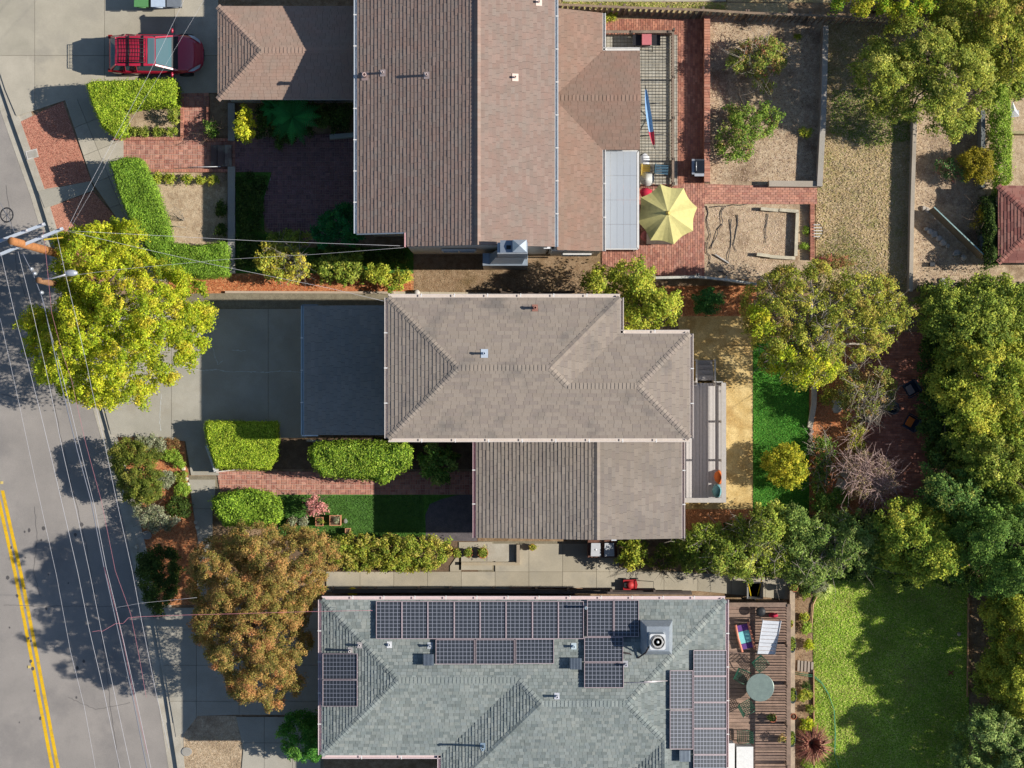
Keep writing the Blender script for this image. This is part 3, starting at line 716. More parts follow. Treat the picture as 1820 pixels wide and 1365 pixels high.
for wx in (2.5, 7.0): window(hm, x0 + wx, yN - i + .12, 4.2, 1.3, 1.1, math.pi / 2)
# east part wing roof
wz = 3.05
wx0 = P(846, 0, wz).x; wyS = P(0, 956, wz).y; wyN = P(0, 779, ze).y + .02; xr_ = P(1062, 0, 4.6).x
zr = wz + (xr_ - wx0) * PT * .82; wx1 = P(1212, 0, 3.5).x; z1e = zr - (wx1 - xr_) * PT * .82
rw = Roof(hm, K['shingle'], T2, .03, (.34, .165), under=K['roofbase'], seed=32, name='wing_roof', thick=(.019, .031))
rw.plane([V3(wx0, wyS, wz), V3(xr_, wyS, zr), V3(xr_, wyN, zr), V3(wx0, wyN, wz)])
rw.plane([V3(xr_, wyS, zr), V3(wx1, wyS, z1e), V3(wx1, wyN, z1e), V3(xr_, wyN, zr)])
rw.ridge(V3(xr_, wyS, zr + .03), V3(xr_, wyN, zr + .03)); rw.build()
gutter_run(hm, [(wx0, wyS), (wx0, wyN)], wz, .13, C(210, 176, 176)); gutter_run(hm, [(wx1, wyS), (wx1, wyN)], z1e, .13, C(222, 205, 196), side=-1)
wall_ring(hm, [(wx0 + .4, wyS + .3), (wx0 + .4, wyN + .4), (wx1 - .3, wyN + .4), (wx1 - .3, wyS + .3)], 0, wz - .1, C(206, 192, 176))
mb = MB(); mb.add([(wx0 + .4, wyS + .3, wz - .1), (wx1 - .3, wyS + .3, z1e - .1), (xr_, wyS + .3, zr - .16)], [(0, 1, 2)], C(206, 192, 176)); part('gable', mb, K['paint'], hm)
window(hm, (wx0 + xr_) / 2, wyS + .18, 1.6, 1.4, 1.1, -math.pi / 2)
# garage roof
gx0, gx1, gyN, gyS = rc(540, 543, 704, 773, 2.9)
rg = Roof(hm, K['shingle'], [C(154, 149, 140), C(150, 146, 138)], .035, (.34, .165), under=K['roofbase'], seed=33, name='garage_roof')
gx1 = x0 + .42
rg.plane([V3(gx0, gyS, 2.8), V3(gx1, gyS, 3.3), V3(gx1, gyN, 3.3), V3(gx0, gyN, 2.8)]); rg.build()
gutter_run(hm, [(gx0, gyS), (gx0, gyN)], 2.8, .12, C(190, 205, 208))
mb = MB(); mb.beam((gx0 - .1, gyS - .03, 2.72), (gx0 + .6, gyS - .03, 2.74), .05, .2, C(210, 220, 222)); mb.beam((gx0 - .1, gyN + .03, 2.72), (gx0 + .6, gyN + .03, 2.74), .05, .2, C(120, 130, 134)); part('fascia', mb, K['paint'], hm)
wall_ring(hm, [(gx0 + .3, gyS + .3), (gx0 + .3, gyN - .3), (x0 + .35, gyN - .3), (x0 + .35, gyS + .3)], 0, 2.7, C(206, 192, 176))
mb = MB()
for k in range(4): mb.beam((gx0 + .19, gyS + .75, .3 + k * .55), (gx0 + .19, gyN - .75, .3 + k * .55), .05, .52, C(226, 220, 210))
part('garage_door', mb, K['paint'], hm)
pipe_vent(hm, r2, 861, 628, .36, .05, C(198, 208, 220), .3); pipe_vent(hm, r2, 951, 547, .35, .06, C(170, 120, 104), .24)
# small white fittings at the wing gable
mb = MB()
for px, py, s_ in ((1091, 954, .11),): 
    p = P(px, py, 3.6); mb.box(p.x - s_, p.x + s_, p.y - .16, p.y + .16, 3.62, 3.72, C(225, 230, 235))
part('junction_box', mb, K['paint'], hm)

# --- north house: long red-brown gable, lower east roof, hipped garage
TN = [C(157, 138, 126), C(153, 132, 120)]
hn = thing('house', P(870, 220), 'upper two storey house with long reddish brown gable roof and hipped garage', 'house')
PN = .36; zw = 4.8
nx0 = P(635, 0, zw).x; nyN = 19.5; nyS1 = P(0, 415, zw).y; nyS2 = P(0, 437, 6).y
xb = P(720, 0, 5.5).x; xrn = P(849, 0, 6.6).x; zrn = zw + (xrn - nx0) * PN; nx1 = P(986, 0, 5.5).x; z1n = zrn - (nx1 - xrn) * PN
rn = Roof(hn, K['shinglen'], TN, .03, (.3, .165), under=K['roofbase'], seed=41, thick=(.017, .027))
zb_ = zw + (xb - nx0) * PN
rn.plane([V3(nx0, nyS1, zw), V3(xb, nyS1, zb_), V3(xb, nyS2, zb_), V3(xrn, nyS2, zrn), V3(xrn, nyN, zrn), V3(nx0, nyN, zw)])
rn.plane([V3(xrn, nyS2, zrn), V3(nx1, nyS2, z1n), V3(nx1, nyN, z1n), V3(xrn, nyN, zrn)])
rn.ridge(V3(xrn, nyS2, zrn + .07), V3(xrn, nyN, zrn + .07)); rn.build()
gutter_run(hn, [(nx0, nyS1), (nx0, nyN)], zw, .13, C(214, 220, 226)); gutter_run(hn, [(nx1, nyS2), (nx1, nyN)], z1n, .13, C(226, 230, 232), side=-1)
wall_ring(hn, [(nx0 + .4, nyS1 + .3), (nx0 + .4, nyN - .3), (nx1 - .3, nyN - .3), (nx1 - .3, nyS2 + .12), (xb + .1, nyS2 + .12), (xb + .1, nyS1 + .3)], 0, zw - .1, C(214, 210, 202))
mb = MB(); g_ = nyS2 + .03; mb.prism([(xb + .25, zb_ - .15), (xrn, zrn - .2), (nx1 - .3, z1n - .15), (nx1 - .3, 4.5), (xb + .25, 4.5)], 0, .12, C(214, 210, 202), 0, True)
mb.v = [(v[0], g_ + v[2], v[1]) for v in mb.v]; mb.f = [f[::-1] for f in mb.f]; part('gable', mb, K['paint'], hn)
mb = MB(); mb.beam((xb, nyS1 - .02, zb_ - .08), (xb, nyS2 - .02, zb_ - .08), .06, .2, C(225, 170, 168)); mb.beam((nx0, nyS1 - .03, zw - .08), (xb, nyS1 - .03, zb_ - .08), .05, .18, C(150, 160, 170)); part('fascia', mb, K['paint'], hn)
for wy in (9.0, 12.5, 16): window(hn, nx0 + .28, wy, 3.6, 1.5, 1.2, math.pi)
window(hn, xb + 2.2, nyS2 + .0, 3.4, 1.4, 1.1, -math.pi / 2)
# lower east roof with a cross gable
lz = 4.3
lx0 = P(990, 0, lz).x; lx1 = P(1071, 0, 3.6).x; zl1 = lz - (lx1 - lx0) * PN; lyS = P(0, 446, 3.7).y; lyN = P(0, 15, 4.2).y; lyN1 = P(0, 23, 3.6).y
cy0 = P(0, 90, zl1).y; cy1 = P(0, 266, zl1).y; cyr = (cy0 + cy1) / 2; zc_ = zl1 + (cy0 - cy1) / 2 * PN; cx1 = P(1138, 0, 3.9).x; xv = lx1 - (zc_ - zl1) / PN
rl = Roof(hn, K['shinglen'], [C(156, 130, 114), C(152, 126, 110)], .035, (.3, .15), under=K['roofbase'], seed=42, name='lower_roof')
rl.plane([V3(lx0, lyS, lz), V3(lx1, lyS, zl1), V3(lx1, cy1, zl1), V3(xv, cyr, zc_), V3(lx1, cy0, zl1), V3(lx1, lyN1, zl1), V3(lx0, lyN, lz)])
rl.plane([V3(xv, cyr, zc_), V3(cx1, cyr, zc_), V3(cx1, cy0, zl1), V3(lx1, cy0, zl1)]); rl.plane([V3(xv, cyr, zc_), V3(lx1, cy1, zl1), V3(cx1, cy1, zl1), V3(cx1, cyr, zc_)])
rl.ridge(V3(xv, cyr, zc_), V3(cx1, cyr, zc_)); rl.build()
gutter_run(hn, [(lx1, lyN1), (lx1, cy0)], zl1, .12, WHITE, side=1); gutter_run(hn, [(lx1, cy0), (cx1, cy0)], zl1, .12, WHITE, side=1)
gutter_run(hn, [(lx1, cy1), (lx1, lyS)], zl1, .12, WHITE, side=1)
wall_ring(hn, [(lx0 - .2, lyS + .1), (lx0 - .2, lyN - .3), (lx1 - .35, lyN1 - .3), (lx1 - .35, cy0 - .3), (cx1 - .35, cy0 - .3), (cx1 - .35, cy1 + .3), (lx1 - .1, cy1 + .3), (lx1 - .1, lyS + .1)], 0, zl1 - .1, C(214, 210, 202))
mb = MB(); p = P(972, 440, 4.0); mb.box(p.x - .14, p.x + .14, p.y - .07, p.y + .07, 4.2, 4.35, C(240, 240, 240)); part('junction_box', mb, K['paint'], hn)
window(hn, lx0 + .9, lyS - .01, 1.8, 1.2, 1.1, -math.pi / 2); window(hn, cx1 - .22, cyr, 1.8, 2.2, 1.8, 0)
# garage
qx0, qx1, qyN, qyS = rc(387, 11, 637, 177, 2.6); qh = (qyN - qyS) / 2; qr = (qyN + qyS) / 2; zq = 2.6 + qh * PN; ap = V3(qx0 + qh * .97, qr, zq); qx1 = nx0 + .3
ro = Roof(hn, K['shinglen'], [C(168, 144, 128), C(164, 140, 124)], .03, (.3, .15), under=K['roofbase'], seed=43, name='garage_roof', thick=(.017, .027))
ro.plane([V3(qx0, qyS, 2.6), ap, V3(qx0, qyN, 2.6)]); ro.plane([V3(qx0, qyN, 2.6), ap, V3(qx1, qr, zq), V3(qx1, qyN, 2.6)]); ro.plane([V3(qx0, qyS, 2.6), V3(qx1, qyS, 2.6), V3(qx1, qr, zq), ap])
for c in (V3(qx0, qyN, 2.6), V3(qx0, qyS, 2.6), V3(qx1, qr, zq)): ro.ridge(c, ap) if c.z < 3 else ro.ridge(ap, c)
ro.build(); gutter_run(hn, [(qx1, qyS), (qx0, qyS), (qx0, qyN), (qx1, qyN)], 2.6, .13, C(224, 226, 226), side=-1 if False else -1)
wall_ring(hn, [(qx0 + .3, qyS + .3), (qx0 + .3, qyN - .3), (nx0 + .3, qyN - .3), (nx0 + .3, qyS + .3)], 0, 2.5, C(214, 210, 202))
mb = MB()
for k in range(4): mb.beam((qx0 + .19, qyS + .7, .3 + k * .55), (qx0 + .19, qyN - .7, .3 + k * .55), .05, .52, C(236, 232, 226))
part('garage_door', mb, K['paint'], hn)
pipe_vent(hn, rn, 648, 134, .5, .075, C(206, 176, 166), .3); pipe_vent(hn, rn, 680, 129, .28, .05, C(206, 186, 180), .24); pipe_vent(hn, rn, 758, 133, .36, .055, C(206, 186, 180), .24); pipe_vent(hn, rn, 916, 137, .22, .04, C(232, 205, 190), .26); pipe_vent(hn, rn, 958, 3, .22, .04, C(232, 205, 190), .26)
# chimney with its stepped shoulder and metal cap
MC = C(170, 182, 192)
mb = MB(); 
def bx(px0, py0, px1, py1, z0, z1, col, m=mb): 
    a = P(px0, py0, z1); c = P(px1, py1, z1); m.box(min(a.x, c.x), max(a.x, c.x), min(a.y, c.y), max(a.y, c.y), z0, z1, col)
bx(884, 431, 938, 451, 0, 7.2, C(190, 194, 196)); bx(858, 450, 938, 472, 0, 3.4, C(178, 188, 196))
a = P(870, 452, 3.4); c = P(928, 470, 3.4); t0 = P(886, 447, 5.0); t1 = P(936, 452, 5.0)
mb.add([(a.x, c.y, 3.4), (c.x, c.y, 3.4), (c.x, a.y, 3.4), (a.x, a.y, 3.4), (t0.x, t1.y, 5.0), (t1.x, t1.y, 5.0), (t1.x, t0.y + .1, 5.0), (t0.x, t0.y + .1, 5.0)], [(0, 1, 5, 4), (1, 2, 6, 5), (3, 0, 4, 7)], C(176, 190, 204))
ch = part('chimney', mb, K['metal'], hn)
mb = MB(); bx(889, 427, 937, 449, 7.2, 7.28, C(150, 160, 172), mb); a = P(911, 426, 7.5); c = P(936, 448, 7.5); m_ = (a + c) / 2
mb.add([(a.x, c.y, 7.45), (c.x, c.y, 7.45), (c.x, a.y, 7.45), (a.x, a.y, 7.45), (m_.x, m_.y, 7.72), (a.x, c.y, 7.28), (c.x, c.y, 7.28), (c.x, a.y, 7.28), (a.x, a.y, 7.28)], [(0, 1, 4), (1, 2, 4), (2, 3, 4), (3, 0, 4), (5, 6, 1, 0), (6, 7, 2, 1), (7, 8, 3, 2), (8, 5, 0, 3)], C(190, 200, 210)); part('chimney_cap', mb, K['metal'], ch)
mb = MB(); bx(900, 436, 908, 443, 7.28, 7.31, C(20, 20, 24), mb); part('flue', mb, K['black'], ch)
# translucent patio cover of the upper house
pc = MB(); px0, px1, pyN, pyS = rc(1071, 269, 1134, 442, 2.95)
for x in (px0, px1): pc.beam((x, pyN, 2.92), (x, pyS, 2.92), .09, .1, WHITE)
for k in range(2): pc.beam((px0, (pyN, pyS)[k], 2.92), (px1, (pyN, pyS)[k], 2.92), .08, .1, WHITE)
for y in (pyN - .1, (pyN + pyS) / 2, pyS + .1): pc.beam((px1, y, 0), (px1, y, 2.88), .09, .09, WHITE)
pf = part('patio_cover_frame', pc, K['paint'], hn)
for k in range(4):
    y0_ = pyN + (pyS - pyN) * k / 4; y1_ = pyN + (pyS - pyN) * (k + 1) / 4; mb = MB()
    for q in range(5):
        xa = px0 + .06 + (px1 - px0 - .12) * q / 5; xb2 = px0 + .06 + (px1 - px0 - .12) * (q + 1) / 5
        mb.box(xa, xb2 - .006, y1_ + .004, y0_ - .004, 2.97, 2.985, C(206, 210, 214))
    part('roof_panel', mb, K['poly'], pf)

# --- south house: green-grey hips, solar panels
TS = [C(149, 155, 150), C(142, 149, 144), C(156, 161, 155), C(145, 151, 147), C(130, 137, 133)]
hs = thing('house', P(930, 1210), 'lower house with green grey shingled hips covered in solar panels', 'house')
z4 = 4.4
sx0, sx1, syN, syS = rc(572, 1066, 1289, 1342, z4); sxB = P(784, 0, z4).x; yBs = syN - (1421 - 1066) / S * (H - z4) / H
hA = (syN - syS) / 2; yA = (syN + syS) / 2; hB = (syN - yBs) / 2; yBr = (syN + yBs) / 2; zA3 = z4 + hA * PT; zB3 = z4 + hB * PT
w1 = V3(sx0 + hA, yA, zA3); jA = V3(sxB + hA, yA, zA3); w2 = V3(sxB + hB, yBr, zB3); e2 = V3(sx1 - hB, yBr, zB3)
hC = 110 / S * (H - z4) / H; xC = sx1 - hC; zC = z4 + hC * PT; cJ = V3(xC, yBs + hC, zC); yEnd = -20.5
rs = Roof(hs, K['shingle'], TS, .055, (.2, .14), under=K['roofbase'], seed=51, thick=(.018, .034))
rs.plane([V3(sx0, syS, z4), w1, V3(sx0, syN, z4)]); rs.plane([V3(sx0, syN, z4), w1, jA, w2, e2, V3(sx1, syN, z4)])
rs.plane([V3(sx0, syS, z4), V3(sxB, syS, z4), jA, w1]); rs.plane([V3(sxB, syS, z4), V3(sxB, yBs, z4), w2, jA])
rs.plane([V3(sxB, yBs, z4), V3(xC - hC, yBs, z4), cJ, e2, w2]); rs.plane([V3(sx1, syN, z4), e2, cJ, V3(xC, yEnd, zC), V3(sx1, yEnd, z4)])
rs.plane([V3(xC - hC, yBs, z4), V3(xC - hC, yEnd, z4), V3(xC, yEnd, zC), cJ])
for a, c in ((V3(sx0, syN, z4), w1), (V3(sx0, syS, z4), w1), (w1, jA), (jA, w2), (w2, V3(sxB, yBs, z4)), (w2, e2), (e2, V3(sx1, syN, z4)), (e2, cJ), (cJ, V3(xC, yEnd, zC))): rs.ridge(a, c)
rs.build()
gutter_run(hs, [(xC - hC, yEnd), (xC - hC, yBs), (sxB, yBs), (sxB, syS), (sx0, syS), (sx0, syN), (sx1, syN), (sx1, yEnd)], z4, .14, C(232, 210, 208))
wall_ring(hs, [(sx0 + .4, syS + .4), (sx0 + .4, syN - .4), (sx1 - .4, syN - .4), (sx1 - .4, yEnd + .1), (xC - hC + .4, yEnd + .1), (xC - hC + .4, yBs + .4), (sxB + .4, yBs + .4), (sxB + .4, syS + .4)], 0, z4 - .1, C(176, 172, 164))
mb = MB(); mb.add([(xC - hC + .3, yEnd + .1, z4 - .1), (sx1 - .3, yEnd + .1, z4 - .1), (xC, yEnd + .1, zC - .16)], [(0, 1, 2)], C(176, 172, 164)); part('gable', mb, K['paint'], hs)
for wy in (-1.6, 1.4): window(hs, sx0 + .28, yA + wy, 2.4, 1.4, 1.2, math.pi)
for wx in (2, 6, 10, 14): window(hs, sx0 + wx, syN - .28, 2.6, 1.2, 1.0, math.pi / 2)
for wy in (3, 6): window(hs, sx1 - .28, syN - wy, 2.4, 1.8, 1.6, 0)
panels = []
bd = [669, 715, 761, 808, 854, 900, 947, 993, 1038]
for a, c in zip(bd, bd[1:]): panels.append((a, 1069, c - 1, 1135))
panels += [(1044, 1067, 1090, 1131), (1092, 1067, 1135, 1131), (775, 1137, 843, 1180), (846, 1137, 914, 1180), (917, 1136, 984, 1179), (1039, 1133, 1107, 1176), (1039, 1178, 1108, 1222), (574, 1162, 635, 1207), (574, 1209, 635, 1255), (1191, 1192, 1231, 1260), (1191, 1263, 1231, 1331)]
for k in range(5): panels.append((1233, 1156 + k * 46.5, 1291, 1201 + k * 46.5))
def roof_quad(px0, py0, px1, py1, roof, lift):
    c = P((px0 + px1) / 2, (py0 + py1) / 2, 5)
    for _ in range(3): z, n = roof.z_at(c.x, c.y); c = P((px0 + px1) / 2, (py0 + py1) / 2, z + lift)
    def at(px, py):
        p = P(px, py, z + lift)
        for _ in range(4): zz = z + lift - (n.x * (p.x - c.x) + n.y * (p.y - c.y)) / n.z; p = P(px, py, zz)
        return p
    return [at(px0, py1), at(px1, py1), at(px1, py0), at(px0, py0)], n
for px0, py0, px1, py1 in panels:
    q, n = roof_quad(px0, py0, px1, py1, rs, .15); mb = MB(); lo = [p - n * .04 for p in q]
    w = (q[1] - q[0]).length; h = (q[3] - q[0]).length; nu, nv = (6, 10) if h > w else (10, 6)
    o = len(mb.v); mb.v += [tuple(p) for p in q + lo]; mb.c += [(0, 0, 0), (nu / 10, 0, 0), (nu / 10, nv / 10, 0), (0, nv / 10, 0)] + [(.05, .05, 0)] * 4
    for f in ((0, 1, 2, 3), (7, 6, 5, 4), (4, 5, 1, 0), (5, 6, 2, 1), (6, 7, 3, 2), (7, 4, 0, 3)): mb.f.append(f); mb.m.append(0); mb.smooth.append(False)
    so_ = part('solar_panel', mb, K['solar'], hs); fb = MB()
    for k in range(4): fb.beam(q[k] + n * .004, q[(k + 1) % 4] + n * .004, .025, .06, C(190, 172, 174))
    for k in (0.25, .75): 
        a = lo[0].lerp(lo[3], k); c = lo[1].lerp(lo[2], k); fb.beam(a - n * .03, c - n * .03, .04, .04, C(180, 180, 180))
    part('frame', fb, K['paint'], so_)
for (a0, b0, a1, b1) in ((752, 1163, 771, 1183), (1013, 1170, 1034, 1190), (1208, 1334, 1227, 1354)):
    q, n = roof_quad(a0, b0, a1, b1, rs, .32); mb = MB(); lo = [p - Vector((0, 0, .36)) for p in q]; mb.add(q + lo, [(0, 1, 2, 3), (4, 5, 1, 0), (5, 6, 2, 1), (6, 7, 3, 2), (7, 4, 0, 3)], C(124, 134, 142))
    for k in range(1, 8): mb.beam(q[0].lerp(q[1], k / 8) + n * .008, q[3].lerp(q[2], k / 8) + n * .008, .02, .02, C(150, 160, 170))
    part('attic_fan', mb, K['metal'], hs)
for px, py, h, col in ((764, 1148, .3, C(200, 205, 210)), (1041, 1079, .7, C(190, 205, 215)), (1020, 1149, .25, C(205, 220, 225)), (990, 1238, .35, C(214, 214, 220)), (858, 1329, .9, C(170, 190, 205)), (1112, 1181, .4, C(190, 190, 195)), (622, 1157, .4, C(214, 205, 200)), (639, 1147, .2, C(214, 205, 200)), (692, 1146, .1, C(230, 230, 230))): pipe_vent(hs, rs, px, py, h, .05, col, .22, 5)
mb = MB()
for a, c in (((1110, 1214), (1186, 1212)), ((1186, 1212), (1190, 1212))):
    pa = P(a[0], a[1], 5.5); pb = P(c[0], c[1], 5.5); za, _ = rs.z_at(pa.x, pa.y); zb2, _ = rs.z_at(pb.x, pb.y); mb.tube([(pa.x, pa.y, za + .08), (P(1145, 0, 5.5).x, pa.y, rs.z_at(P(1145, 0, 5.5).x, pa.y)[0] + .12), (pb.x, pb.y, zb2 + .08)], .016, 5, col=C(215, 205, 205))
part('conduit', mb, K['metal'], hs)
# roof-top air conditioner on a sheet-metal platform
zc3 = rs.z_at(*P(1168, 1140, 5.3)[:2])[0]
ac = thing('air_conditioner', P(1167, 1140, zc3), 'white air conditioner with round fan on a sheet metal platform on the solar panelled roof', 'air conditioner')
mb = MB(); q0 = P(1139, 1104, zc3 + .35); q1 = P(1196, 1166, zc3 + .35); m0 = P(1150, 1114, zc3 + .6); m1 = P(1190, 1158, zc3 + .6)
mb.add([(q0.x, q1.y, zc3 + .1), (q1.x, q1.y, zc3 + .1), (q1.x, q0.y, zc3 + .1), (q0.x, q0.y, zc3 + .1), (m0.x, m1.y, zc3 + .5), (m1.x, m1.y, zc3 + .5), (m1.x, m0.y, zc3 + .5), (m0.x, m0.y, zc3 + .5), (q0.x, q1.y, zc3 - .9), (q1.x, q1.y, zc3 - .9), (q1.x, q0.y, zc3 - .9), (q0.x, q0.y, zc3 - .9)],
       [(0, 1, 5, 4), (1, 2, 6, 5), (2, 3, 7, 6), (3, 0, 4, 7), (4, 5, 6, 7), (8, 9, 1, 0), (9, 10, 2, 1), (10, 11, 3, 2), (11, 8, 0, 3)], C(176, 184, 190)); part('platform', mb, K['metal'], ac)
mb = MB(); a = P(1155, 1127, zc3 + 1.2); c = P(1183, 1155, zc3 + 1.2); mb.prism([(a.x + .05, a.y), (a.x, a.y - .05), (a.x, c.y + .05), (a.x + .05, c.y), (c.x - .05, c.y), (c.x, c.y + .05), (c.x, a.y - .05), (c.x - .05, a.y)], zc3 + .5, zc3 + 1.2, C(228, 228, 226)); part('cabinet', mb, K['paint'], ac)
mx_, my_ = (a.x + c.x) / 2, (a.y + c.y) / 2
mb = MB(); mb.lathe((mx_, my_, zc3 + 1.206), [(.3, 0), (.3, .02), (.27, .02), (.27, .005)], 24, C(130, 130, 130)); fg = part('fan_guard', mb, K['paint'], ac)
mb = MB()
for k in range(6): 
    t = k * math.pi / 3; mb.beam((mx_, my_, zc3 + 1.235), (mx_ + .25 * math.cos(t), my_ + .25 * math.sin(t), zc3 + 1.235), .09, .01, C(190, 186, 178))
for rr in (.1, .16, .22): mb.lathe((mx_, my_, zc3 + 1.245), [(rr, 0), (rr + .012, 0), (rr + .012, .01), (rr, .01)], 20, C(200, 196, 190))
mb.lathe((mx_, my_, zc3 + 1.24), [(.06, 0), (.05, .04)], 12, C(236, 236, 232)); part('fan', mb, K['paint'], fg)
mb = MB(); mb.tube([P(1153, 1150, zc3 + .8), P(1148, 1160, zc3 + .45), P(1130, 1172, zc3 + .15), P(1120, 1162, zc3 + .15), P(1098, 1158, zc3 + .25)], .035, 6, col=C(70, 60, 60)); part('refrigerant_pipe', mb, K['paint'], ac)

# --- shed roof at the right edge
hr = thing('house', P(1815, 400), 'dark reddish hipped roof of a small building cut by the right edge', 'house')
ex0, ex1, eyN, eyS = rc(1774, 330, 2050, 467, 1.6); eh = (eyN - eyS) / 2; er = (eyN + eyS) / 2; ea = V3(ex0 + eh, er, 1.6 + eh * .3)
re_ = Roof(hr, K['shinglen'], [C(150, 102, 92), C(138, 92, 84), C(160, 114, 102)], .06, under=K['roofbase'], seed=61, cap=60, thick=(.015, .03))
re_.plane([V3(ex0, eyS, 1.6), ea, V3(ex0, eyN, 1.6)]); re_.plane([V3(ex0, eyN, 1.6), ea, V3(ex1, er, ea.z), V3(ex1, eyN, 1.6)]); re_.plane([V3(ex0, eyS, 1.6), V3(ex1, eyS, 1.6), V3(ex1, er, ea.z), ea])
for c in (V3(ex0, eyN, 1.6), V3(ex0, eyS, 1.6)): re_.ridge(c, ea)
re_.build(); wall_ring(hr, [(ex0 + .3, eyS + .3), (ex0 + .3, eyN - .3), (ex1 - .3, eyN - .3), (ex1 - .3, eyS + .3)], 0, 1.5)
# ---------------------------------------------------------------- vegetation
def pal(*cs, k=.9): return [(*C(c[0] * .98, c[1] * .97, c[2], k), c[3] if len(c) > 3 else 1) for c in cs]
YEL = pal((196, 200, 48, 3), (172, 186, 42, 3), (128, 152, 36, 2.4), (214, 194, 64, 1.2), (92, 116, 30, 1.2))
HEDGE = pal((176, 196, 58, 3), (150, 176, 48, 3), (112, 142, 36, 2), (196, 206, 76, 1))
HEDG2 = pal((146, 178, 60, 3), (120, 156, 50, 3), (96, 128, 40, 2))
AUT = pal((190, 150, 88, 2.4), (168, 142, 74, 3), (138, 132, 62, 4), (192, 128, 84, 1.4), (100, 104, 48, 2.6))
GRN = pal((152, 166, 62, 3), (122, 142, 50, 3), (92, 112, 40, 2), (184, 186, 84, 1.4), (74, 90, 34, 1))
OLV = pal((170, 172, 66, 3), (140, 150, 52, 3), (106, 122, 44, 2.4), (196, 188, 78, 1.6), (160, 124, 74, .7))
YGR = pal((184, 188, 66, 3), (156, 170, 56, 3), (114, 140, 44, 2), (204, 196, 80, 1.4), (82, 106, 36, 1))
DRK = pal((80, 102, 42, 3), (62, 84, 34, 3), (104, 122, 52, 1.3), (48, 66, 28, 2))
DEEP = pal((34, 104, 52, 3), (30, 86, 44, 3), (60, 126, 50, 1))
SAGE = pal((168, 172, 138, 3), (146, 152, 112, 3), (120, 128, 84, 2))
LIME = pal((150, 176, 62, 3), (122, 154, 52, 3), (174, 188, 84, 1))
GLOSS = pal((110, 146, 56, 3), (84, 118, 46, 3), (178, 194, 90, 1.6), (60, 90, 36, 1.5))
leafcount = [0]
def plant(name, label, cat, outline, zb, zt, pl, leaf=.12, clump=.5, cov=3.0, seed=1, group=None, flat=0.0, jit=.25, core=False, trunk=True, gap=0.0, twigs=0, fill=.35, wild=.7, tone=.25, bark='bark', aspect=.6, at=None, crown='crown', ntar=9, extra=()):
    v, f, c, cl = foliage(outline, zb, zt, pl, leaf, clump, cov, seed, flat, jit, gap, wild, tone, fill, aspect)
    for ol, pp, cv in extra:
        v2, f2, c2, _ = foliage(ol, zb, zt, pp, leaf, clump * .8, cv, seed + 50, flat, jit, gap, wild, tone, .1, aspect); f2 = f2 + len(v); v = np.concatenate([v, v2]); f = np.concatenate([f, f2]); c = np.concatenate([c, c2])
    leafcount[0] += len(f)
    cx, cy = float(cl[:, 0].mean()), float(cl[:, 1].mean())
    if at: q = P(*at); cx, cy = q.x, q.y
    o = Vector((cx, cy, 0)); t = thing(name, o, label, cat, group)
    cr = link(crown, mesh_np(crown, v - np.array([cx, cy, 0]), f, c, K['leaf']), t)
    rnd = random.Random(seed); mb = MB()
    if core:
        poly = [(p.x, p.y) for p in PX(outline, zb + (zt - zb) * .6)]; mx_ = sum(p[0] for p in poly) / len(poly); my_ = sum(p[1] for p in poly) / len(poly)
        ins = []
        n = len(poly)
        for i_ in range(n):
            a, b_, c_ = Vector(poly[i_ - 1]), Vector(poly[i_]), Vector(poly[(i_ + 1) % n]); e1 = (b_ - a).normalized(); e2 = (c_ - b_).normalized(); sg = 1 if area(poly) and sum(poly[k][0] * poly[(k + 1) % n][1] - poly[(k + 1) % n][0] * poly[k][1] for k in range(n)) > 0 else -1
            nn = (Vector((-e1.y, e1.x)) + Vector((-e2.y, e2.x))) * .5 * sg; ins.append((b_.x + nn.x * clump * .6, b_.y + nn.y * clump * .6))
        mb.prism(ins, 0.02, zb + (zt - zb) * .74, (.02, .03, .01)); part('hedge_core', mb, K['hedgecore'], t)  # solid dark body added inside the leaves to keep the hedge opaque
        return t
    if trunk:
        top = zb + (zt - zb) * .45; h = zt; r0 = max(.03, min(.24, h * .032))
        w = [Vector((cx + rnd.uniform(-.1, .1), cy + rnd.uniform(-.1, .1), top * k)) for k in (0, .35, .7, 1)]; w[0] = Vector((cx, cy, -.02))
        mb.tube(w, r0, 8, r0 * .6); part('trunk', mb, K[bark], t)
        mb = MB(); idx = list(range(len(cl))); rnd.shuffle(idx); tg = [Vector(map(float, cl[i_])) for i_ in idx[:ntar]]
        limbs(mb, w[3] if zt > 2 else w[1], tg, r0 * .5, rnd, twigs=twigs, tr=.014); part('limb', mb, K[bark], t, label=None)
    return t
K['hedgecore'] = mat('hedge_core_green', C(46, 62, 26), C(62, 78, 34), 8, .95)  # dark green for the solid core added inside clipped plants
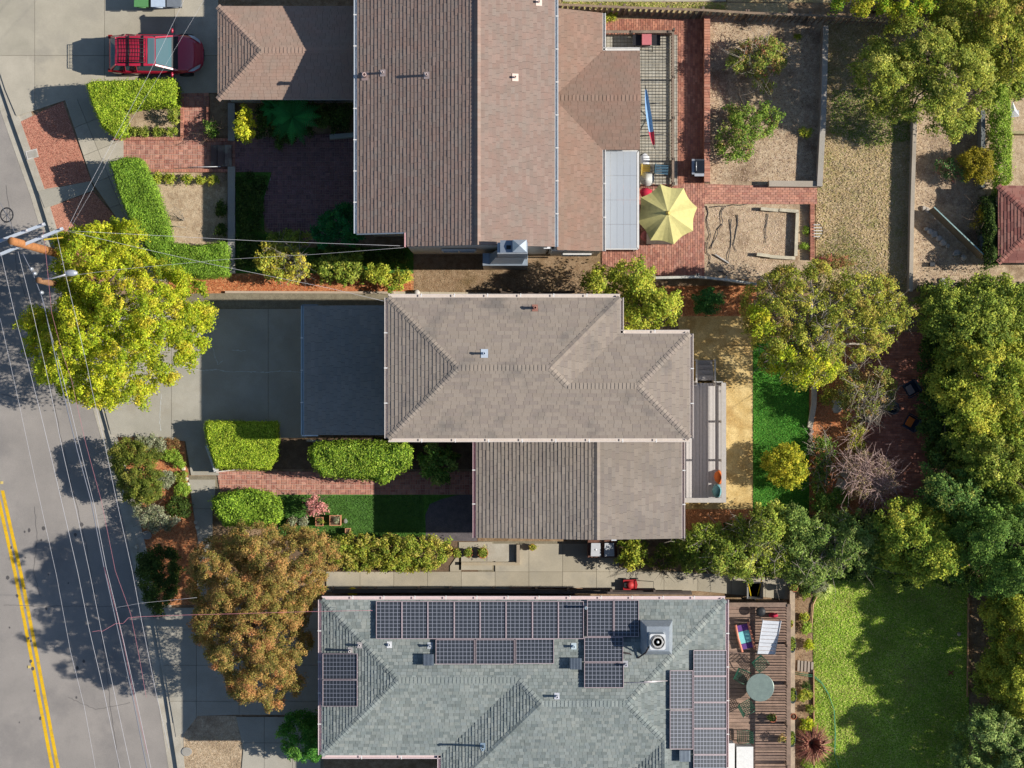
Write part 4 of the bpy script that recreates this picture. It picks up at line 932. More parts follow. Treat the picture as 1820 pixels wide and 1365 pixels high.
# street side
plant('tree', 'large bright yellow green tree beside the utility poles at the kerb', 'tree',
      [(80, 405), (130, 402), (165, 384), (200, 392), (232, 380), (248, 410), (244, 450), (262, 448), (285, 470), (325, 478), (350, 500), (362, 540), (378, 552), (368, 572), (358, 600), (340, 640), (315, 660), (300, 680), (262, 690), (255, 716), (226, 728), (205, 716), (180, 722), (150, 726), (130, 712), (105, 712), (88, 690), (62, 690), (48, 665), (52, 640), (30, 628), (24, 602), (38, 590), (12, 582), (26, 560), (40, 540), (80, 548), (96, 520), (70, 478), (92, 450)],
      2.4, 7.6, YEL, .11, .36, 4.3, 101, at=(190, 570), gap=.0, jit=.35, fill=.45, tone=.2)
plant('clipped_hedge', 'clipped yellow green L shaped hedge beside the red car', 'hedge', [(156, 152), (168, 146), (310, 142), (316, 155), (314, 187), (250, 190), (221, 196), (223, 240), (205, 243), (184, 228), (166, 186)], .1, 2.15, HEDGE, .09, .17, 4.2, 102, None, .97, .05, True)
plant('clipped_hedge', 'long clipped green hedge running down to a square end by the bare soil bed', 'hedge', [(198, 290), (222, 281), (250, 282), (266, 310), (282, 350), (297, 395), (305, 432), (350, 438), (398, 430), (405, 440), (404, 490), (360, 494), (318, 490), (285, 470), (262, 440), (232, 390), (212, 340)], .1, 2.15, HEDG2, .09, .17, 4.2, 103, None, .97, .05, True)
plant('clipped_hedge', 'clipped L shaped hedge at the mouth of the middle driveway', 'hedge', [(365, 752), (372, 749), (428, 750), (493, 751), (493, 812), (478, 834), (384, 832), (376, 810), (366, 772)], .1, 1.25, HEDGE, .09, .17, 4.2, 104, None, .97, .05, True)
plant('clipped_shrub', 'broad rounded glossy hedge shrub above the middle brick path', 'shrub', [(550, 800), (562, 786), (620, 784), (720, 785), (734, 800), (728, 830), (705, 842), (684, 860), (660, 852), (620, 848), (575, 846), (556, 828)], .2, 2.1, pal((150, 176, 56, 3), (118, 150, 46, 3), (80, 112, 36, 1.5), (176, 194, 80, 1)), .12, .28, 4, 105, None, .8, .15, True)
plant('round_shrub', 'small round dark shrub between the glossy hedge and the gabled wing', 'shrub', ell(778, 822, 36, 37, 14, .06, 3), .2, 1.9, GLOSS, .12, .26, 3.8, 106, None, .3, .2)
plant('clipped_shrub', 'rounded light green hedge shrub at the left end of the front lawn', 'shrub', [(376, 888), (395, 878), (440, 870), (480, 876), (498, 892), (500, 920), (486, 936), (400, 934), (384, 912)], .2, 1.5, pal((160, 190, 62, 3), (126, 160, 50, 3), (90, 122, 40, 1.5)), .12, .26, 4, 107, None, .75, .15, True)
plant('tree', 'large dense orange brown autumn tree beside the lower driveway', 'tree',
      [(330, 985), (350, 962), (385, 958), (412, 940), (450, 934), (500, 936), (545, 946), (585, 958), (600, 980), (590, 1010), (575, 1040), (560, 1075), (540, 1100), (538, 1130), (555, 1150), (545, 1180), (530, 1200), (545, 1222), (525, 1245), (500, 1240), (490, 1268), (475, 1272), (455, 1252), (420, 1258), (398, 1240), (385, 1205), (365, 1190), (355, 1160), (338, 1150), (330, 1115), (345, 1080), (322, 1060), (326, 1020)],
      1.8, 6.6, AUT, .08, .27, 4.0, 108, at=(455, 1105), jit=.3, tone=.22)
plant('bush', 'large round olive green bush at the kerb above the grey sage bush', 'bush', [(198, 800), (205, 782), (235, 776), (262, 786), (285, 810), (290, 845), (284, 880), (262, 900), (236, 902), (214, 880), (202, 850)], .1, 2.3, pal((128, 136, 50, 3), (100, 114, 42, 3), (76, 92, 36, 2), (150, 146, 66, 1)), .08, .26, 4.2, 109, None, .35, .2)
plant('sage_bush', 'silvery grey bush at the kerb below the round olive bush', 'bush', [(236, 900), (262, 892), (300, 905), (320, 925), (300, 942), (262, 945), (240, 925)], .1, 1.1, SAGE, .08, .2, 3, 110, None, .3, .3, twigs=2)
plant('bush', 'flat grey green spreading shrub at the top of the kerbside bed', 'bush', [(232, 778), (262, 772), (300, 782), (290, 800), (262, 800)], .05, .8, SAGE, .08, .18, 2.6, 111, None, .3, .4)
plant('bush', 'low reddish brown shrub along the driveway edge of the kerbside bed', 'bush', [(275, 778), (322, 778), (326, 792), (300, 798), (276, 794)], .03, .5, pal((150, 110, 72, 3), (126, 112, 64, 2)), .07, .14, 2.6, 112, None, .5, .3)
for i_, (x, y, r_, z, pl_, lb) in enumerate(((300, 806, 16, .5, LIME, 'low bright green perennial beside the driveway in the kerbside bed'), (318, 822, 12, .4, LIME, 'small bright green clump near the middle edge of the kerbside bed'), (296, 852, 17, .5, SAGE, 'pale grey lavender mound beside orange mulch in the kerbside bed'), (320, 848, 12, .4, GRN, 'small green clump by the edging stones opposite the brick path'), (324, 872, 16, .45, LIME, 'green perennial clump just below the orange mulch patch'), (318, 900, 22, .7, DRK, 'dark green shaded shrub right of the silvery bush'))):
    plant('perennial', lb, 'plant', ell(x, y, r_, r_ * .9, 10, .15, i_), .02, z, pl_, .08, .12, 3, 120 + i_, None, .3, .3, trunk=False)
plant('bush', 'dark green shaded bush on the kerb beside the autumn tree', 'bush', [(245, 985), (275, 970), (310, 975), (325, 1010), (318, 1060), (290, 1092), (262, 1088), (250, 1050), (243, 1010)], .1, 1.9, DRK, .1, .3, 3.4, 130, None, .3, .25)
plant('hedge', 'loose green and yellow hedge row below the front lawn', 'hedge', [(590, 956), (640, 950), (752, 952), (800, 962), (806, 978), (790, 1000), (760, 1016), (700, 1014), (610, 1014), (585, 1000)], .1, 1.25, pal((170, 172, 62, 3), (136, 156, 54, 3), (194, 176, 90, 1.6), (96, 116, 40, 1.4)), .1, .22, 3.8, 131, None, .4, .3)
plant('japanese_maple', 'small pinkish maple growing among the terracotta pots', 'tree', [(540, 888), (557, 878), (572, 892), (583, 903), (572, 916), (556, 922), (540, 910)], .2, 1.3, pal((206, 148, 136, 3), (188, 126, 112, 2)), .1, .14, 2.2, 132, None, .2, .4, twigs=2)
plant('round_shrub', 'round deep green shrub below the left eave of the lower house', 'shrub', [(492, 1290), (510, 1270), (545, 1262), (578, 1270), (590, 1320), (572, 1345), (540, 1360), (510, 1345), (498, 1320)], .1, 1.9, pal((82, 142, 52, 3), (62, 116, 44, 3), (124, 170, 66, 1)), .09, .26, 4.2, 133, None, .4, .15)
# upper front garden
for i_, x in enumerate((235, 256, 281, 305)): plant('bedding_plant', 'low green mound in the row below the L shaped hedge, %s' % ('leftmost', 'second from the left', 'third from the left', 'rightmost')[i_], 'plant', ell(x, 234, 11, 9, 10, .15, i_), .02, .45, GRN, .08, .1, 3, 140 + i_, 'mounds below the L shaped hedge', .3, .3, trunk=False)
plant('bedding_plant', 'upright green shrub at the right edge of the small soil bed by the brick path', 'plant', ell(309, 204, 12, 17, 12, .15, 9), .02, .8, GRN, .08, .14, 3, 145, None, .3, .3)
for i_, (x, y) in enumerate(((279, 316), (302, 316), (333, 320), (355, 320), (378, 320))): plant('bedding_plant', 'low yellow green plant above the bare soil bed, %s' % ('nearest the hedge', 'second from the hedge', 'middle of five', 'fourth from the hedge', 'farthest from the hedge')[i_], 'plant', ell(x, y, 10, 10, 10, .2, i_ + 4), .02, .5, YGR, .08, .1, 2.6, 150 + i_, 'plants above the bare soil bed', .3, .3, trunk=False)
for i_, (x, y, lb) in enumerate(((392, 370, 'dim shrub beside the pale garden wall, upper one of two'), (393, 412, 'dim shrub beside the pale garden wall, lower one of two'))): plant('shrub', lb, 'shrub', ell(x, y, 11, 15, 10, .15, i_), .02, .6, DRK, .08, .12, 3, 160 + i_, None, .3, .3, trunk=False)
plant('small_shrub', 'small spiky shrub beside the short brick path throwing a leafy shadow', 'shrub', ell(374, 228, 12, 16, 12, .25, 5), .02, 1.0, GLOSS, .1, .13, 2.4, 165, None, .2, .4, twigs=2)
plant('lemon_tree', 'bright yellow green bush at the left corner below the upper garage', 'bush', [(412, 228), (420, 205), (432, 188), (446, 196), (456, 215), (454, 240), (440, 252), (420, 244)], .3, 1.9, pal((216, 208, 60, 3), (190, 196, 50, 3), (140, 160, 40, 1)), .13, .24, 2.8, 166, None, .2, .35)
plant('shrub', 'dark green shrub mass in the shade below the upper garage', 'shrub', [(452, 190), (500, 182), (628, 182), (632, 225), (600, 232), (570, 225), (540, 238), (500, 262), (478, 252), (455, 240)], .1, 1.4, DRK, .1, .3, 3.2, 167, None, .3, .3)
# tree ferns: arching fronds
def fern(x, y, z, r_, label, seed, n=15, group=None):
    o = P(x, y, 0); t = thing('tree_fern', o, label, 'tree fern', group); rnd = random.Random(seed); mb = MB(); mb.tube([(o.x, o.y, 0), (o.x, o.y, z - .1)], .12, 8, .09, C(80, 60, 44)); part('trunk', mb, K['wood'], t)
    for k in range(n):
        a = 2 * math.pi * k / n + rnd.uniform(-.15, .15); L = r_ * rnd.uniform(.8, 1.1); mb = MB(); prev = None; d = Vector((math.cos(a), math.sin(a), 0)); s_ = Vector((-d.y, d.x, 0))
        m = 14; pts = [Vector((o.x, o.y, z)) + d * L * q / m + Vector((0, 0, .35 * math.sin(2.3 * q / m) - .25 * (q / m) ** 2)) for q in range(m + 1)]
        col = vary(rnd.choice((C(54, 136, 62, 1), C(44, 112, 50, 1))), .15, rnd)
        mb.tube(pts, .012, 3, .004, col)
        for q in range(1, m + 1):
            w = r_ * .2 * math.sin(math.pi * min(.95, q / m * .8 + .16)); p = pts[q]
            for sg in (-1, 1):
                e = p + s_ * sg * w + d * .07 + Vector((0, 0, -.03)); mb.add([p - d * .035, e - d * .018, e + d * .018, p + d * .035], [(0, 1, 2, 3)], vary(col, .12, rnd))
        part('frond', mb, K['leaf'], t)
fern(528, 218, 1.9, 1.15, 'feathery green tree fern in the shade of the upper garage, larger one', 5)
fern(497, 200, 1.4, .75, 'feathery green tree fern in the shade of the upper garage, smaller one at left', 6, 12)
plant('tree', 'deep green shaded tree at the inner corner of the brick courtyard', 'tree', [(552, 412), (560, 390), (585, 372), (610, 362), (632, 360), (640, 400), (640, 430), (600, 440), (565, 436)], .8, 3.2, DEEP, .11, .3, 3.6, 170)
plant('bush', 'green bush at the bottom edge of the brick courtyard', 'bush', [(470, 430), (485, 412), (520, 408), (550, 415), (552, 440), (500, 445)], .1, 1.3, GRN, .1, .24, 3, 171)
plant('flowering_shrub', 'large yellow leaved shrub with pale bare twigs on its top beside the mulch strip', 'shrub', [(452, 455), (465, 438), (490, 432), (525, 436), (545, 450), (552, 475), (540, 494), (505, 502), (470, 490), (455, 475)], .2, 2.0, pal((206, 190, 70, 3), (168, 176, 66, 2), (120, 140, 60, 1)), .12, .25, 2.8, 172, None, .3, .3, twigs=8, bark='greybark', ntar=14)
plant('shrub', 'green shrub right of the yellow leaved shrub on the mulch strip', 'shrub', [(550, 470), (575, 450), (610, 443), (645, 448), (648, 470), (655, 500), (630, 512), (590, 505), (560, 498)], .2, 1.7, GRN, .12, .24, 3, 173, None, .3, .3)
plant('shrub', 'yellow green shrub at the right end of the orange mulch strip', 'shrub', [(648, 480), (665, 470), (720, 470), (730, 482), (730, 500), (705, 514), (690, 518), (655, 508)], .2, 1.4, YGR, .12, .22, 3, 174, None, .4, .3)
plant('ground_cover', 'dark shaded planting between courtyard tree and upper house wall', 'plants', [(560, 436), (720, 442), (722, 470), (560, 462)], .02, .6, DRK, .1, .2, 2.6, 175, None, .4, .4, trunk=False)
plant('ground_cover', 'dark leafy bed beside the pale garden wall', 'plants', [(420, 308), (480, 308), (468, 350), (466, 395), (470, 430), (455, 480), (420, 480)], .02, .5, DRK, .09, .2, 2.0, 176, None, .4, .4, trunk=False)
# right of the middle house
plant('tree', 'leafy green tree between the middle house roof and the brick patio', 'tree', [(1020, 520), (1040, 500), (1048, 478), (1080, 470), (1110, 462), (1148, 450), (1160, 480), (1162, 505), (1180, 518), (1208, 522), (1212, 545), (1205, 570), (1190, 580), (1160, 590), (1104, 592), (1104, 532), (1060, 530)], 1.2, 3.9, YGR, .12, .34, 3.2, 180)
plant('round_shrub', 'round dark green shrub against the mulch below the leaning white fence', 'shrub', [(1232, 530), (1245, 516), (1262, 512), (1280, 520), (1282, 540), (1272, 560), (1248, 563), (1236, 550)], .1, 1.5, pal((60, 110, 50, 3), (84, 132, 56, 2), (120, 150, 90, .6)), .1, .22, 3.8, 181, None, .3, .2)
plant('tree', 'large thinning green and yellow tree with bare grey branches at its middle', 'tree', [(1325, 530), (1340, 500), (1375, 475), (1430, 462), (1480, 466), (1530, 478), (1580, 480), (1605, 510), (1638, 548), (1625, 580), (1600, 605), (1560, 632), (1530, 640), (1515, 625), (1510, 660), (1480, 682), (1430, 690), (1385, 668), (1345, 640), (1335, 600), (1318, 560)], 1.6, 5.2, OLV, .11, .34, 2.2, 182, at=(1425, 590), gap=.1, twigs=11, bark='greybark', ntar=34, jit=.5, extra=[([(1340, 640), (1400, 605), (1470, 612), (1512, 640), (1480, 682), (1430, 690), (1385, 668)], YEL, 1.6), ([(1325, 540), (1370, 545), (1372, 600), (1336, 605)], YEL, 1.6)])
plant('yellow_bush', 'round yellow leaved bush standing in the bright back lawn', 'bush', [(1357, 830), (1365, 800), (1385, 785), (1400, 780), (1425, 796), (1437, 820), (1437, 850), (1420, 864), (1395, 868), (1370, 855)], .3, 2.0, pal((200, 192, 58, 3), (176, 178, 52, 3), (130, 146, 44, 2.2)), .1, .22, 3, 183, None, .15, .3)
plant('bare_tree', 'sparse tree with pinkish grey bare twigs over the lower brick courtyard', 'tree', [(1490, 840), (1500, 812), (1530, 802), (1565, 805), (1592, 825), (1604, 860), (1580, 885), (1555, 905), (1520, 888), (1495, 865)], .8, 2.6, pal((176, 150, 120, 3), (150, 140, 90, 2)), .08, .25, .7, 184, at=(1540, 850), twigs=16, bark='pinkbark', ntar=26, jit=.5)
plant('sparse_tree', 'sparse fruit tree reaching over the fire pit and edging stones', 'tree', [(1480, 700), (1500, 670), (1540, 645), (1580, 650), (1600, 690), (1590, 730), (1560, 745), (1530, 760), (1500, 745)], .8, 2.9, pal((150, 156, 70, 3), (122, 132, 56, 3), (180, 130, 90, .8)), .1, .25, 1.4, 185, at=(1535, 745), twigs=8, bark='greybark', ntar=20, jit=.5)
plant('shrub', 'rusty low shrub among the orange mulch beside the fire pit yard', 'shrub', [(1500, 760), (1530, 750), (1545, 780), (1530, 805), (1505, 800)], .1, .9, OLV, .09, .2, 1.8, 188, twigs=4, bark='pinkbark')
plant('shrub', 'loose olive shrub at the top of the orange mulch bed', 'shrub', [(1455, 690), (1475, 680), (1490, 700), (1478, 722), (1458, 716)], .1, .8, OLV, .09, .18, 1.6, 189)
plant('sparse_bush', 'thin green shrub at the right edge of the back lawn', 'shrub', [(1437, 790), (1465, 770), (1490, 790), (1480, 840), (1470, 880), (1445, 870)], .1, 1.1, GLOSS, .09, .2, 1.3, 186, twigs=8, bark='greybark', ntar=10)
plant('bush', 'green shrub in the dark corner under the long tree belt', 'bush', [(1440, 880), (1500, 868), (1520, 890), (1480, 915), (1442, 910)], .1, 1.3, GLOSS, .1, .22, 2.2, 187)
# belt of trees along the lower boundary
plant('tree', 'leafy shrub tree beside the two grey utility boxes', 'tree', [(1085, 985), (1100, 962), (1130, 956), (1152, 966), (1150, 995), (1130, 1010), (1100, 1006)], .3, 2.0, YGR, .12, .28, 3, 190)
plant('tree', 'low rambling shrub between the utility boxes and the tree belt', 'shrub', [(1150, 975), (1205, 965), (1215, 1000), (1180, 1014), (1150, 1006)], .2, 1.3, GRN, .11, .24, 2, 191, twigs=5, ntar=12)
plant('tree', 'grey green tree directly below the back lawn', 'tree', [(1200, 960), (1245, 930), (1300, 940), (1335, 905), (1370, 892), (1405, 898), (1420, 950), (1410, 1020), (1340, 1034), (1280, 1024), (1205, 1014)], .8, 3.6, GRN, .11, .36, 3.0, 192, twigs=8, bark='greybark', ntar=18)
plant('tree', 'grey green tree above the upper corner of the large patchy lawn', 'tree', [(1385, 900), (1450, 902), (1480, 922), (1520, 905), (1570, 925), (1585, 985), (1555, 1022), (1480, 1028), (1440, 1052), (1400, 1036), (1380, 960)], .8, 3.8, pal((140, 162, 76, 3), (112, 138, 62, 3), (82, 104, 50, 2), (166, 172, 96, 1)), .11, .36, 3.0, 193, twigs=6, bark='greybark', ntar=14)
plant('tree', 'yellow green tree above the shaded part of the large lawn', 'tree', [(1545, 930), (1570, 900), (1600, 888), (1650, 890), (1700, 915), (1725, 960), (1725, 1010), (1690, 1042), (1640, 1042), (1585, 1032), (1550, 990)], .9, 5.2, pal((168, 176, 62, 3), (130, 154, 54, 3), (96, 122, 44, 2), (196, 188, 70, 1)), .12, .4, 3.3, 194, twigs=2)
plant('tree', 'dark green tree at the bottom right side of the brick courtyard', 'tree', [(1630, 850), (1665, 815), (1720, 805), (1775, 820), (1790, 880), (1775, 940), (1715, 950), (1680, 935), (1640, 905)], .9, 4.2, pal((112, 146, 66, 3), (84, 118, 54, 3), (60, 88, 42, 2), (176, 182, 84, .8)), .12, .42, 3.3, 195)
plant('tree', 'tall green tree in the lower right tree mass by the frame edge', 'tree', [(1695, 930), (1765, 895), (1960, 880), (1960, 1050), (1800, 1075), (1745, 1060), (1700, 1030)], 1.2, 6.6, pal((120, 150, 62, 3), (90, 122, 50, 3), (64, 92, 38, 2)), .12, .42, 3.3, 196)
# right-hand mass
plant('tree', 'large tree with yellow lit top at the right edge beside the brick courtyard', 'tree', [(1668, 650), (1690, 600), (1740, 575), (1790, 580), (1860, 600), (1860, 790), (1780, 785), (1720, 775), (1676, 750), (1656, 700)], 1.3, 4.6, pal((178, 182, 66, 3), (142, 160, 54, 3), (106, 130, 44, 2), (200, 192, 70, 1.6)), .12, .44, 3.3, 200)
plant('tree', 'dense tree with blue green shaded hollow above the right tree mass', 'tree', [(1636, 520), (1662, 496), (1710, 503), (1740, 486), (1790, 490), (1860, 500), (1860, 640), (1790, 640), (1730, 640), (1690, 650), (1650, 610), (1630, 560)], 1.2, 4.4, pal((168, 178, 68, 3), (130, 148, 56, 3), (90, 112, 46, 2)), .12, .42, 3.3, 201)
plant('tree', 'dark tree along the right side of the brick courtyard', 'tree', [(1640, 590), (1690, 596), (1720, 640), (1715, 700), (1720, 760), (1715, 810), (1662, 836), (1642, 780), (1632, 700)], .8, 2.4, pal((92, 116, 46, 3), (66, 92, 40, 3), (48, 72, 32, 2)), .12, .36, 3.2, 202)
plant('tree', 'green tree at the right edge below the yellow lit one', 'tree', [(1690, 770), (1760, 755), (1860, 750), (1860, 920), (1780, 915), (1745, 870), (1700, 840)], 1.1, 4.4, GRN, .12, .42, 3.3, 203)
plant('tree', 'large olive green tree in the upper right over the shaded dry lawn', 'tree', [(1518, 120), (1535, 80), (1585, 40), (1630, 20), (1700, 15), (1755, 50), (1785, 110), (1780, 160), (1755, 205), (1725, 236), (1690, 244), (1655, 228), (1630, 212), (1590, 208), (1545, 200), (1525, 160)], 1.4, 5.0, pal((166, 170, 66, 3), (134, 146, 56, 3), (100, 122, 44, 2), (186, 184, 90, 1)), .11, .42, 3.2, 204, at=(1650, 130))
plant('tree', 'yellow green tree cut by the top edge beside the board fence', 'tree', [(1480, 10), (1490, -30), (1560, -40), (1660, -40), (1660, 15), (1620, 30), (1580, 22), (1520, 18)], 1.5, 4.6, pal((170, 178, 50, 3), (120, 160, 44, 2), (200, 180, 60, 1)), .12, .36, 3.2, 205)
plant('tree', 'olive tree in the far upper right corner', 'tree', [(1660, -40), (1860, -40), (1860, 150), (1790, 150), (1745, 110), (1720, 50), (1660, 30)], 1.3, 4.6, OLV, .11, .42, 3.2, 206)
plant('tree', 'pale grey green tree in the bottom right corner', 'tree', [(1698, 1330), (1700, 1290), (1730, 1262), (1780, 1258), (1960, 1262), (1960, 1440), (1720, 1440), (1690, 1380)], .8, 4.3, pal((164, 182, 102, 3), (136, 160, 84, 3), (104, 130, 60, 2)), .11, .38, 6.0, 207, twigs=3, bark='greybark')
plant('tree', 'yellow green tree on the right edge beside the narrow bark bed', 'tree', [(1755, 1090), (1780, 1050), (1960, 1040), (1960, 1285), (1785, 1275), (1755, 1215), (1768, 1160)], .8, 4.7, pal((186, 184, 66, 3), (150, 160, 56, 3), (108, 126, 42, 2)), .11, .4, 6.5, 208)
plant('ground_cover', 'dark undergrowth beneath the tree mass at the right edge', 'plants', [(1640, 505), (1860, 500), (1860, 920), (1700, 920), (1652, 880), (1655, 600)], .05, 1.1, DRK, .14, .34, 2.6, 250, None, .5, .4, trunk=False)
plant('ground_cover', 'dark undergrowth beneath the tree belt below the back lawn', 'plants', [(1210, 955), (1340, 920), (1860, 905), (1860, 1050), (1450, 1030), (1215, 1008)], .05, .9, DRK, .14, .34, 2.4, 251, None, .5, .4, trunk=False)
plant('ground_cover', 'green undergrowth under the tree in the far upper right corner', 'plants', [(1620, -40), (1860, -40), (1860, 170), (1775, 180), (1640, 40)], .05, .9, GRN, .14, .34, 2.2, 252, None, .5, .4, trunk=False)
plant('ground_cover', 'green undergrowth along the right edge beside the bark bed', 'plants', [(1764, 1050), (1860, 1050), (1860, 1420), (1764, 1420)], .05, .9, GRN, .14, .34, 2.2, 253, None, .5, .4, trunk=False)
plant('shrub', 'green shaded shrub in the narrow bark bed right of the large lawn', 'shrub', [(1722, 1190), (1745, 1180), (1765, 1200), (1760, 1230), (1735, 1235)], .1, 1.6, GRN, .11, .24, 2.6, 209)
plant('cypress_hedge', 'tall narrow bright green hedge along the right boundary', 'hedge', [(1762, 150), (1782, 140), (1796, 180), (1798, 240), (1798, 320), (1778, 340), (1768, 350), (1765, 280), (1760, 220)], .2, 1.3, LIME, .1, .22, 4, 210, None, .6, .25)
plant('cypress_hedge', 'dark shaded hedge beside the small reddish roof', 'hedge', [(1745, 350), (1770, 345), (1774, 400), (1774, 470), (1750, 480)], .2, 1.8, DRK, .1, .22, 3.4, 211, None, .6, .25)
plant('golden_shrub', 'rounded golden olive shrub beside the rose bush', 'shrub', [(1705, 280), (1725, 268), (1755, 252), (1768, 275), (1766, 310), (1745, 328), (1715, 318)], .1, 1.6, pal((170, 156, 44, 3), (130, 124, 40, 3)), .07, .22, 3.6, 212, None, .3, .2)
plant('rose_bush', 'rose bush with pink blooms beside the golden olive shrub', 'shrub', [(1665, 288), (1690, 280), (1712, 300), (1726, 318), (1715, 325), (1685, 318), (1668, 305)], .1, 1.0, pal((120, 160, 90, 3), (86, 126, 60, 3), (220, 110, 120, .9)), .09, .15, 2.2, 213, None, .2, .4, twigs=3)
plant('golden_shrub', 'mustard yellow shrub near the leaning metal sheet', 'shrub', [(1735, 375), (1755, 360), (1768, 375), (1760, 405), (1740, 412), (1722, 405)], .1, 1.2, pal((190, 166, 40, 3), (150, 134, 40, 2), (120, 110, 80, 1)), .08, .18, 2.4, 214, None, .3, .3, twigs=3)
plant('rose_bush', 'upper of the two loose rose shrubs in the dry garden plot', 'shrub', [(1300, 95), (1325, 68), (1365, 62), (1395, 78), (1405, 100), (1392, 130), (1370, 158), (1345, 150), (1330, 125), (1298, 130), (1285, 118)], .3, 2.1, pal((156, 168, 74, 3), (122, 144, 56, 3), (190, 116, 100, .8), (184, 164, 84, 1)), .1, .22, 2.4, 215, None, .1, .4, twigs=6, bark='greybark', ntar=18)
plant('rose_bush', 'lower of the two loose rose shrubs in the dry garden plot', 'shrub', [(1285, 182), (1330, 185), (1365, 180), (1395, 205), (1375, 235), (1345, 250), (1335, 280), (1300, 288), (1272, 270), (1275, 230), (1300, 215)], .3, 1.7, pal((130, 156, 60, 3), (100, 132, 50, 3), (170, 170, 80, 1), (190, 110, 110, .3)), .1, .22, 2.2, 216, None, .1, .5, twigs=4)
plant('dry_flowers', 'pink flowering weeds at the lower end of the dry lawn', 'plants', [(1455, 460), (1480, 448), (1520, 462), (1518, 476), (1480, 478)], .02, .4, pal((200, 80, 96, 1), (150, 150, 80, 3)), .06, .12, 1.4, 217, None, .3, .4, trunk=False)
for i_, (x, y, r_, z, pl_, lb) in enumerate(((1432, 235, 12, .4, YGR, 'small yellow green weed near the right wall of the dry plot'), (1420, 66, 8, .3, YGR, 'tiny green weed at the top right of the dry plot'), (1433, 410, 8, .3, LIME, 'small green weed between timber border and brick strip, upper one'), (1431, 438, 9, .3, LIME, 'small green weed between timber border and brick strip, lower one'), (1085, 29, 14, .3, YGR, 'yellow flowering weed under the board fence near the upper house'))):
    plant('weed', lb, 'plant', ell(x, y, r_, r_ * .8, 9, .25, i_), .01, z, pl_, .07, .1, 2, 220 + i_, None, .2, .4, trunk=False)
# border of the large lawn
for i_, (x, y, rx, ry, z, pl_, lb) in enumerate(((1452, 1040, 20, 14, .9, SAGE, 'spiky pale shrub at the top left corner of the large lawn'), (1430, 1040, 16, 16, .8, DRK, 'dark green plant at the top of the narrow border'), (1432, 1057, 8, 8, .4, GRN, 'small green mound below the dark plant in the narrow border'), (1432, 1117, 10, 10, .5, LIME, 'bright green mound in the border below the yellow potted plant'), (1436, 1147, 10, 10, .5, YEL, 'yellow green flowering clump in the border above the stepping slabs'), (1433, 1218, 8, 7, .4, DRK, 'blue green mound in the border below the stepping slabs'), (1430, 1236, 12, 11, .4, YGR, 'yellow green clump in the border beside the large lawn'), (1441, 1260, 9, 8, .4, GRN, 'small green clump between border and hose'), (1434, 1290, 15, 14, .6, YEL, 'golden yellow clump just above the bronze grass'), (1436, 1358, 12, 10, .4, LIME, 'bright green clump at the bottom of the border'))):
    plant('border_plant', lb, 'plant', ell(x, y, rx, ry, 10, .15, i_), .02, z, pl_, .08, .11, 3, 230 + i_, None, .3, .3, trunk=False)
# ornamental grasses
def grass_clump(x, y, r_, h, cols, label, seed, n=260, name='ornamental_grass'):
    o = P(x, y, 0); t = thing(name, o, label, 'ornamental grass'); rnd = random.Random(seed); mb = MB()
    for k in range(n):
        a = rnd.uniform(0, 2 * math.pi); L = r_ * rnd.uniform(.5, 1.15); d = Vector((math.cos(a), math.sin(a), 0)); s_ = Vector((-d.y, d.x, 0)) * .014; c = vary(rnd.choice(cols), .25, rnd); hh = h * rnd.uniform(.5, 1)
        p0 = Vector((o.x, o.y, .02)) + d * .05; p1 = p0 + d * L * .5 + Vector((0, 0, hh)); p2 = p0 + d * L + Vector((0, 0, hh * .7))
        mb.add([p0 - s_, p0 + s_, p1 + s_, p1 - s_, p2], [(0, 1, 2, 3), (3, 2, 4)], c)
    part('blades', mb, K['blade'], t)
    return t
grass_clump(1442, 1320, .9, .7, [C(150, 96, 84, 1), C(176, 130, 104, 1), C(120, 76, 66, 1)], 'large bronze coloured tufted grass at the border of the patchy lawn', 1, 620)
grass_clump(1459, 1045, .5, .5, [C(200, 206, 120, 1), C(170, 186, 96, 1)], 'pale yellow striped grass tuft at the corner of the patchy lawn', 2, 200)
# turf blades (stuff)
def turf(name, region, n, size, pl, label, h=.05, seed=1, holes=()):
    rng = np.random.default_rng(seed); poly = [(p.x, p.y) for p in PX(region)]; x, y = sample_in(poly, n, rng)
    pos = np.stack([x, y, rng.uniform(.02, .02 + h, n)], 1); nr = rng.normal(size=(n, 3)) * .38 + np.array([0, 0, 1.0]); pc = np.array([p[:3] for p in pl]); pw = np.array([p[3] for p in pl], float)
    # patches of tone
    tone = 1.4 * np.sin(x * 1.7 + np.sin(y * 1.3) * 2) * np.cos(y * 1.1 + x * .6) + np.sin(x * 4.1 + 2 * np.sin(y * 3.3)) * np.cos(y * 3.9 + np.sin(x * 2.7)); ci = rng.choice(len(pl), n, p=pw / pw.sum()); c = pc[ci] * (1 + .12 * tone)[:, None] * rng.uniform(.84, 1.16, n)[:, None]
    v, f, cc = leaves(pos, nr, size * rng.uniform(.5, 1.5, n), np.clip(c, 0, .9), rng, .3); o = link(name, mesh_np(name, v, f, cc, K['blade'])); o['kind'] = 'stuff'; o['label'] = label; o['category'] = 'grass'; leafcount[0] += n
turf('grass', [(1470, 38), (1617, 38), (1617, 512), (1452, 512), (1452, 335)], 26000, .085, pal((196, 174, 134, 3), (210, 190, 154, 3), (172, 150, 106, 2), (150, 150, 80, 1.3), k=1.1), 'dry straw coloured grass of the upper right lawn', .05, 1)
turf('green_tufts', [(1480, 160), (1617, 160), (1617, 250), (1540, 262), (1472, 235)], 7000, .08, pal((120, 150, 50, 2), (96, 124, 44, 2), (160, 160, 90, 1), k=1), 'greener grass at the shaded upper end of the dry lawn', .06, 21)
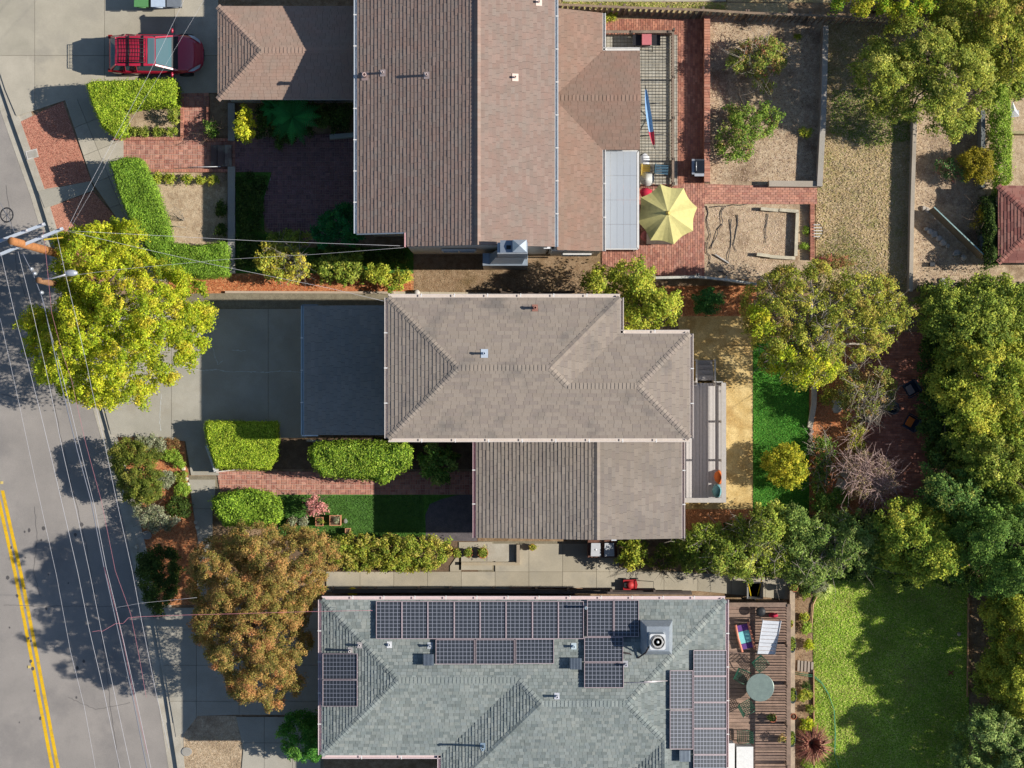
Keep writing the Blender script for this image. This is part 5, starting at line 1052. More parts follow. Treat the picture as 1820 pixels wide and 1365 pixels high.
turf('green_tufts', [(1452, 440), (1500, 400), (1560, 470), (1600, 500), (1460, 512)], 1800, .07, pal((140, 150, 60, 2), (110, 130, 50, 2), k=1), 'scattered green tufts at the lower end of the dry lawn', .05, 22)
turf('grass', [(1447, 1015), (1720, 1015), (1720, 1400), (1447, 1400)], 90000, .07, pal((158, 184, 66, 4), (134, 166, 54, 3), (196, 190, 114, 1.8), k=.84), 'green patchy grass of the large lower right lawn', .06, 2)
turf('grass', [(1339, 602), (1437, 602), (1437, 925), (1339, 925)], 34000, .065, pal((84, 150, 50, 4), (66, 128, 40, 3), (112, 168, 58, 1), k=.9), 'bright green grass of the back lawn beside the yellow path', .06, 3)
turf('grass', [(497, 881), (753, 881), (753, 952), (497, 952)], 12000, .07, pal((84, 120, 54, 4), (70, 106, 44, 3), k=.9), 'short green grass of the front lawn', .04, 4)
turf('grass', [(1000, 3), (1290, 5), (1290, 18), (1000, 14)], 2600, .1, pal((150, 160, 70, 2), (184, 170, 110, 2)), 'thin yellowing grass strip above the board fence', .06, 5)
# loose leaf litter, chips and clods so the soil does not read flat
def litter(region, n, size, cols, name, label, seed):
    turf(name, region, int(n * .8), size * .75, [(c[0] * 1.12, c[1] * 1.12, c[2] * 1.12, c[3]) for c in cols], label, .012, seed)
litter([(1264, 36), (1455, 38), (1448, 322), (1264, 322)], 9000, .09, pal((186, 164, 142, 3), (140, 112, 90, 3), (110, 90, 72, 2)), 'leaf_litter', 'dry leaf litter scattered over the upper right plot', 6)
litter([(1254, 366), (1408, 372), (1408, 488), (1254, 488)], 4500, .08, pal((206, 184, 158, 3), (172, 150, 124, 3)), 'leaf_litter', 'straw litter scattered in the timber edged plot', 7)
litter([(1627, 210), (1760, 210), (1755, 500), (1627, 500)], 6000, .09, pal((176, 156, 136, 3), (132, 108, 88, 3)), 'leaf_litter', 'leaf litter on the bare ground beside the right hand wall', 8)
litter([(1440, 565), (1525, 565), (1525, 900), (1442, 900)], 7000, .07, pal((212, 128, 80, 3), (176, 96, 58, 3), (222, 150, 104, 1)), 'bark_chips', 'orange bark chips between the back lawn and the brick courtyard', 9)
litter([(300, 490), (730, 490), (730, 518), (300, 520)], 7000, .07, pal((190, 100, 58, 3), (150, 72, 40, 3)), 'bark_chips', 'orange bark chips along the strip beside the middle driveway', 10)
litter([(210, 790), (330, 790), (348, 960), (346, 1070), (270, 1060)], 6000, .07, pal((180, 96, 58, 3), (140, 72, 44, 3)), 'bark_chips', 'brown bark chips in the kerbside bed', 11)
litter([(1162, 510), (1343, 510), (1343, 560), (1162, 560)], 3500, .07, pal((180, 90, 52, 3), (140, 66, 40, 3)), 'bark_chips', 'reddish bark chips below the leaning white fence', 12)
litter([(27, 222), (112, 182), (160, 320), (69, 336)], 9000, .05, pal((176, 104, 84, 3), (206, 150, 128, 2), (130, 70, 56, 3)), 'red_gravel', 'red gravel chips of the kerbside bed', 13)
litter([(732, 480), (1055, 480), (1055, 520), (732, 520)], 4000, .06, pal((150, 130, 94, 3), (180, 156, 120, 2)), 'leaf_litter', 'dirt and litter in the narrow yard between the upper houses', 14)
litter([(1404, 1040), (1443, 1040), (1447, 1400), (1404, 1400)], 3000, .06, pal((160, 128, 104, 3), (120, 94, 76, 3)), 'leaf_litter', 'soil crumbs and litter in the narrow border', 15)
litter([(330, 1308), (428, 1308), (425, 1400), (330, 1400)], 3500, .07, pal((176, 160, 128, 3), (150, 134, 100, 3)), 'dry_grass', 'dry thin grass in the lower left front yard', 16)
litter([(1724, 1050), (1764, 1050), (1764, 1400), (1724, 1400)], 3000, .07, pal((150, 120, 80, 3), (190, 160, 90, 1), (110, 84, 60, 3)), 'leaf_litter', 'fallen leaves in the narrow bark bed by the large lawn', 17)
# ---------------------------------------------------------------- garden walls, fences, kerbs
def wallseg(name, pts, w, z, col, m, label, cat='wall', z0=0, cap=None):
    mb = MB()
    for a, c in zip(pts, pts[1:]):
        p = P(*a, z); q = P(*c, z); mb.beam((p.x, p.y, (z0 + z) / 2), (q.x, q.y, (z0 + z) / 2), w, z - z0, col)
    return solo(name, mb, m, label, cat)
def brick_wall(label, a, c, w, h, courses=6, seed=1, cols=BR2):
    """low brick wall: coping bricks across the top and stretcher courses on both faces"""
    p = P(*a, h); q = P(*c, h); L = (Vector((q.x - p.x, q.y - p.y, 0))); ln = L.length; d = L.normalized(); s_ = Vector((-d.y, d.x, 0)); t = thing('brick_wall', ((p.x + q.x) / 2, (p.y + q.y) / 2, 0), label, 'wall'); rnd = random.Random(seed)
    mb = MB(); mb.beam((p.x, p.y, h / 2 - .04), (q.x, q.y, h / 2 - .04), w * .86, h - .09, C(170, 140, 124)); part('core', mb, K['mortar'], t)
    k = int(ln / .115)
    shared = [None] * 6
    for i in range(k):
        c = p.lerp(q, (i + .5) / k); kk = rnd.randrange(6)
        if shared[kk] is None:
            m2 = MB(); m2.beam(-s_ * w / 2, s_ * w / 2, ln / k - .012, .065, vary(rnd.choice(cols), .14, rnd)); shared[kk] = m2.mesh('brick', K['brick'])
        link('brick', shared[kk], t, Vector((c.x, c.y, h - .03)) - wloc(t))
    mb = MB(); z = .04; r = 0
    while z < h - .1:
        n = int(ln / .22)
        for i in range(n):
            for sg in (-1, 1):
                c0 = p + d * (ln * (i + .04 + (r % 2) * .5) / n); c1 = p + d * (ln * (i + .96 + (r % 2) * .5) / n)
                if (c1 - p).length > ln: continue
                mb.beam((c0.x + s_.x * sg * w * .44, c0.y + s_.y * sg * w * .44, z + .03), (c1.x + s_.x * sg * w * .44, c1.y + s_.y * sg * w * .44, z + .03), .03, .06, vary(rnd.choice(cols), .14, rnd))
        z += .075; r += 1
    part('bricks', mb, K['brick'], t, 'stuff'); return t
brick_wall('long low brick wall between the shaded brick path and the dry plot', (1257, 28), (1257, 323), .26, .62, seed=1)
brick_wall('low brick kerb wall right of the timber edged plot', (1444, 362), (1444, 462), .18, .3, seed=2)
brick_wall('low brick edging under the mounds of the small soil bed', (200, 246), (324, 246), .13, .22, seed=3)
brick_wall('short brick edging left of the short brick path', (323, 167), (323, 246), .12, .22, seed=4)
brick_wall('low brick edging below the upper brick path', (262, 303), (406, 303), .13, .22, seed=5)
brick_wall('short low brick edging below the small spiky shrub', (362, 248), (410, 248), .12, .22, seed=6)
brick_wall('short brick edging right of the short brick path', (369, 170), (369, 246), .1, .2, seed=7)
wallseg('concrete_wall', [(1468, 46), (1464, 200), (1457, 331)], .24, .62, C(176, 168, 158), K['slab'], 'long pale low wall on the right side of the dry plot')
wallseg('concrete_wall', [(1367, 326), (1453, 327)], .26, .5, C(178, 166, 150), K['slab'], 'pale low wall closing the dry plot at its lower right')
wallseg('concrete_wall', [(1627, 205), (1622, 360), (1619, 518)], .17, .6, C(178, 166, 150), K['slab'], 'long narrow retaining wall between the dry lawn and the bare ground')
wallseg('concrete_wall', [(411, 296), (411, 486)], .32, .3, C(164, 160, 154), K['slab'], 'pale straight garden wall left of the dim leafy bed')
wallseg('concrete_wall', [(411, 183), (411, 250)], .3, .3, C(164, 160, 154), K['slab'], 'short pale garden wall left of the bright yellow green bush')
wallseg('concrete_wall', [(586, 243), (634, 239)], .2, .4, C(170, 176, 168), K['slab'], 'pale bench like wall at the eave of the upper house')
wallseg('garden_wall', [(367, 792), (383, 838)], .14, .75, C(224, 222, 216), K['paint'], 'small white wall at the corner of the driveway hedge')
wallseg('garden_wall', [(384, 839), (432, 833)], .05, .3, C(226, 214, 204), K['paint'], 'thin white edging between driveway hedge and brick path')
wallseg('concrete_wall', [(400, 519), (700, 520)], .1, .16, C(196, 176, 154), K['slab'], 'thin pale kerb along the orange mulch strip', 'kerb')
wallseg('concrete_wall', [(545, 783), (560, 784), (700, 784)], .1, .3, C(190, 180, 162), K['slab'], 'thin pale kerb above the glossy hedge shrub', 'kerb')
wallseg('concrete_wall', [(1448, 682), (1447, 720), (1440, 760)], .22, .3, C(196, 184, 166), K['slab'], 'smooth pale curved edging at the right of the back lawn')
wallseg('concrete_wall', [(580, 1049), (790, 1046)], .08, .2, C(196, 184, 160), K['slab'], 'thin pale kerb below the lower side path', 'kerb')
wallseg('concrete_wall', [(820, 1002), (924, 1002)], .14, .25, C(186, 170, 144), K['slab'], 'low tan wall below the three terracotta bowls')
wallseg('concrete_wall', [(921, 968), (921, 1000)], .14, .3, C(176, 160, 140), K['slab'], 'short tan pier beside the side path gravel')
sheet('gravel_bed', [(866, 966), (914, 966), (914, 997), (866, 997)], K['slab2'] if 'slab2' in K else K['gutter'], .07)
mb = MB(); pts_ = [P(x, y, .1) for x, y in ((1461, 1040), (1445, 1075), (1442, 1120))]; mb.tube(pts_, .035, 6, col=C(206, 170, 130)); solo('lawn_edging', mb, K['wood'], 'curved wooden edging at the upper left of the large lawn', 'edging')
mb = MB(); mb.beam(P(1721, 1062, .1), P(1719, 1238, .1), .05, .2, C(196, 150, 110)); solo('lawn_edging', mb, K['wood'], 'straight wooden edging at the right of the large lawn', 'edging')
mb = MB(); mb.beam(P(1446, 1190, .08), P(1447, 1360, .08), .05, .15, C(190, 150, 116)); solo('lawn_edging', mb, K['wood'], 'straight wooden edging left of the large lawn beside the hose', 'edging')
mb = MB(); mb.beam(P(1790, 236, .3), P(1830, 237, .3), .12, .5, C(184, 172, 130)); solo('timber_edging', mb, K['wood'], 'pale timber edging at the right edge above the reddish roof', 'edging')
mb = MB()
for y0_, y1_ in ((198, 335), (418, 447)): mb.beam(P(1744, y0_, .4), P(1744, y1_, .4), .18, .8, C(120, 124, 122))
solo('timber_wall', mb, K['wood'], 'grey timber wall in the shade below the golden shrubs', 'wall')
# board fences
def board_fence(label, pts, h, cols, seed, lean=0.0, bw=.24, name='board_fence', rail=True):
    p0 = P(*pts[0], 0); t = thing(name, p0, label, 'fence'); rnd = random.Random(seed); shared = {}
    rb = MB()
    for a, c in zip(pts, pts[1:]):
        p = P(*a, h); q = P(*c, h); p.z = q.z = 0; d = (q - p); L = d.length; d.normalize(); s_ = Vector((-d.y, d.x, 0)); k = max(1, int(L / bw))
        if rail:
            for zz in (.35, h - .3): rb.beam((p.x + s_.x * .05, p.y + s_.y * .05, zz), (q.x + s_.x * .05, q.y + s_.y * .05, zz), .05, .09, cols[0])
            rb.beam((p.x, p.y, h + .02), (q.x, q.y, h + .02), .1, .035, cols[0])
        for i in range(k):
            c0 = p + d * (L * (i + .5) / k); key = rnd.randrange(8)
            mbk = MB(); col = vary(rnd.choice(cols), .2, rnd); w = L / k - .02; yaw = lean
            e = d * math.cos(yaw) + s_ * math.sin(yaw)
            mbk.beam(c0 - e * w / 2 + Vector((0, 0, h / 2)), c0 + e * w / 2 + Vector((0, 0, h / 2)), .022, h - .02 + rnd.uniform(-.02, .02), col); part('board', mbk, K['wood'], t)
        for i in range(int(L / 1.9) + 1):
            pb = p + d * min(L, i * 1.9) + s_ * .1; pm = MB(); pm.box(pb.x - .05, pb.x + .05, pb.y - .05, pb.y + .05, 0, h + .04, vary(cols[-1], .1, rnd)); part('post', pm, K['wood'], t)
    part('rail', rb, K['wood'], t)
    return t
board_fence('long weathered board fence along the top of the picture', [(990, 8), (1110, 13), (1250, 18), (1330, 23), (1440, 27), (1600, 34)], 1.7, [C(150, 128, 106), C(168, 142, 114), C(126, 110, 98)], 1, R(38))
board_fence('short pale leaning fence under the brick patio', [(1162, 494), (1240, 492), (1290, 497), (1345, 505)], 1.3, [C(206, 202, 190), C(188, 184, 172), C(170, 166, 156)], 2)
board_fence('dark board fence between the side path and the lower house', [(590, 1052), (800, 1051), (1010, 1053), (1230, 1055)], .9, [C(96, 86, 80), C(110, 96, 88)], 3, bw=.3)
board_fence('dark boundary fence in the shade at the foot of the middle house yard', [(890, 519), (960, 522), (1022, 519)], 1.0, [C(84, 72, 62), C(100, 86, 72)], 4)
# timber border of the plot
tb = thing('timber_border', P(1390, 410), 'broken pale timber border around the dry plot beside the brick strip', 'edging')
for a, c in (((1352, 371), (1383, 374)), ((1385, 373), (1419, 376)), ((1417, 378), (1414, 455)), ((1345, 452), (1368, 455)), ((1368, 456), (1413, 459))):
    mb = MB(); mb.beam(P(*a, .18), P(*c, .18), .14, .2, C(206, 196, 172)); part('timber', mb, K['wood'], tb)
mb = MB(); mb.beam(P(1271, 452, .1), P(1296, 468, .08), .05, .05, C(196, 192, 186)); solo('stick', mb, K['wood'], 'pale loose stake lying in the dry plot', 'stake')
mb = MB(); r0 = random.Random(3)
for (x0_, y0_, x1_, y1_) in ((1257, 366, 1262, 430), (1262, 440, 1280, 400), (1284, 368, 1280, 410), (1298, 388, 1296, 470), (1308, 384, 1306, 450), (1364, 380, 1360, 430), (1256, 430, 1262, 470), (1262, 366, 1330, 364), (1276, 480, 1294, 492)):
    a = P(x0_, y0_, .03); c = P(x1_, y1_, .03); pts_ = [a.lerp(c, k / 5) + Vector((r0.uniform(-.08, .08), r0.uniform(-.06, .06), r0.uniform(0, .06))) for k in range(6)]
    mb.tube(pts_, .022, 4, .012, vary(C(70, 70, 74), .2, r0))
solo('irrigation_tubing', mb, K['paint'], 'dark loose irrigation tubing strewn over the timber edged plot', 'tubing')
# half round gate with pickets
hg = thing('half_round_trellis', P(1452, 410), 'half round pale hoop with spokes leaning on the brick strip', 'trellis')
mb = MB(); c = P(1448, 410, .3); mb.tube([(c.x + .36 * math.cos(t), c.y + .38 * math.sin(t), .32) for t in [(-90 + 15 * k) * math.pi / 180 for k in range(13)]], .02, 6, col=C(90, 76, 64)); part('hoop', mb, K['wood'], hg)
for k in range(5):
    mb = MB(); y = c.y - .26 + .13 * k; mb.beam((c.x - .05, y, .32), (c.x + math.sqrt(max(.01, .36 ** 2 - (y - c.y) ** 2)) - .02, y, .32), .05, .04, C(214, 206, 196)); part('spoke', mb, K['wood'], hg)
# stones
r0 = random.Random(8)
ORD = ('first', 'second', 'third', 'fourth', 'fifth', 'sixth', 'seventh', 'eighth', 'ninth', 'tenth', 'eleventh', 'twelfth', 'thirteenth', 'fourteenth', 'fifteenth', 'sixteenth')
def stone(x, y, r_, label, h=.15, col=C(186, 180, 170), group=None, sy=1.0):
    p = P(x, y, 0); mb = MB(); n = 9; ring = [(r_ * r0.uniform(.75, 1.1), 2 * math.pi * k / n) for k in range(n)]
    vs = [(p.x + a * math.cos(t), p.y + a * sy * math.sin(t), 0) for a, t in ring] + [(p.x + a * .92 * math.cos(t), p.y + a * .92 * sy * math.sin(t), h * r0.uniform(.6, .9)) for a, t in ring] + [(p.x + a * .5 * math.cos(t), p.y + a * .5 * sy * math.sin(t), h) for a, t in ring]
    fs = [(i, (i + 1) % n, n + (i + 1) % n, n + i) for i in range(n)] + [(n + i, n + (i + 1) % n, 2 * n + (i + 1) % n, 2 * n + i) for i in range(n)] + [tuple(range(2 * n, 3 * n))]
    mb.add(vs, fs, vary(col, .12, r0)); return solo('stone', mb, K['wood'], label, 'stone', group)
for i_, (x, y, r_) in enumerate(((1641, 370, .12), (1648, 374, .16), (1656, 378, .14), (1645, 407, .12), (1652, 411, .17), (1660, 416, .2), (1668, 424, .17), (1676, 431, .18), (1684, 437, .12), (1700, 450, .16), (1712, 458, .15), (1676, 500, .18), (1696, 452, .12))): stone(x, y, r_, ORD[i_] + ' pale fieldstone from the top of the broken row beside the leaning screen', .16, group='fieldstones on the bare ground')
ES = ((1505, 708), (1487, 725), (1487, 716), (1519, 701), (1494, 699), (1491, 870), (1494, 858), (1486, 879), (1502, 842), (1515, 655), (1518, 668))
for i_, (x, y) in enumerate(ES): stone(x, y, .24, 'flat pale stone at the edge of the orange mulch, ' + ORD[sorted(q[1] for q in ES).index(y)] + ' from the top', .14, C(196, 188, 170), 'edging stones of the orange mulch', 1.0)
for k in range(16): stone(1440 + r0.uniform(-2, 3), 742 + k * 4.2, .1, ORD[k] + ' small grey edging stone from the top along the back lawn', .14, C(168, 150, 140), 'small stones along the back lawn')
for i_, (x, y) in enumerate(((326, 833), (329, 842), (332, 851), (334, 861), (348, 928), (351, 937), (354, 946), (243, 972), (247, 985))): stone(x, y, .11, ('small pale stone at the driveway side of the kerbside bed, ' + ORD[i_] + ' from the top') if x > 300 else 'small pale stone at the kerb side of the kerbside bed, ' + ('upper' if y < 980 else 'lower'), .1, C(206, 196, 176), 'small stones edging the kerbside bed')
for k, (x, y) in enumerate(((1419, 1183), (1425, 1184), (1431, 1184), (1437, 1185), (1443, 1186))):
    mb = MB(); p = P(x, y, .05); mb.beam((p.x, p.y - .24, .05), (p.x + .02, p.y + .24, .05), .1, .07, C(176, 160, 146)); solo('stepping_slab', mb, K['slab'], 'narrow grey stepping slab in the border beside the large lawn', 'slab', 'stepping slabs in the border')
# sheet of metal leaning over the bare ground and a black box
mb = MB(); a = P(1660, 368, 1.0); c = P(1752, 456, 1.0); d = (c - a).normalized(); s_ = Vector((-d.y, d.x, 0)); mb.add([a, c, c + s_ * -.12 + Vector((0, 0, -.9)), a + s_ * -.12 + Vector((0, 0, -.9))], [(0, 1, 2, 3)], C(150, 140, 120)); mb.beam(a, c, .05, .05, C(176, 205, 196)); solo('lattice_screen', mb, K['metal'], 'long diagonal pale screen leaning over the fieldstones', 'screen')
mb = MB(); p = P(1657, 470, .2); mb.box(p.x - .12, p.x + .12, p.y - .1, p.y + .1, 0, .22, C(50, 52, 56)); mb.box(p.x - .1, p.x + .1, p.y - .08, p.y + .08, .22, .24, C(70, 72, 76)); solo('box', mb, K['paint'], 'small black box on the bare ground right of the long wall', 'box')

# ---------------------------------------------------------------- the middle house terrace
tz = 1.0
tr = thing('terrace', P(1255, 786), 'pale railed terrace against the right side of the middle house', 'terrace')
tx0, tx1, tyN, tyS = rc(1216, 680, 1290, 893, 2.0)
mb = MB(); mb.box(tx0, tx1 - .02, tyS + .02, tyN - .02, 0, tz - .04, C(190, 184, 176)); part('base', mb, K['paint'], tr)
n = 12
for k in range(n):
    mb = MB(); a = tx0 + (tx1 - tx0) * k / n; c = tx0 + (tx1 - tx0) * (k + 1) / n; mb.box(a + .004, c - .008, tyS + .02, tyN - .02, tz - .04, tz, vary(C(206, 200, 196), .03, r0)); part('plank', mb, K['paint'], tr)
mb = MB(); rz = tz + 1.15; RC = C(196, 188, 178)
mb.box(tx1 - .2, tx1, tyS, tyN, rz - .05, rz, RC); mb.box(tx0, tx1 - .2, tyS, tyS + .2, rz - .05, rz, RC); part('handrail', mb, K['paint'], tr)
mb = MB()
mb.box(tx1 - .13, tx1 - .09, tyS + .1, tyN, tz + .38, tz + .85, RC); mb.box(tx1 - .13, tx1 - .09, tyS + .1, tyN, tz + .08, tz + .16, RC); mb.box(tx0, tx1 - .1, tyS + .09, tyS + .13, tz + .45, tz + .75, RC); part('rail', mb, K['paint'], tr)
for y in (tyS + .1, tyS + 1.8, tyS + 3.5, tyN - .1):
    mb = MB(); mb.box(tx1 - .16, tx1 - .05, y - .05, y + .05, tz, rz - .05, RC); part('post', mb, K['paint'], tr)
for xx in (tx0 + .1,):
    mb = MB(); mb.box(xx - .05, xx + .05, tyS + .05, tyS + .15, tz, rz - .05, RC); part('post', mb, K['paint'], tr)
# flight of steps leading up to it
st = thing('garden_steps', P(1254, 660), 'grey garden steps above the railed terrace', 'steps')
for k in range(4):
    mb = MB(); a = P(1240, 676 - k * 9, .8); c = P(1268, 667 - k * 9, .8); mb.box(a.x, c.x, a.y, c.y, 0, .95 - k * .22, vary(C(170, 166, 164), .04, r0)); part('tread', mb, K['slab'], st)
mb = MB()
for px_ in (1238, 1271): 
    a = P(px_, 678, 1.6); c = P(px_, 640, .9); mb.beam(a, c, .07, .07, C(206, 200, 192)); mb.beam((a.x, a.y, 0), (a.x, a.y, 1.6), .08, .08, C(206, 200, 192)); mb.beam((c.x, c.y, 0), (c.x, c.y, .9), .08, .08, C(206, 200, 192))
part('handrail', mb, K['paint'], st)
for px_, lb in ((1233, 'white planter box left of the garden steps'), (1278, 'white planter box right of the garden steps')):
    mb = MB(); p = P(px_, 682, tz + .3); mb.prism([(p.x - .16, p.y - .1), (p.x + .16, p.y - .1), (p.x + .16, p.y + .1), (p.x - .16, p.y + .1)], tz, tz + .35, C(232, 228, 222)); mb.prism([(p.x - .12, p.y - .06), (p.x + .12, p.y - .06), (p.x + .12, p.y + .06), (p.x - .12, p.y + .06)], tz + .35, tz + .353, C(150, 140, 130)); solo('planter_box', mb, K['paint'], lb, 'planter')
def bagmesh(p, rx, ry, h, col, seed):
    rr = random.Random(seed); mb = MB(); n = 12; prof = [(1, 0), (1.08, .3), (.85, .75), (.3, 1.0)]; vs = []
    for r_, z in prof:
        for k in range(n): t = 2 * math.pi * k / n; j_ = rr.uniform(.85, 1.1); vs.append((p.x + rx * r_ * math.cos(t) * j_, p.y + ry * r_ * math.sin(t) * j_, p.z + h * z))
    fs = [(i * n + k, i * n + (k + 1) % n, (i + 1) * n + (k + 1) % n, (i + 1) * n + k) for i in range(3) for k in range(n)] + [tuple(3 * n + k for k in range(n))]
    mb.add(vs, fs, col, 0, True); return mb
solo('cushion', bagmesh(P(1277, 848, tz), .18, .3, .4, C(226, 120, 60), 1), K['fabric'], 'orange bundle in the lower right corner of the railed terrace', 'bundle')
solo('cushion', bagmesh(P(1274, 873, tz), .2, .28, .4, C(120, 176, 184), 2), K['fabric'], 'teal and grey bundle below the orange one on the railed terrace', 'bundle')

# ---------------------------------------------------------------- deck of the lower house
dz = 1.1
dk = thing('deck', P(1350, 1220), 'brown plank deck with railing right of the solar panelled roof', 'deck')
dx0, dx1, dyN, dyS = rc(1286, 1070, 1398, 1430, dz)
DC = [C(158, 132, 116), C(150, 124, 110), C(166, 140, 124)]
mb = MB(); mb.box(dx0, dx1, dyS, dyN, 0, dz - .08, C(110, 92, 82)); part('base', mb, K['wood'], dk)
k = int((dyN - dyS) / .165); sm = [None] * 6
for i_ in range(k):
    kk = r0.randrange(6)
    if sm[kk] is None:
        m2 = MB(); m2.box(dx0, dx1, -.075, .075, -.035, 0, vary(r0.choice(DC), .08, r0)); m2.v = [(v[0] - (dx0 + dx1) / 2, v[1], v[2]) for v in m2.v]; sm[kk] = m2.mesh('plank', K['wood'])
    link('plank', sm[kk], dk, Vector(((dx0 + dx1) / 2, dyN - (i_ + .5) * .165, dz)) - wloc(dk))
mb = MB(); rx = dx1 - .05; rz = dz + 1.0; RB = C(146, 124, 108)
mb.box(rx - .08, rx + .1, dyS, dyN + .02, rz - .04, rz, RB); mb.box(dx0, rx - .08, dyN - .1, dyN + .08, rz - .04, rz, RB); part('handrail', mb, K['wood'], dk)
mb = MB(); y = dyS
while y < dyN: mb.box(rx - .015, rx + .02, y - .018, y + .018, dz, rz - .04, C(120, 98, 86)); y += .12
x = dx0
while x < rx: mb.box(x - .018, x + .018, dyN - .02, dyN + .015, dz, rz - .04, C(120, 98, 86)); x += .12
part('balusters', mb, K['wood'], dk, 'stuff')
for y in np.linspace(dyS + .1, dyN - .05, 6):
    mb = MB(); mb.box(rx - .05, rx + .07, float(y) - .06, float(y) + .06, 0, rz + .05, RB); part('post', mb, K['wood'], dk)
mb = MB(); a = P(1404, 1050, .5); c = P(1413, 1430, .5); mb.box(a.x, c.x, c.y, a.y, 0, .5, C(190, 170, 146)); solo('planter_ledge', mb, K['wood'], 'long tan timber ledge carrying pots outside the deck railing', 'ledge')
def lattice_chair(x, y, rz_, label, seed):
    p = P(x, y, dz); t = thing('garden_chair', p, label, 'chair', 'green lattice chairs on the deck', rz_); G = C(52, 98, 76); o = Vector((0, 0, 0)); rr = wloc(t); WLOC[t.name] = Vector((0, 0, 0))
    def grid(nm, f, nx, ny):
        m = MB()
        for i in range(nx + 1): m.beam(f(i / nx, 0), f(i / nx, 1), .024, .012, G)
        for j in range(ny + 1): m.beam(f(0, j / ny), f(1, j / ny), .024, .012, G)
        return part(nm, m, K['metal'], t)
    grid('seat', lambda u, v: Vector((-.26 + .52 * u, -.24 + .48 * v, .43)), 6, 6); grid('backrest', lambda u, v: Vector((-.26 - .12 * v, -.26 + .52 * u, .46 + .42 * v)), 6, 4)
    for sx in (-1, 1):
        for sy in (-1, 1): m = MB(); m.tube([(sx * .24, sy * .23, 0), (sx * .23, sy * .22, .42)], .016, 6, col=G); part('leg', m, K['metal'], t)
    for sy in (-1, 1): m = MB(); m.tube([(-.3, sy * .27, .62), (.0, sy * .29, .66), (.22, sy * .28, .64), (.24, sy * .26, .43)], .016, 6, col=G); part('armrest', m, K['metal'], t)
    return t
lattice_chair(1350, 1178, R(-50), 'green lattice chair right below the white recliner', 1); lattice_chair(1318, 1199, R(-25), 'green lattice chair beside the roof edge at upper left of the glass table', 2)
lattice_chair(1326, 1253, R(28), 'green lattice chair at lower left of the glass table', 3); lattice_chair(1319, 1306, R(182), 'green lattice chair standing alone below the potted plant', 4)
gt = thing('glass_table', P(1351, 1222, dz), 'round glass patio table among the green lattice chairs', 'table'); c = P(1351, 1222, dz + .72)
mb = MB(); mb.lathe((c.x, c.y, dz + .7), [(.59, 0), (.59, .012)], 36, C(170, 190, 180)); part('tabletop', mb, K['tableglass'], gt)
mb = MB(); mb.lathe((c.x, c.y, dz + .695), [(.585, 0), (.61, 0), (.61, .025), (.585, .025)], 36, C(150, 166, 156)); part('rim', mb, K['metal'], gt)
mb = MB()
for k in range(4): t = k * math.pi / 2 + .6; mb.tube([(c.x + .04 * math.cos(t), c.y + .04 * math.sin(t), dz + .68), (c.x + .5 * math.cos(t), c.y + .5 * math.sin(t), dz + .68)], .02, 6, col=C(170, 176, 170)); 
mb.lathe((c.x, c.y, dz), [(.25, 0), (.2, .04), (.03, .06), (.03, .68), (.07, .69)], 16, C(150, 156, 150)); part('pedestal', mb, K['metal'], gt)
# kids rocker
kr = thing('child_rocker', P(1324, 1132, dz), 'orange purple and turquoise child seat on the deck', 'toy'); c = P(1324, 1132, dz + .3); d = Vector((.24, -.97, 0)).normalized(); s_ = Vector((-d.y, d.x, 0))
for sg in (-1, 1):
    mb = MB(); mb.tube([c + s_ * sg * .28 - d * .62 + Vector((0, 0, .15)), c + s_ * sg * .3 + Vector((0, 0, .0)), c + s_ * sg * .28 + d * .6 + Vector((0, 0, .15))], .05, 8, col=C(232, 150, 120)); part('side_rail', mb, K['paint'], kr)
for a0, a1, col, nm in ((-.55, -.28, C(110, 70, 140), 'backrest'), (-.26, .26, C(140, 216, 216), 'seat'), (.28, .52, C(106, 72, 140), 'footrest')):
    mb = MB(); mb.add([c + d * a0 - s_ * .25, c + d * a0 + s_ * .25, c + d * a1 + s_ * .25, c + d * a1 - s_ * .25] + [c + d * a0 - s_ * .25 - Vector((0, 0, .06)), c + d * a0 + s_ * .25 - Vector((0, 0, .06)), c + d * a1 + s_ * .25 - Vector((0, 0, .06)), c + d * a1 - s_ * .25 - Vector((0, 0, .06))], [(3, 2, 1, 0), (4, 5, 6, 7), (0, 1, 5, 4), (1, 2, 6, 5), (2, 3, 7, 6), (3, 0, 4, 7)], col); part(nm, mb, K['fabric'], kr)
# white recliner / play kitchen with slatted back
wl_ = thing('recliner', P(1365, 1130, dz), 'white slatted folded recliner beside the deck railing', 'recliner')
def quadslab(name, pts, th, col, m, parent):
    mb = MB(); q = [Vector(p) for p in pts]; lo = [p - Vector((0, 0, th)) for p in q]; mb.add(q + lo, [(0, 1, 2, 3), (7, 6, 5, 4), (4, 5, 1, 0), (5, 6, 2, 1), (6, 7, 3, 2), (7, 4, 0, 3)], col); return part(name, mb, m, parent)
A_, B_, C_, D_ = P(1346, 1162, dz + .5), P(1377, 1163, dz + .5), P(1388, 1104, dz + .9), P(1356, 1102, dz + .9)
for k in range(9):
    u0, u1 = k / 9, (k + .9) / 9; quadslab('slat', [A_.lerp(D_, u0), B_.lerp(C_, u0), B_.lerp(C_, u1), A_.lerp(D_, u1)], .03, C(226, 228, 232), K['paint'], wl_)
mb = MB()
for p, q in ((A_, D_), (B_, C_)): mb.tube([p + Vector((0, 0, .02)), q + Vector((0, 0, .02))], .02, 6, col=C(206, 208, 212))
for p in (A_, B_, C_, D_): mb.tube([p, (p.x, p.y, dz)], .018, 6, col=C(200, 202, 206))
part('frame', mb, K['paint'], wl_)
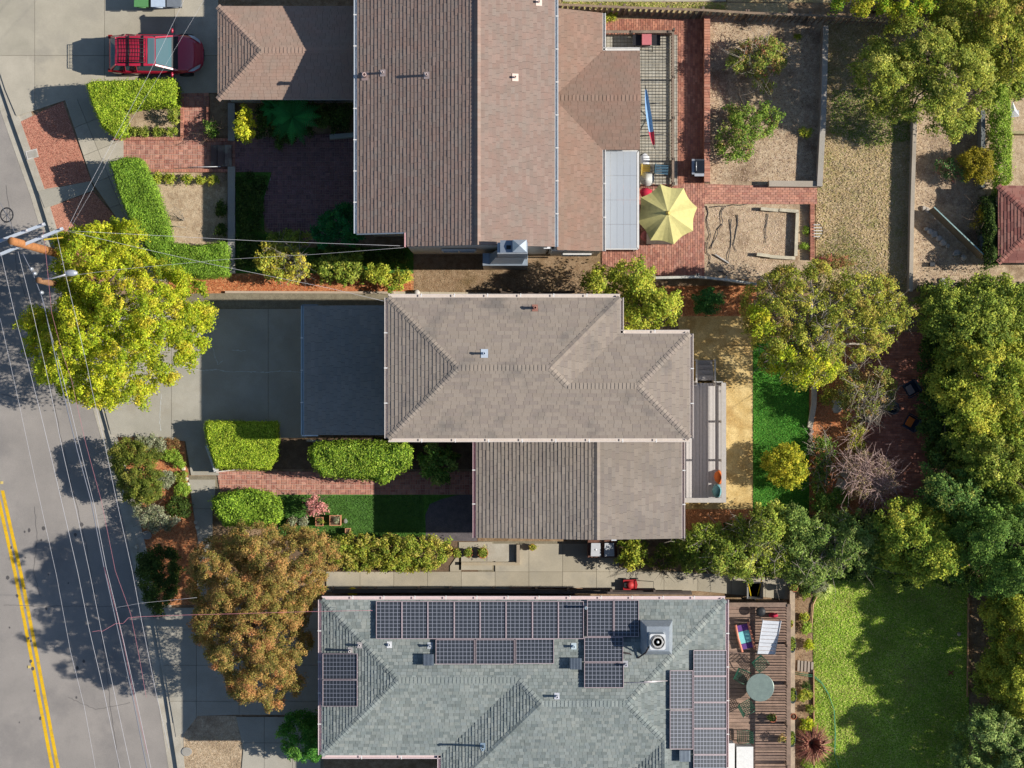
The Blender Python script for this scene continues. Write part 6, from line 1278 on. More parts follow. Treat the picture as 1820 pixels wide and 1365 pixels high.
# small round kettle grill and dark stool at the deck top
def pot(x, y, z, r_, h, label, col=None, plantpal=None, rect_=None, seed=1, ph=.3, name='flower_pot', group=None):
    p = P(x, y, z); t = thing(name, p, label, 'pot', group); mb = MB(); c_ = col or C(190, 112, 80)
    if rect_:
        a, b_ = rect_; t_ = .03
        for x0_, x1_, y0_, y1_ in ((-a, a, -b_, -b_ + t_), (-a, a, b_ - t_, b_), (-a, -a + t_, -b_ + t_, b_ - t_), (a - t_, a, -b_ + t_, b_ - t_)): mb.box(p.x + x0_, p.x + x1_, p.y + y0_, p.y + y1_, z, z + h, c_)
        part('pot', mb, K['paint'], t); mb = MB(); mb.prism([(p.x - a + .01, p.y - b_ + .01), (p.x + a - .01, p.y - b_ + .01), (p.x + a - .01, p.y + b_ - .01), (p.x - a + .01, p.y + b_ - .01)], z, z + h * .85, C(96, 84, 66))
    else:
        mb.lathe((p.x, p.y, z), [(r_ * .7, 0), (r_ * .95, h * .85), (r_ * 1.05, h * .85), (r_ * 1.05, h), (r_ * .88, h), (r_ * .84, h * .8)], 18, c_); part('pot', mb, K['paint'], t)
        mb = MB(); mb.lathe((p.x, p.y, z), [(r_ * .8, h * .7), (r_ * .84, h * .84)], 14, C(80, 66, 54))
    part('soil', mb, K['soil'], t)
    if plantpal:
        v, f, c, _ = foliage(ell(x, y, max(6, r_ * 42), max(6, r_ * 42), 9, .2, seed), z + h * .8, z + h + ph, plantpal, .07, .09, 2.2, seed, .2, .4)
        link('plant', mesh_np('plant', v - np.array(p), f, c, K['leaf']), t)
    return t
pot(1372, 1275, dz, .17, .32, 'terracotta pot with a dark plant on the deck planks', seed=1, plantpal=DRK); pot(1391, 1312, dz, .16, .34, 'pot with a pinkish yellow plant against the deck railing', C(96, 90, 86), pal((200, 160, 110, 2), (170, 170, 90, 2)), seed=2)
for x, y, r_, lb, cc, pp in ((1409, 1272, .14, 'round terracotta pot on the timber ledge beside the deck', None, None), (1404, 1109, .11, 'small terracotta pot on the upper part of the timber ledge', None, OLV), (1411, 1045, .15, 'terracotta pot with sparse plant at the top end of the timber ledge', None, GRN)): pot(x, y, .5, r_, .26, lb, cc, pp, seed=int(x))
for x, y, lb in ((1407, 1145, 'long oval dark planter on the ledge beside the white recliner'), (1408, 1235, 'long oval dark planter on the ledge beside the glass table'), (1406, 1312, 'long oval dark planter on the ledge near the bottom')):
    p = P(x, y, .5); t = thing('trough_planter', p, lb, 'planter'); mb = MB(); mb.lathe((p.x, p.y, .5), [(.14, 0), (.19, .2), (.17, .2), (.15, .15)], 18, C(70, 84, 84), 0, True, .9, 1.9); part('pot', mb, K['paint'], t); v, f, c, _ = foliage(ell(x, y, 6, 13, 10, .2, 3), .62, .9, GRN, .07, .09, 2.4, int(y), .2, .4); link('plant', mesh_np('plant', v - np.array(p), f, c, K['leaf']), t)
pot(1430, 1096, .02, .17, .3, 'yellow plastic pot with a green plant in the narrow border', C(214, 186, 70), YGR, seed=6)
for x, y, w, h_, lb in ((1297, 1346, 8, 24, 'white cabinet cut by the bottom edge beside the solar roof'), (1324, 1350, 14, 22, 'larger white cabinet at the bottom of the deck')):
    a = P(x - w, y - h_, dz + .9); c = P(x + w, y + h_ + 30, dz + .9); mb = MB(); mb.box(a.x, c.x, c.y, a.y, dz, dz + .86, C(232, 230, 226)); mb.box(a.x - .02, c.x + .02, c.y - .02, a.y + .02, dz + .86, dz + .9, C(240, 238, 234)); solo('cabinet', mb, K['paint'], lb, 'cabinet')
p = P(1350, 1085, dz); t = thing('round_stool', p, 'black round stool at the top of the deck', 'stool'); mb = MB(); mb.lathe((p.x, p.y, dz), [(.2, .42), (.21, .45), (.2, .48), (.05, .49)], 18, C(40, 42, 46)); part('seat', mb, K['paint'], t)
for k in range(4): mb = MB(); a = k * math.pi / 2 + .7; mb.tube([(p.x + .22 * math.cos(a), p.y + .22 * math.sin(a), dz), (p.x + .13 * math.cos(a), p.y + .13 * math.sin(a), dz + .42)], .014, 5, col=C(50, 52, 56)); part('leg', mb, K['paint'], t)
solo('cushion', bagmesh(P(1374, 1093, dz), .2, .1, .5, C(200, 50, 80), 5), K['fabric'], 'crimson cushion behind the white recliner', 'cushion')
# tools beside the deck, mower, hoses
wb = thing('wheelbarrow', P(1342, 1052), 'wheelbarrow with yellow handles standing by the deck', 'wheelbarrow'); c = P(1342, 1050, .6)
mb = MB(); mb.add([(c.x - .25, c.y - .28, .3), (c.x + .25, c.y - .28, .3), (c.x + .25, c.y + .28, .3), (c.x - .25, c.y + .28, .3), (c.x - .36, c.y - .36, .62), (c.x + .36, c.y - .36, .62), (c.x + .36, c.y + .4, .62), (c.x - .36, c.y + .4, .62)], [(0, 1, 2, 3), (4, 5, 1, 0), (5, 6, 2, 1), (6, 7, 3, 2), (7, 4, 0, 3), (3, 2, 1, 0)], C(160, 160, 160)); part('tray', mb, K['metal'], wb)
for sg in (-1, 1): mb = MB(); mb.tube([(c.x + sg * .12, c.y - .4, .25), (c.x + sg * .28, c.y + .3, .4), (c.x + sg * .32, c.y + .85, .7)], .025, 6, col=C(222, 190, 40)); part('handle', mb, K['paint'], wb)
mb = MB(); mb.lathe((0, 0, 0), [(.12, -.04), (.18, -.04), (.18, .04), (.12, .04)], 16, C(40, 40, 42)); mb.v = [(c.x + v[2], c.y - .5 + v[0], .18 + v[1]) for v in mb.v]; part('wheel', mb, K['black'], wb)
lm = thing('lawn_mower', P(1122, 1040), 'red lawn mower parked against the fence below the side path', 'lawn mower'); c = P(1120, 1040, .4)
mb = MB(); mb.prism([(c.x - .3, c.y - .22), (c.x + .28, c.y - .24), (c.x + .34, c.y), (c.x + .28, c.y + .24), (c.x - .3, c.y + .22)], .12, .3, C(176, 40, 44)); part('deck_shell', mb, K['paint'], lm)
mb = MB(); mb.lathe((c.x, c.y, .3), [(.17, 0), (.17, .12), (.1, .18), (.03, .2)], 16, C(196, 60, 60)); mb.box(c.x - .28, c.x - .15, c.y - .1, c.y + .1, .3, .42, C(40, 40, 42)); part('engine', mb, K['paint'], lm)
for sx in (-.26, .26):
    for sy in (-.26, .26): mb = MB(); mb.lathe((0, 0, 0), [(.1, -.03), (.11, -.03), (.11, .03), (.1, .03)], 14, C(40, 40, 42)); mb.v = [(c.x + sx + v[0], c.y + sy + v[2], .11 + v[1]) for v in mb.v]; part('wheel', mb, K['black'], lm)
mb = MB(); mb.tube([(c.x + .3, c.y - .2, .3), (c.x + 1.0, c.y - .2, .85), (c.x + 1.0, c.y + .2, .85), (c.x + .3, c.y + .2, .3)], .014, 6, col=C(60, 60, 62)); part('handle', mb, K['metal'], lm)
solo('bucket', MB().lathe(tuple(P(627, 1052, .1)), [(.16, 0), (.22, .1), (.2, .28), (.1, .32)], 18, C(236, 206, 30)), K['paint'], 'yellow round bucket upside down by the corner of the lower house', 'bucket')
mb = MB(); pts_ = [P(x, y, .08) for x, y in ((634, 1046), (640, 1044), (648, 1050), (652, 1044), (656, 1049), (650, 1054), (640, 1056), (636, 1050))]; mb.tube(pts_, .02, 5, col=C(190, 130, 100)); solo('hose', mb, K['paint'], 'short coiled brown hose beside the yellow bucket', 'hose')
mb = MB(); 
for off in (0, 3): mb.tube([P(x + off * .3, y + off, .12) for x, y in ((1412, 1195), (1430, 1198), (1445, 1200), (1460, 1212), (1472, 1232), (1482, 1260), (1484, 1300), (1483, 1340), (1492, 1368))], .014, 5, col=C(70, 150, 110))
solo('garden_hose', mb, K['paint'], 'thin green garden hose snaking over the large lawn', 'hose')
mb = MB(); c = P(1705, 1127, .12)
mb.lathe((c.x, c.y, .02), [(.02, 0), (.075, .03), (.1, .08), (.075, .15), (.02, .18)], 14, C(196, 176, 150)); solo('ball', mb, K['paint'], 'small pale ball lying in the shade of the large lawn', 'ball')
mb = MB(); c = P(1690, 1196, .08); mb.beam((c.x - .12, c.y - .1, .08), (c.x + .12, c.y + .1, .08), .05, .05, C(160, 90, 60)); mb.beam((c.x - .12, c.y + .1, .1), (c.x + .12, c.y - .1, .1), .05, .04, C(160, 90, 60)); solo('garden_toy', mb, K['paint'], 'small orange brown cross shaped toy on the shaded lawn', 'toy')
mb = MB()
for k in range(3): mb.beam(P(905 + k * 40, 1044 + k, .12), P(1080 + k * 10, 1047 + k * 1.5, .12), .05, .04, C(190, 150, 120))
solo('loose_planks', mb, K['wood'], 'thin weathered planks lying beside the lower side path', 'planks')
# two grey utility boxes and their base
ub = thing('utility_cabinet', P(1071, 976), 'brown timber stand carrying two grey square lids beside the wing', 'bin store'); mb = MB(); a = P(1045, 960, .75); c = P(1097, 991, .75); mb.box(a.x, c.x, c.y, a.y, 0, .72, C(120, 86, 74)); part('stand', mb, K['wood'], ub)
for px_ in (1059, 1083): 
    mb = MB(); p = P(px_, 977, 1.0); mb.prism([(p.x - .22, p.y - .29), (p.x + .22, p.y - .29), (p.x + .2, p.y + .29), (p.x - .2, p.y + .29)], .72, 1.0, C(206, 208, 212)); mb.lathe((p.x, p.y, 1.0), [(.05, 0), (.04, .02)], 10, C(236, 236, 236)); part('lid', mb, K['paint'], ub)
for x, r_, lb in ((811, .2, 'left terracotta bowl of the three in the shade of the wing'), (833, .19, 'middle terracotta bowl of the three in the shade of the wing'), (858, .24, 'right and largest terracotta bowl of the three in the shade of the wing')): pot(x, 982, .05, r_, .26, lb, None, GRN, seed=int(x))
pot(946, 972, .05, .15, .24, 'small terracotta pot by itself on the tan side path', None, OLV, seed=9)
# pots on the front lawn
pot(519, 928, .03, .22, .32, 'round terracotta pot at the left end of the pot row', None, SAGE, seed=11); pot(540, 927, .03, .2, .3, 'bowl with grey succulent between the round pot and the square pot', C(150, 150, 120), SAGE, seed=12)
pot(569, 926, .03, 0, .42, 'square terracotta planter next to the largest planter', C(206, 140, 104), GRN, (.17, .2), 13, .1); pot(597, 924, .03, 0, .42, 'largest square terracotta planter at the right end of the pot row', C(214, 150, 112), SAGE, (.25, .23), 14, .15); pot(619, 943, .03, 0, .3, 'small square terracotta planter alone near the hedge row', C(214, 156, 116), None, (.12, .12), 15)
stone(614, 926, .12, 'small grey stone on the lawn right of the largest planter', .12, C(140, 150, 140))

# ---------------------------------------------------------------- upper patio things
um = thing('patio_umbrella', P(1186, 380), 'pale yellow eight ribbed patio umbrella over the brick patio', 'umbrella'); c = P(1187, 379, 2.6)
N8 = 8
for k in range(N8):
    a0 = 2 * math.pi * k / N8 + .22; a1 = 2 * math.pi * (k + 1) / N8 + .22; am = (a0 + a1) / 2; Rr = 1.32; mb = MB(); col = vary(C(214, 203, 134), .02, r0); rings = []
    for q in range(6):
        f = q / 5; zz = 2.72 - .62 * f ** 1.15; row = []
        for w in range(5):
            t = a0 + (a1 - a0) * w / 4; sag = math.sin(math.pi * w / 4); rr_ = Rr * f * (1 - .075 * sag * f) * (math.cos(math.pi / N8) / math.cos(t - am)) ** .9 * 1.02; row.append((c.x + rr_ * math.cos(t), c.y + rr_ * math.sin(t), zz - .05 * sag * f))
        rings.append(row)
    vs = [v for row in rings for v in row]; mb.add(vs, [(i * 5 + w, (i + 1) * 5 + w, (i + 1) * 5 + w + 1, i * 5 + w + 1) for i in range(5) for w in range(4)], col); part('canopy_panel', mb, K['fabric'], um)
    mb = MB(); mb.tube([(c.x, c.y, 2.7), (c.x + Rr * math.cos(a0) * .98, c.y + Rr * math.sin(a0) * .98, 2.06)], .012, 5, col=C(120, 90, 60)); part('rib', mb, K['wood'], um)
mb = MB(); mb.tube([(c.x, c.y, 0), (c.x, c.y, 2.82)], .022, 8, col=C(130, 100, 70)); mb.lathe((c.x, c.y, 2.72), [(.1, 0), (.05, .08), (.015, .12)], 10, C(220, 196, 110)); part('pole', mb, K['wood'], um)
mb = MB(); mb.lathe((c.x, c.y, .05), [(.28, 0), (.26, .06), (.05, .1)], 16, C(60, 60, 62)); part('base', mb, K['paint'], um)
pt = thing('patio_table', P(1180, 385), 'dark patio table hidden under the yellow umbrella', 'table'); a = P(1137, 345, .75); e = P(1198, 434, .75)
mb = MB(); mb.box(a.x + .3, e.x, e.y, a.y - .4, .7, .75, C(96, 84, 74)); part('tabletop', mb, K['wood'], pt)
for sx in (a.x + .36, e.x - .06):
    for sy in (e.y + .06, a.y - .46): mb = MB(); mb.box(sx - .03, sx + .03, sy - .03, sy + .03, 0, .7, C(80, 70, 62)); part('leg', mb, K['wood'], pt)
solo('cushion', bagmesh(P(1148, 343, .4), .26, .22, .35, C(196, 44, 70), 7), K['fabric'], 'crimson cushion pile peeping out above the yellow umbrella', 'cushion')
solo('cushion', bagmesh(P(1147, 419, .4), .2, .22, .2, C(200, 120, 120), 8), K['fabric'], 'pinkish red cushion peeping out below the yellow umbrella', 'cushion')
def slatseat(x, y, w, d, rz_, col, label, n=6):
    p = P(x, y, .05); t = thing('slatted_chair', p, label, 'chair', None, rz_); WLOC[t.name] = Vector((0, 0, 0))
    for k in range(n): m = MB(); u = -w / 2 + w * (k + .5) / n; m.box(u - w / n * .42, u + w / n * .42, -d / 2, d / 2, .4, .43, vary(col, .05, r0)); part('slat', m, K['paint'], t)
    m = MB(); m.beam((-w / 2, d / 2 - .03, .62), (w / 2, d / 2 - .03, .62), .03, .36, col); part('backrest', m, K['paint'], t)
    for sx in (-1, 1):
        for sy in (-1, 1): m = MB(); m.box(sx * w * .45 - .02, sx * w * .45 + .02, sy * d * .45 - .02, sy * d * .45 + .02, 0, .4, col); part('leg', m, K['paint'], t)
slatseat(1146, 304, .5, .42, R(88), C(236, 206, 110), 'yellow slatted chair on the tiled terrace above the umbrella'); slatseat(1174, 303, .42, .62, R(85), C(70, 104, 124), 'blue slatted chair on the tiled terrace beside the yellow one')
mb = MB(); p = P(1150, 318, .5); mb.lathe((p.x, p.y, .05), [(.03, .3), (.3, .44), (.32, .46)], 20, C(206, 206, 200)); mb.tube([(p.x, p.y, .05), (p.x, p.y, .45)], .03, 6, col=C(150, 150, 150)); solo('side_table', mb, K['paint'], 'pale round side table between the slatted chairs and the umbrella', 'table')
solo('white_cloth', bagmesh(P(1146, 285, .05), .22, .3, .1, C(226, 226, 228), 12), K['fabric'], 'white crumpled cloth at the lower corner of the tiled terrace', 'cloth')
# grill on the brick path
gr = thing('barbecue_grill', P(1242, 296), 'grey and black gas barbecue on the shaded brick path', 'barbecue'); p = P(1242, 296, .9)
mb = MB(); mb.box(p.x - .26, p.x + .26, p.y - .34, p.y + .34, .1, .8, C(90, 94, 100)); part('body', mb, K['metal'], gr)
mb = MB(); mb.box(p.x - .16, p.x + .25, p.y - .26, p.y + .26, .8, .95, C(44, 48, 56)); mb.tube([(p.x - .12, p.y - .2, 1.0), (p.x - .12, p.y + .2, 1.0)], .02, 6, col=C(190, 190, 190)); part('lid', mb, K['metal'], gr)
mb = MB(); mb.box(p.x - .3, p.x - .18, p.y - .34, p.y + .34, .8, .84, C(176, 180, 186)); mb.box(p.x - .18, p.x + .24, p.y - .42, p.y - .3, .8, .84, C(214, 216, 220)); part('side_shelf', mb, K['metal'], gr)
# pink topped cart by the fence
ct = thing('garden_cart', P(1148, 70), 'cart with pink red lid between two black panels on the upper terrace', 'cart'); p = P(1150, 70, .8)
mb = MB(); mb.box(p.x - .25, p.x + .17, p.y - .22, p.y + .22, .2, .74, C(120, 60, 64)); part('body', mb, K['paint'], ct)
mb = MB(); mb.box(p.x - .22, p.x + .2, p.y - .24, p.y + .24, .74, .82, C(206, 120, 124)); part('lid', mb, K['paint'], ct)
for sg in (-1, 1): mb = MB(); mb.box(p.x + sg * .42 - .2, p.x + sg * .42 + .18, p.y - .24, p.y + .24, .6, .64, C(44, 42, 46)); part('side_shelf', mb, K['paint'], ct)
mb = MB(); mb.tube([(p.x - .2, p.y - .3, 0), (p.x - .2, p.y - .3, .7), (p.x + .25, p.y - .3, .7), (p.x + .3, p.y - .42, 0)], .015, 5, col=C(40, 40, 42)); part('stand', mb, K['metal'], ct)
# hammock: furled blue / red on a black stand
hk = thing('hammock', P(1154, 205), 'narrow blue and red hammock slung on a black stand over the tiled terrace', 'hammock'); a = P(1147, 152, 1.2); e = P(1163, 264, 1.2)
def hmk(f0, f1, col, nm, off=0, wd=.24):
    mb = MB(); n = 14; rows = []; d = (e - a); s_ = Vector((-d.y, d.x, 0)).normalized()
    for i in range(n + 1):
        f = f0 + (f1 - f0) * i / n; w = wd * math.sin(math.pi * f) ** .7; z = 1.2 - .55 * math.sin(math.pi * f); cc_ = a + d * f; rows.append([(cc_.x + s_.x * (off + u * w), cc_.y + s_.y * (off + u * w), z + .12 * (abs(u) * 2) ** 2) for u in (-.5, -.2, .2, .5)])
    vs = [v for r_ in rows for v in r_]; mb.add(vs, [(i * 4 + k, i * 4 + k + 1, (i + 1) * 4 + k + 1, (i + 1) * 4 + k) for i in range(n) for k in range(3)], col, 0, True); part(nm, mb, K['fabric'], hk)
hmk(.06, .72, C(140, 176, 214), 'cloth'); hmk(.7, .94, C(206, 74, 92), 'cloth', 0, .3)
mb = MB(); mb.tube([a, P(1147, 160, .7), P(1155, 208, .12), P(1162, 256, .7), e], .022, 6, col=C(56, 58, 64)); mb.tube([P(1138, 186, .06), P(1178, 183, .06)], .02, 5, col=C(56, 58, 64)); mb.tube([P(1138, 242, .06), P(1180, 238, .06)], .02, 5, col=C(56, 58, 64)); part('stand', mb, K['metal'], hk)
# railing of the tiled terrace
rl_ = thing('terrace_railing', P(1196, 190), 'brown timber railing around the tiled terrace', 'railing'); a = P(1196, 56, 1.1); e = P(1198, 330, 1.1); WB = C(142, 124, 108)
mb = MB(); mb.box(a.x - .04, a.x + .06, e.y, a.y, 1.02, 1.07, WB); l0 = P(1072, 54, 1.1); mb.box(l0.x, a.x - .04, a.y - .06, a.y + .06, 1.02, 1.07, WB); part('handrail', mb, K['wood'], rl_)
mb = MB(); mb.box(a.x - .02, a.x + .02, e.y, a.y, .1, .18, WB); mb.box(l0.x, a.x, a.y - .02, a.y + .02, .1, .18, WB); part('bottom_rail', mb, K['wood'], rl_)
mb = MB(); y = e.y
while y < a.y: mb.box(a.x - .015, a.x + .015, y - .015, y + .015, .18, 1.02, WB); y += .13
x = l0.x
while x < a.x: mb.box(x - .015, x + .015, a.y - .015, a.y + .015, .18, 1.02, WB); x += .13
part('balusters', mb, K['wood'], rl_, 'stuff')
for yy in (56, 140, 212, 285, 328): mb = MB(); q = P(1196, yy, .5); mb.box(q.x - .05, q.x + .05, q.y - .05, q.y + .05, 0, 1.12, C(110, 98, 88)); part('post', mb, K['wood'], rl_)
for xx in (1122, 1188): mb = MB(); q = P(xx, 54, .5); mb.box(q.x - .05, q.x + .05, a.y - .05, a.y + .05, 0, 1.12, C(110, 98, 88)); part('post', mb, K['wood'], rl_)
# fire pit and its chairs
fp = thing('fire_pit', P(1587, 725), 'round dark fire pit on the shaded brick courtyard', 'fire pit'); p = P(1587, 725, .4)
mb = MB(); mb.lathe((p.x, p.y, .05), [(.2, 0), (.26, .3), (.3, .34), (.3, .36), (.25, .36), (.2, .2)], 24, C(70, 76, 84)); part('bowl', mb, K['metal'], fp); mb = MB()
for k in range(3): t = k * 1.1; mb.tube([(p.x - .14 * math.cos(t), p.y - .14 * math.sin(t), .3), (p.x + .14 * math.cos(t), p.y + .14 * math.sin(t), .34)], .03, 6, col=C(150, 130, 110)); part('logs', mb, K['wood'], fp) if k == 2 else None
def lounge(x, y, rz_, label, cush=None):
    p_ = P(x, y, .05); t = thing('patio_chair', p_, label, 'chair', None, rz_); WLOC[t.name] = Vector((0, 0, 0)); m = MB(); m.box(-.28, .28, -.27, .27, .28, .36, C(46, 58, 74)); part('seat', m, K['fabric'], t); m = MB(); m.beam((-.3, -.28, .55), (-.3, .28, .55), .07, .42, C(52, 66, 86)); part('backrest', m, K['fabric'], t)
    for sy in (-1, 1): m = MB(); m.beam((-.3, sy * .31, .5), (.28, sy * .31, .5), .05, .05, C(50, 62, 80)); m.beam((-.28, sy * .31, 0), (-.28, sy * .31, .5), .04, .04, C(50, 62, 80)); m.beam((.26, sy * .31, 0), (.26, sy * .31, .5), .04, .04, C(50, 62, 80)); part('armrest', m, K['metal'], t)
    if cush:
        q = Vector((x, y, 0)); m = MB(); m.box(-.06, .22, -.2, .2, .36, .46, cush); part('seat_cushion', m, K['fabric'], t)
    return t
lounge(1617, 751, R(150), 'dark blue patio chair with an orange cushion', C(220, 120, 50)); lounge(1617, 691, R(-150), 'dark patio chair with a grey cushion above the fire pit', C(150, 140, 140))
# pale toy things at right edge
mb = MB(); a = P(1792, 205, .3); mb.add([P(1792, 207, .1), P(1800, 180, .9), P(1812, 206, .1), P(1803, 196, .5)], [(0, 1, 3), (1, 2, 3), (0, 3, 2)], C(226, 226, 230)); mb.add([P(1793, 208, .1), P(1811, 207, .1), P(1811, 196, .1), P(1793, 196, .1)], [(0, 1, 2, 3)], C(200, 206, 216)); solo('play_tent', mb, K['fabric'], 'small white pointed play tent at the right edge', 'tent')
# utility covers
for x, y, rx_, ry_, lb, rect_ in ((57, 274, 10, 8, 'pale rectangular utility cover set in the red gravel bed', True), (261, 951, 9, 7, 'pale round cover in the shaded kerbside bed', False), (332, 1336, 9, 8, 'pale oval manhole cover on the lower dry front yard', False)):
    p = P(x, y, .04); t = thing('utility_cover', p, lb, 'utility cover'); mb = MB(); mb2 = MB()
    if rect_: 
        ca, sa = math.cos(.25), math.sin(.25); f = lambda s_: [(p.x + s_ * (u * .26 * ca - v * .19 * sa), p.y + s_ * (u * .26 * sa + v * .19 * ca)) for u, v in ((-1, -1), (1, -1), (1, 1), (-1, 1))]
        mb.prism(f(1), .0, .06, C(214, 208, 200)); mb2.prism(f(.78), .06, .066, C(176, 170, 160))
    else: mb.lathe((p.x, p.y, 0), [(rx_ / 40, 0), (rx_ / 40, .07)], 24, C(180, 176, 168), 0, False, 1, .85); mb2.lathe((p.x, p.y, .07), [(rx_ / 40 * .85, 0), (rx_ / 40 * .85, .006)], 24, C(168, 162, 152), 0, False, 1, .85)
    part('frame', mb, K['slab'], t); part('lid', mb2, K['slab'], t)
mb = MB(); p = P(741, 520, .3); mb.lathe((p.x, p.y, 0), [(.13, 0), (.13, .3), (.11, .34), (.03, .36)], 18, C(214, 206, 196)); solo('vent_cap', mb, K['paint'], 'round pale cap on the path above the middle house', 'vent cap')
mb = MB(); p = P(743, 440, 0); mb.tube([(p.x + .3 * math.cos(t / 3), p.y + .22 * math.sin(t / 3), 3.0 + t * .004) for t in range(40)], .03, 5, col=C(40, 42, 46)); solo('cable_coil', mb, K['paint'], 'dark loops of service cable at the lower corner of the upper house', 'cable')

# bins at the top edge
for x, cc, lb in ((251, C(96, 150, 90), 'green wheeled bin cut by the top edge'), (281, C(196, 208, 220), 'pale blue wheeled bin next to the green one'), (309, C(120, 126, 132), 'grey wheeled bin right of the pale blue one')):
    p = P(x, -3, 1.0); t = thing('wheeled_bin', (p.x, p.y, .05), lb, 'bin', 'wheeled bins at the top edge'); mb = MB(); mb.add([(p.x - .22, p.y - .26, .06), (p.x + .22, p.y - .26, .06), (p.x + .22, p.y + .26, .06), (p.x - .22, p.y + .26, .06), (p.x - .29, p.y - .34, .98), (p.x + .29, p.y - .34, .98), (p.x + .29, p.y + .34, .98), (p.x - .29, p.y + .34, .98)], [(0, 1, 5, 4), (1, 2, 6, 5), (2, 3, 7, 6), (3, 0, 4, 7), (4, 5, 6, 7)], cc); part('body', mb, K['paint'], t)
    mb = MB(); mb.prism([(p.x - .31, p.y - .38), (p.x + .31, p.y - .38), (p.x + .31, p.y + .36), (p.x - .31, p.y + .36)], .98, 1.03, vary(cc, .1, r0)); mb.tube([(p.x - .2, p.y - .4, .95), (p.x + .2, p.y - .4, .95)], .02, 5, col=cc); part('lid', mb, K['paint'], t)
# a slim white pole and a shadowing twig tree in the bare bed
mb = MB(); mb.tube([P(334, 297, .5), P(392, 296, .5)], .014, 5, col=C(236, 236, 236)); solo('white_rod', mb, K['paint'], 'thin white rod along the lower edge of the upper brick path', 'rod')
mb = MB(); mb.tube([P(302, 402, .5), P(330, 404, .5)], .02, 5, col=C(60, 50, 44)); limbs(mb, P(328, 392, .05), [P(312 + r0.uniform(-14, 14), 380 + r0.uniform(-18, 18), r0.uniform(.3, 1.0)) for _ in range(7)], .012, r0, C(150, 130, 116), 2, .006); solo('bare_sapling', mb, K['greybark'], 'leafless twiggy sapling in the bare soil bed', 'sapling')
# steps at the shaded end of the upper brick walk
st = thing('garden_steps', P(390, 274), 'dark brick steps at the shaded end of the upper brick path', 'steps')
for k in range(3): mb = MB(); a = P(374 + k * 13, 258, .2); c = P(387 + k * 13, 296, .2); mb.box(a.x, c.x - .02, c.y, a.y, 0.05, .12 + k * .1, C(112, 92, 88)); part('tread', mb, K['slab'], st)

# ---------------------------------------------------------------- car
car = thing('car', P(277, 94, .05), 'dark red hatchback with black roof basket parked nose to the garage', 'car')
cc = P(276, 95, .9); WLOC[car.name] = Vector((0, 0, 0)); car.location = (cc.x, cc.y, .055)
prof = [(-2.08, .62, .55, .34), (-2.03, .76, .84, .26), (-1.85, .83, .98, .2), (-1.4, .86, 1.0, .2), (-.6, .87, 1.0, .2), (.3, .87, .99, .2), (.9, .86, .97, .2), (1.3, .84, .93, .22), (1.65, .79, .84, .24), (1.9, .66, .72, .28), (2.02, .48, .6, .34), (2.08, .25, .5, .4)]
mb = MB(); rows = []
for x, w, h, lo in prof: rows.append([(x, -w * .9, lo), (x, -w, lo + .12), (x, -w * 1.0, h * .62), (x, -w * .95, h * .92), (x, -w * .8, h), (x, -w * .4, h + .025), (x, 0, h + .035), (x, w * .4, h + .025), (x, w * .8, h), (x, w * .95, h * .92), (x, w * 1.0, h * .62), (x, w, lo + .12), (x, w * .9, lo)])
nr = 13; vs = [v for r_ in rows for v in r_]; fs = [(i * nr + k, (i + 1) * nr + k, (i + 1) * nr + k + 1, i * nr + k + 1) for i in range(len(rows) - 1) for k in range(nr - 1)] + [tuple(range(nr))[::-1], tuple((len(rows) - 1) * nr + k for k in range(nr))]
mb.add(vs, fs, (.4, .02, .05), 0, True); body = part('body', mb, K['carpaint'], car)
# greenhouse
gl = [(-1.92, .70, .96), (-1.62, .62, 1.46), (.05, .62, 1.5), (.95, .68, .98)]
def gside(i, sg, dz_=0): return (gl[i][0], sg * gl[i][1], gl[i][2] + dz_)
mb = MB(); rr_ = [(-1.66, .56, 1.45), (-1.5, .6, 1.5), (-.7, .62, 1.54), (.0, .6, 1.53), (.12, .56, 1.49)]
vs = [(x, s_ * w, z + (.02 if abs(s_) < .5 else 0)) for x, w, z in rr_ for s_ in (-1.06, -.7, 0, .7, 1.06)]; mb.add(vs, [(i * 5 + k, (i + 1) * 5 + k, (i + 1) * 5 + k + 1, i * 5 + k + 1) for i in range(4) for k in range(4)], (.4, .02, .05), 0, True)
for sg in (-1, 1):
    for (xa, za, xb2, zb2, wa, wb2) in ((.1, 1.49, 1.0, .97, .6, .76), (-1.62, 1.47, -1.95, .95, .58, .72), (-.75, 1.52, -.8, .99, .64, .82), (-1.25, 1.5, -1.3, .99, .62, .81)): mb.beam((xa, sg * wa, za), (xb2, sg * wb2, zb2), .07, .05)
part('roof', mb, K['carpaint'], car)
def pane(nm, pts, mt): m = MB(); m.add(pts, [(0, 1, 2, 3)]); return part(nm, m, mt, car)
m = MB(); m.add([(1.02, -.74, .99), (1.02, .74, .99), (.76, .7, 1.13), (.76, -.7, 1.13)], [(0, 1, 2, 3)], (.02, .02, .02)); part('cowl', m, K['black'], car)
pane('windshield', [(.76, -.66, 1.132), (.76, .66, 1.132), (.13, .54, 1.485), (.13, -.54, 1.485)], K['carglass'] if 'carglass' in K else K['glass'])
pane('rear_window', [(-1.95, .66, .98), (-1.95, -.66, .98), (-1.64, -.55, 1.455), (-1.64, .55, 1.455)], K['glass'])
for sg in (-1, 1): pane('side_window', [(-1.85, sg * .76, .99), (.92, sg * .8, .98), (.06, sg * .63, 1.49), (-1.6, sg * .62, 1.47)], K['glass'])
mb = MB(); mb.add([(-1.0, -.56, 1.56), (.05, -.56, 1.555), (.05, .56, 1.555), (-1.0, .56, 1.56)], [(0, 1, 2, 3)]); mb.v = [(.0 + (v[0] + .5) * .3 - .06, v[1], v[2] + .0) for v in mb.v]; part('sunroof', mb, K['glass'], car)
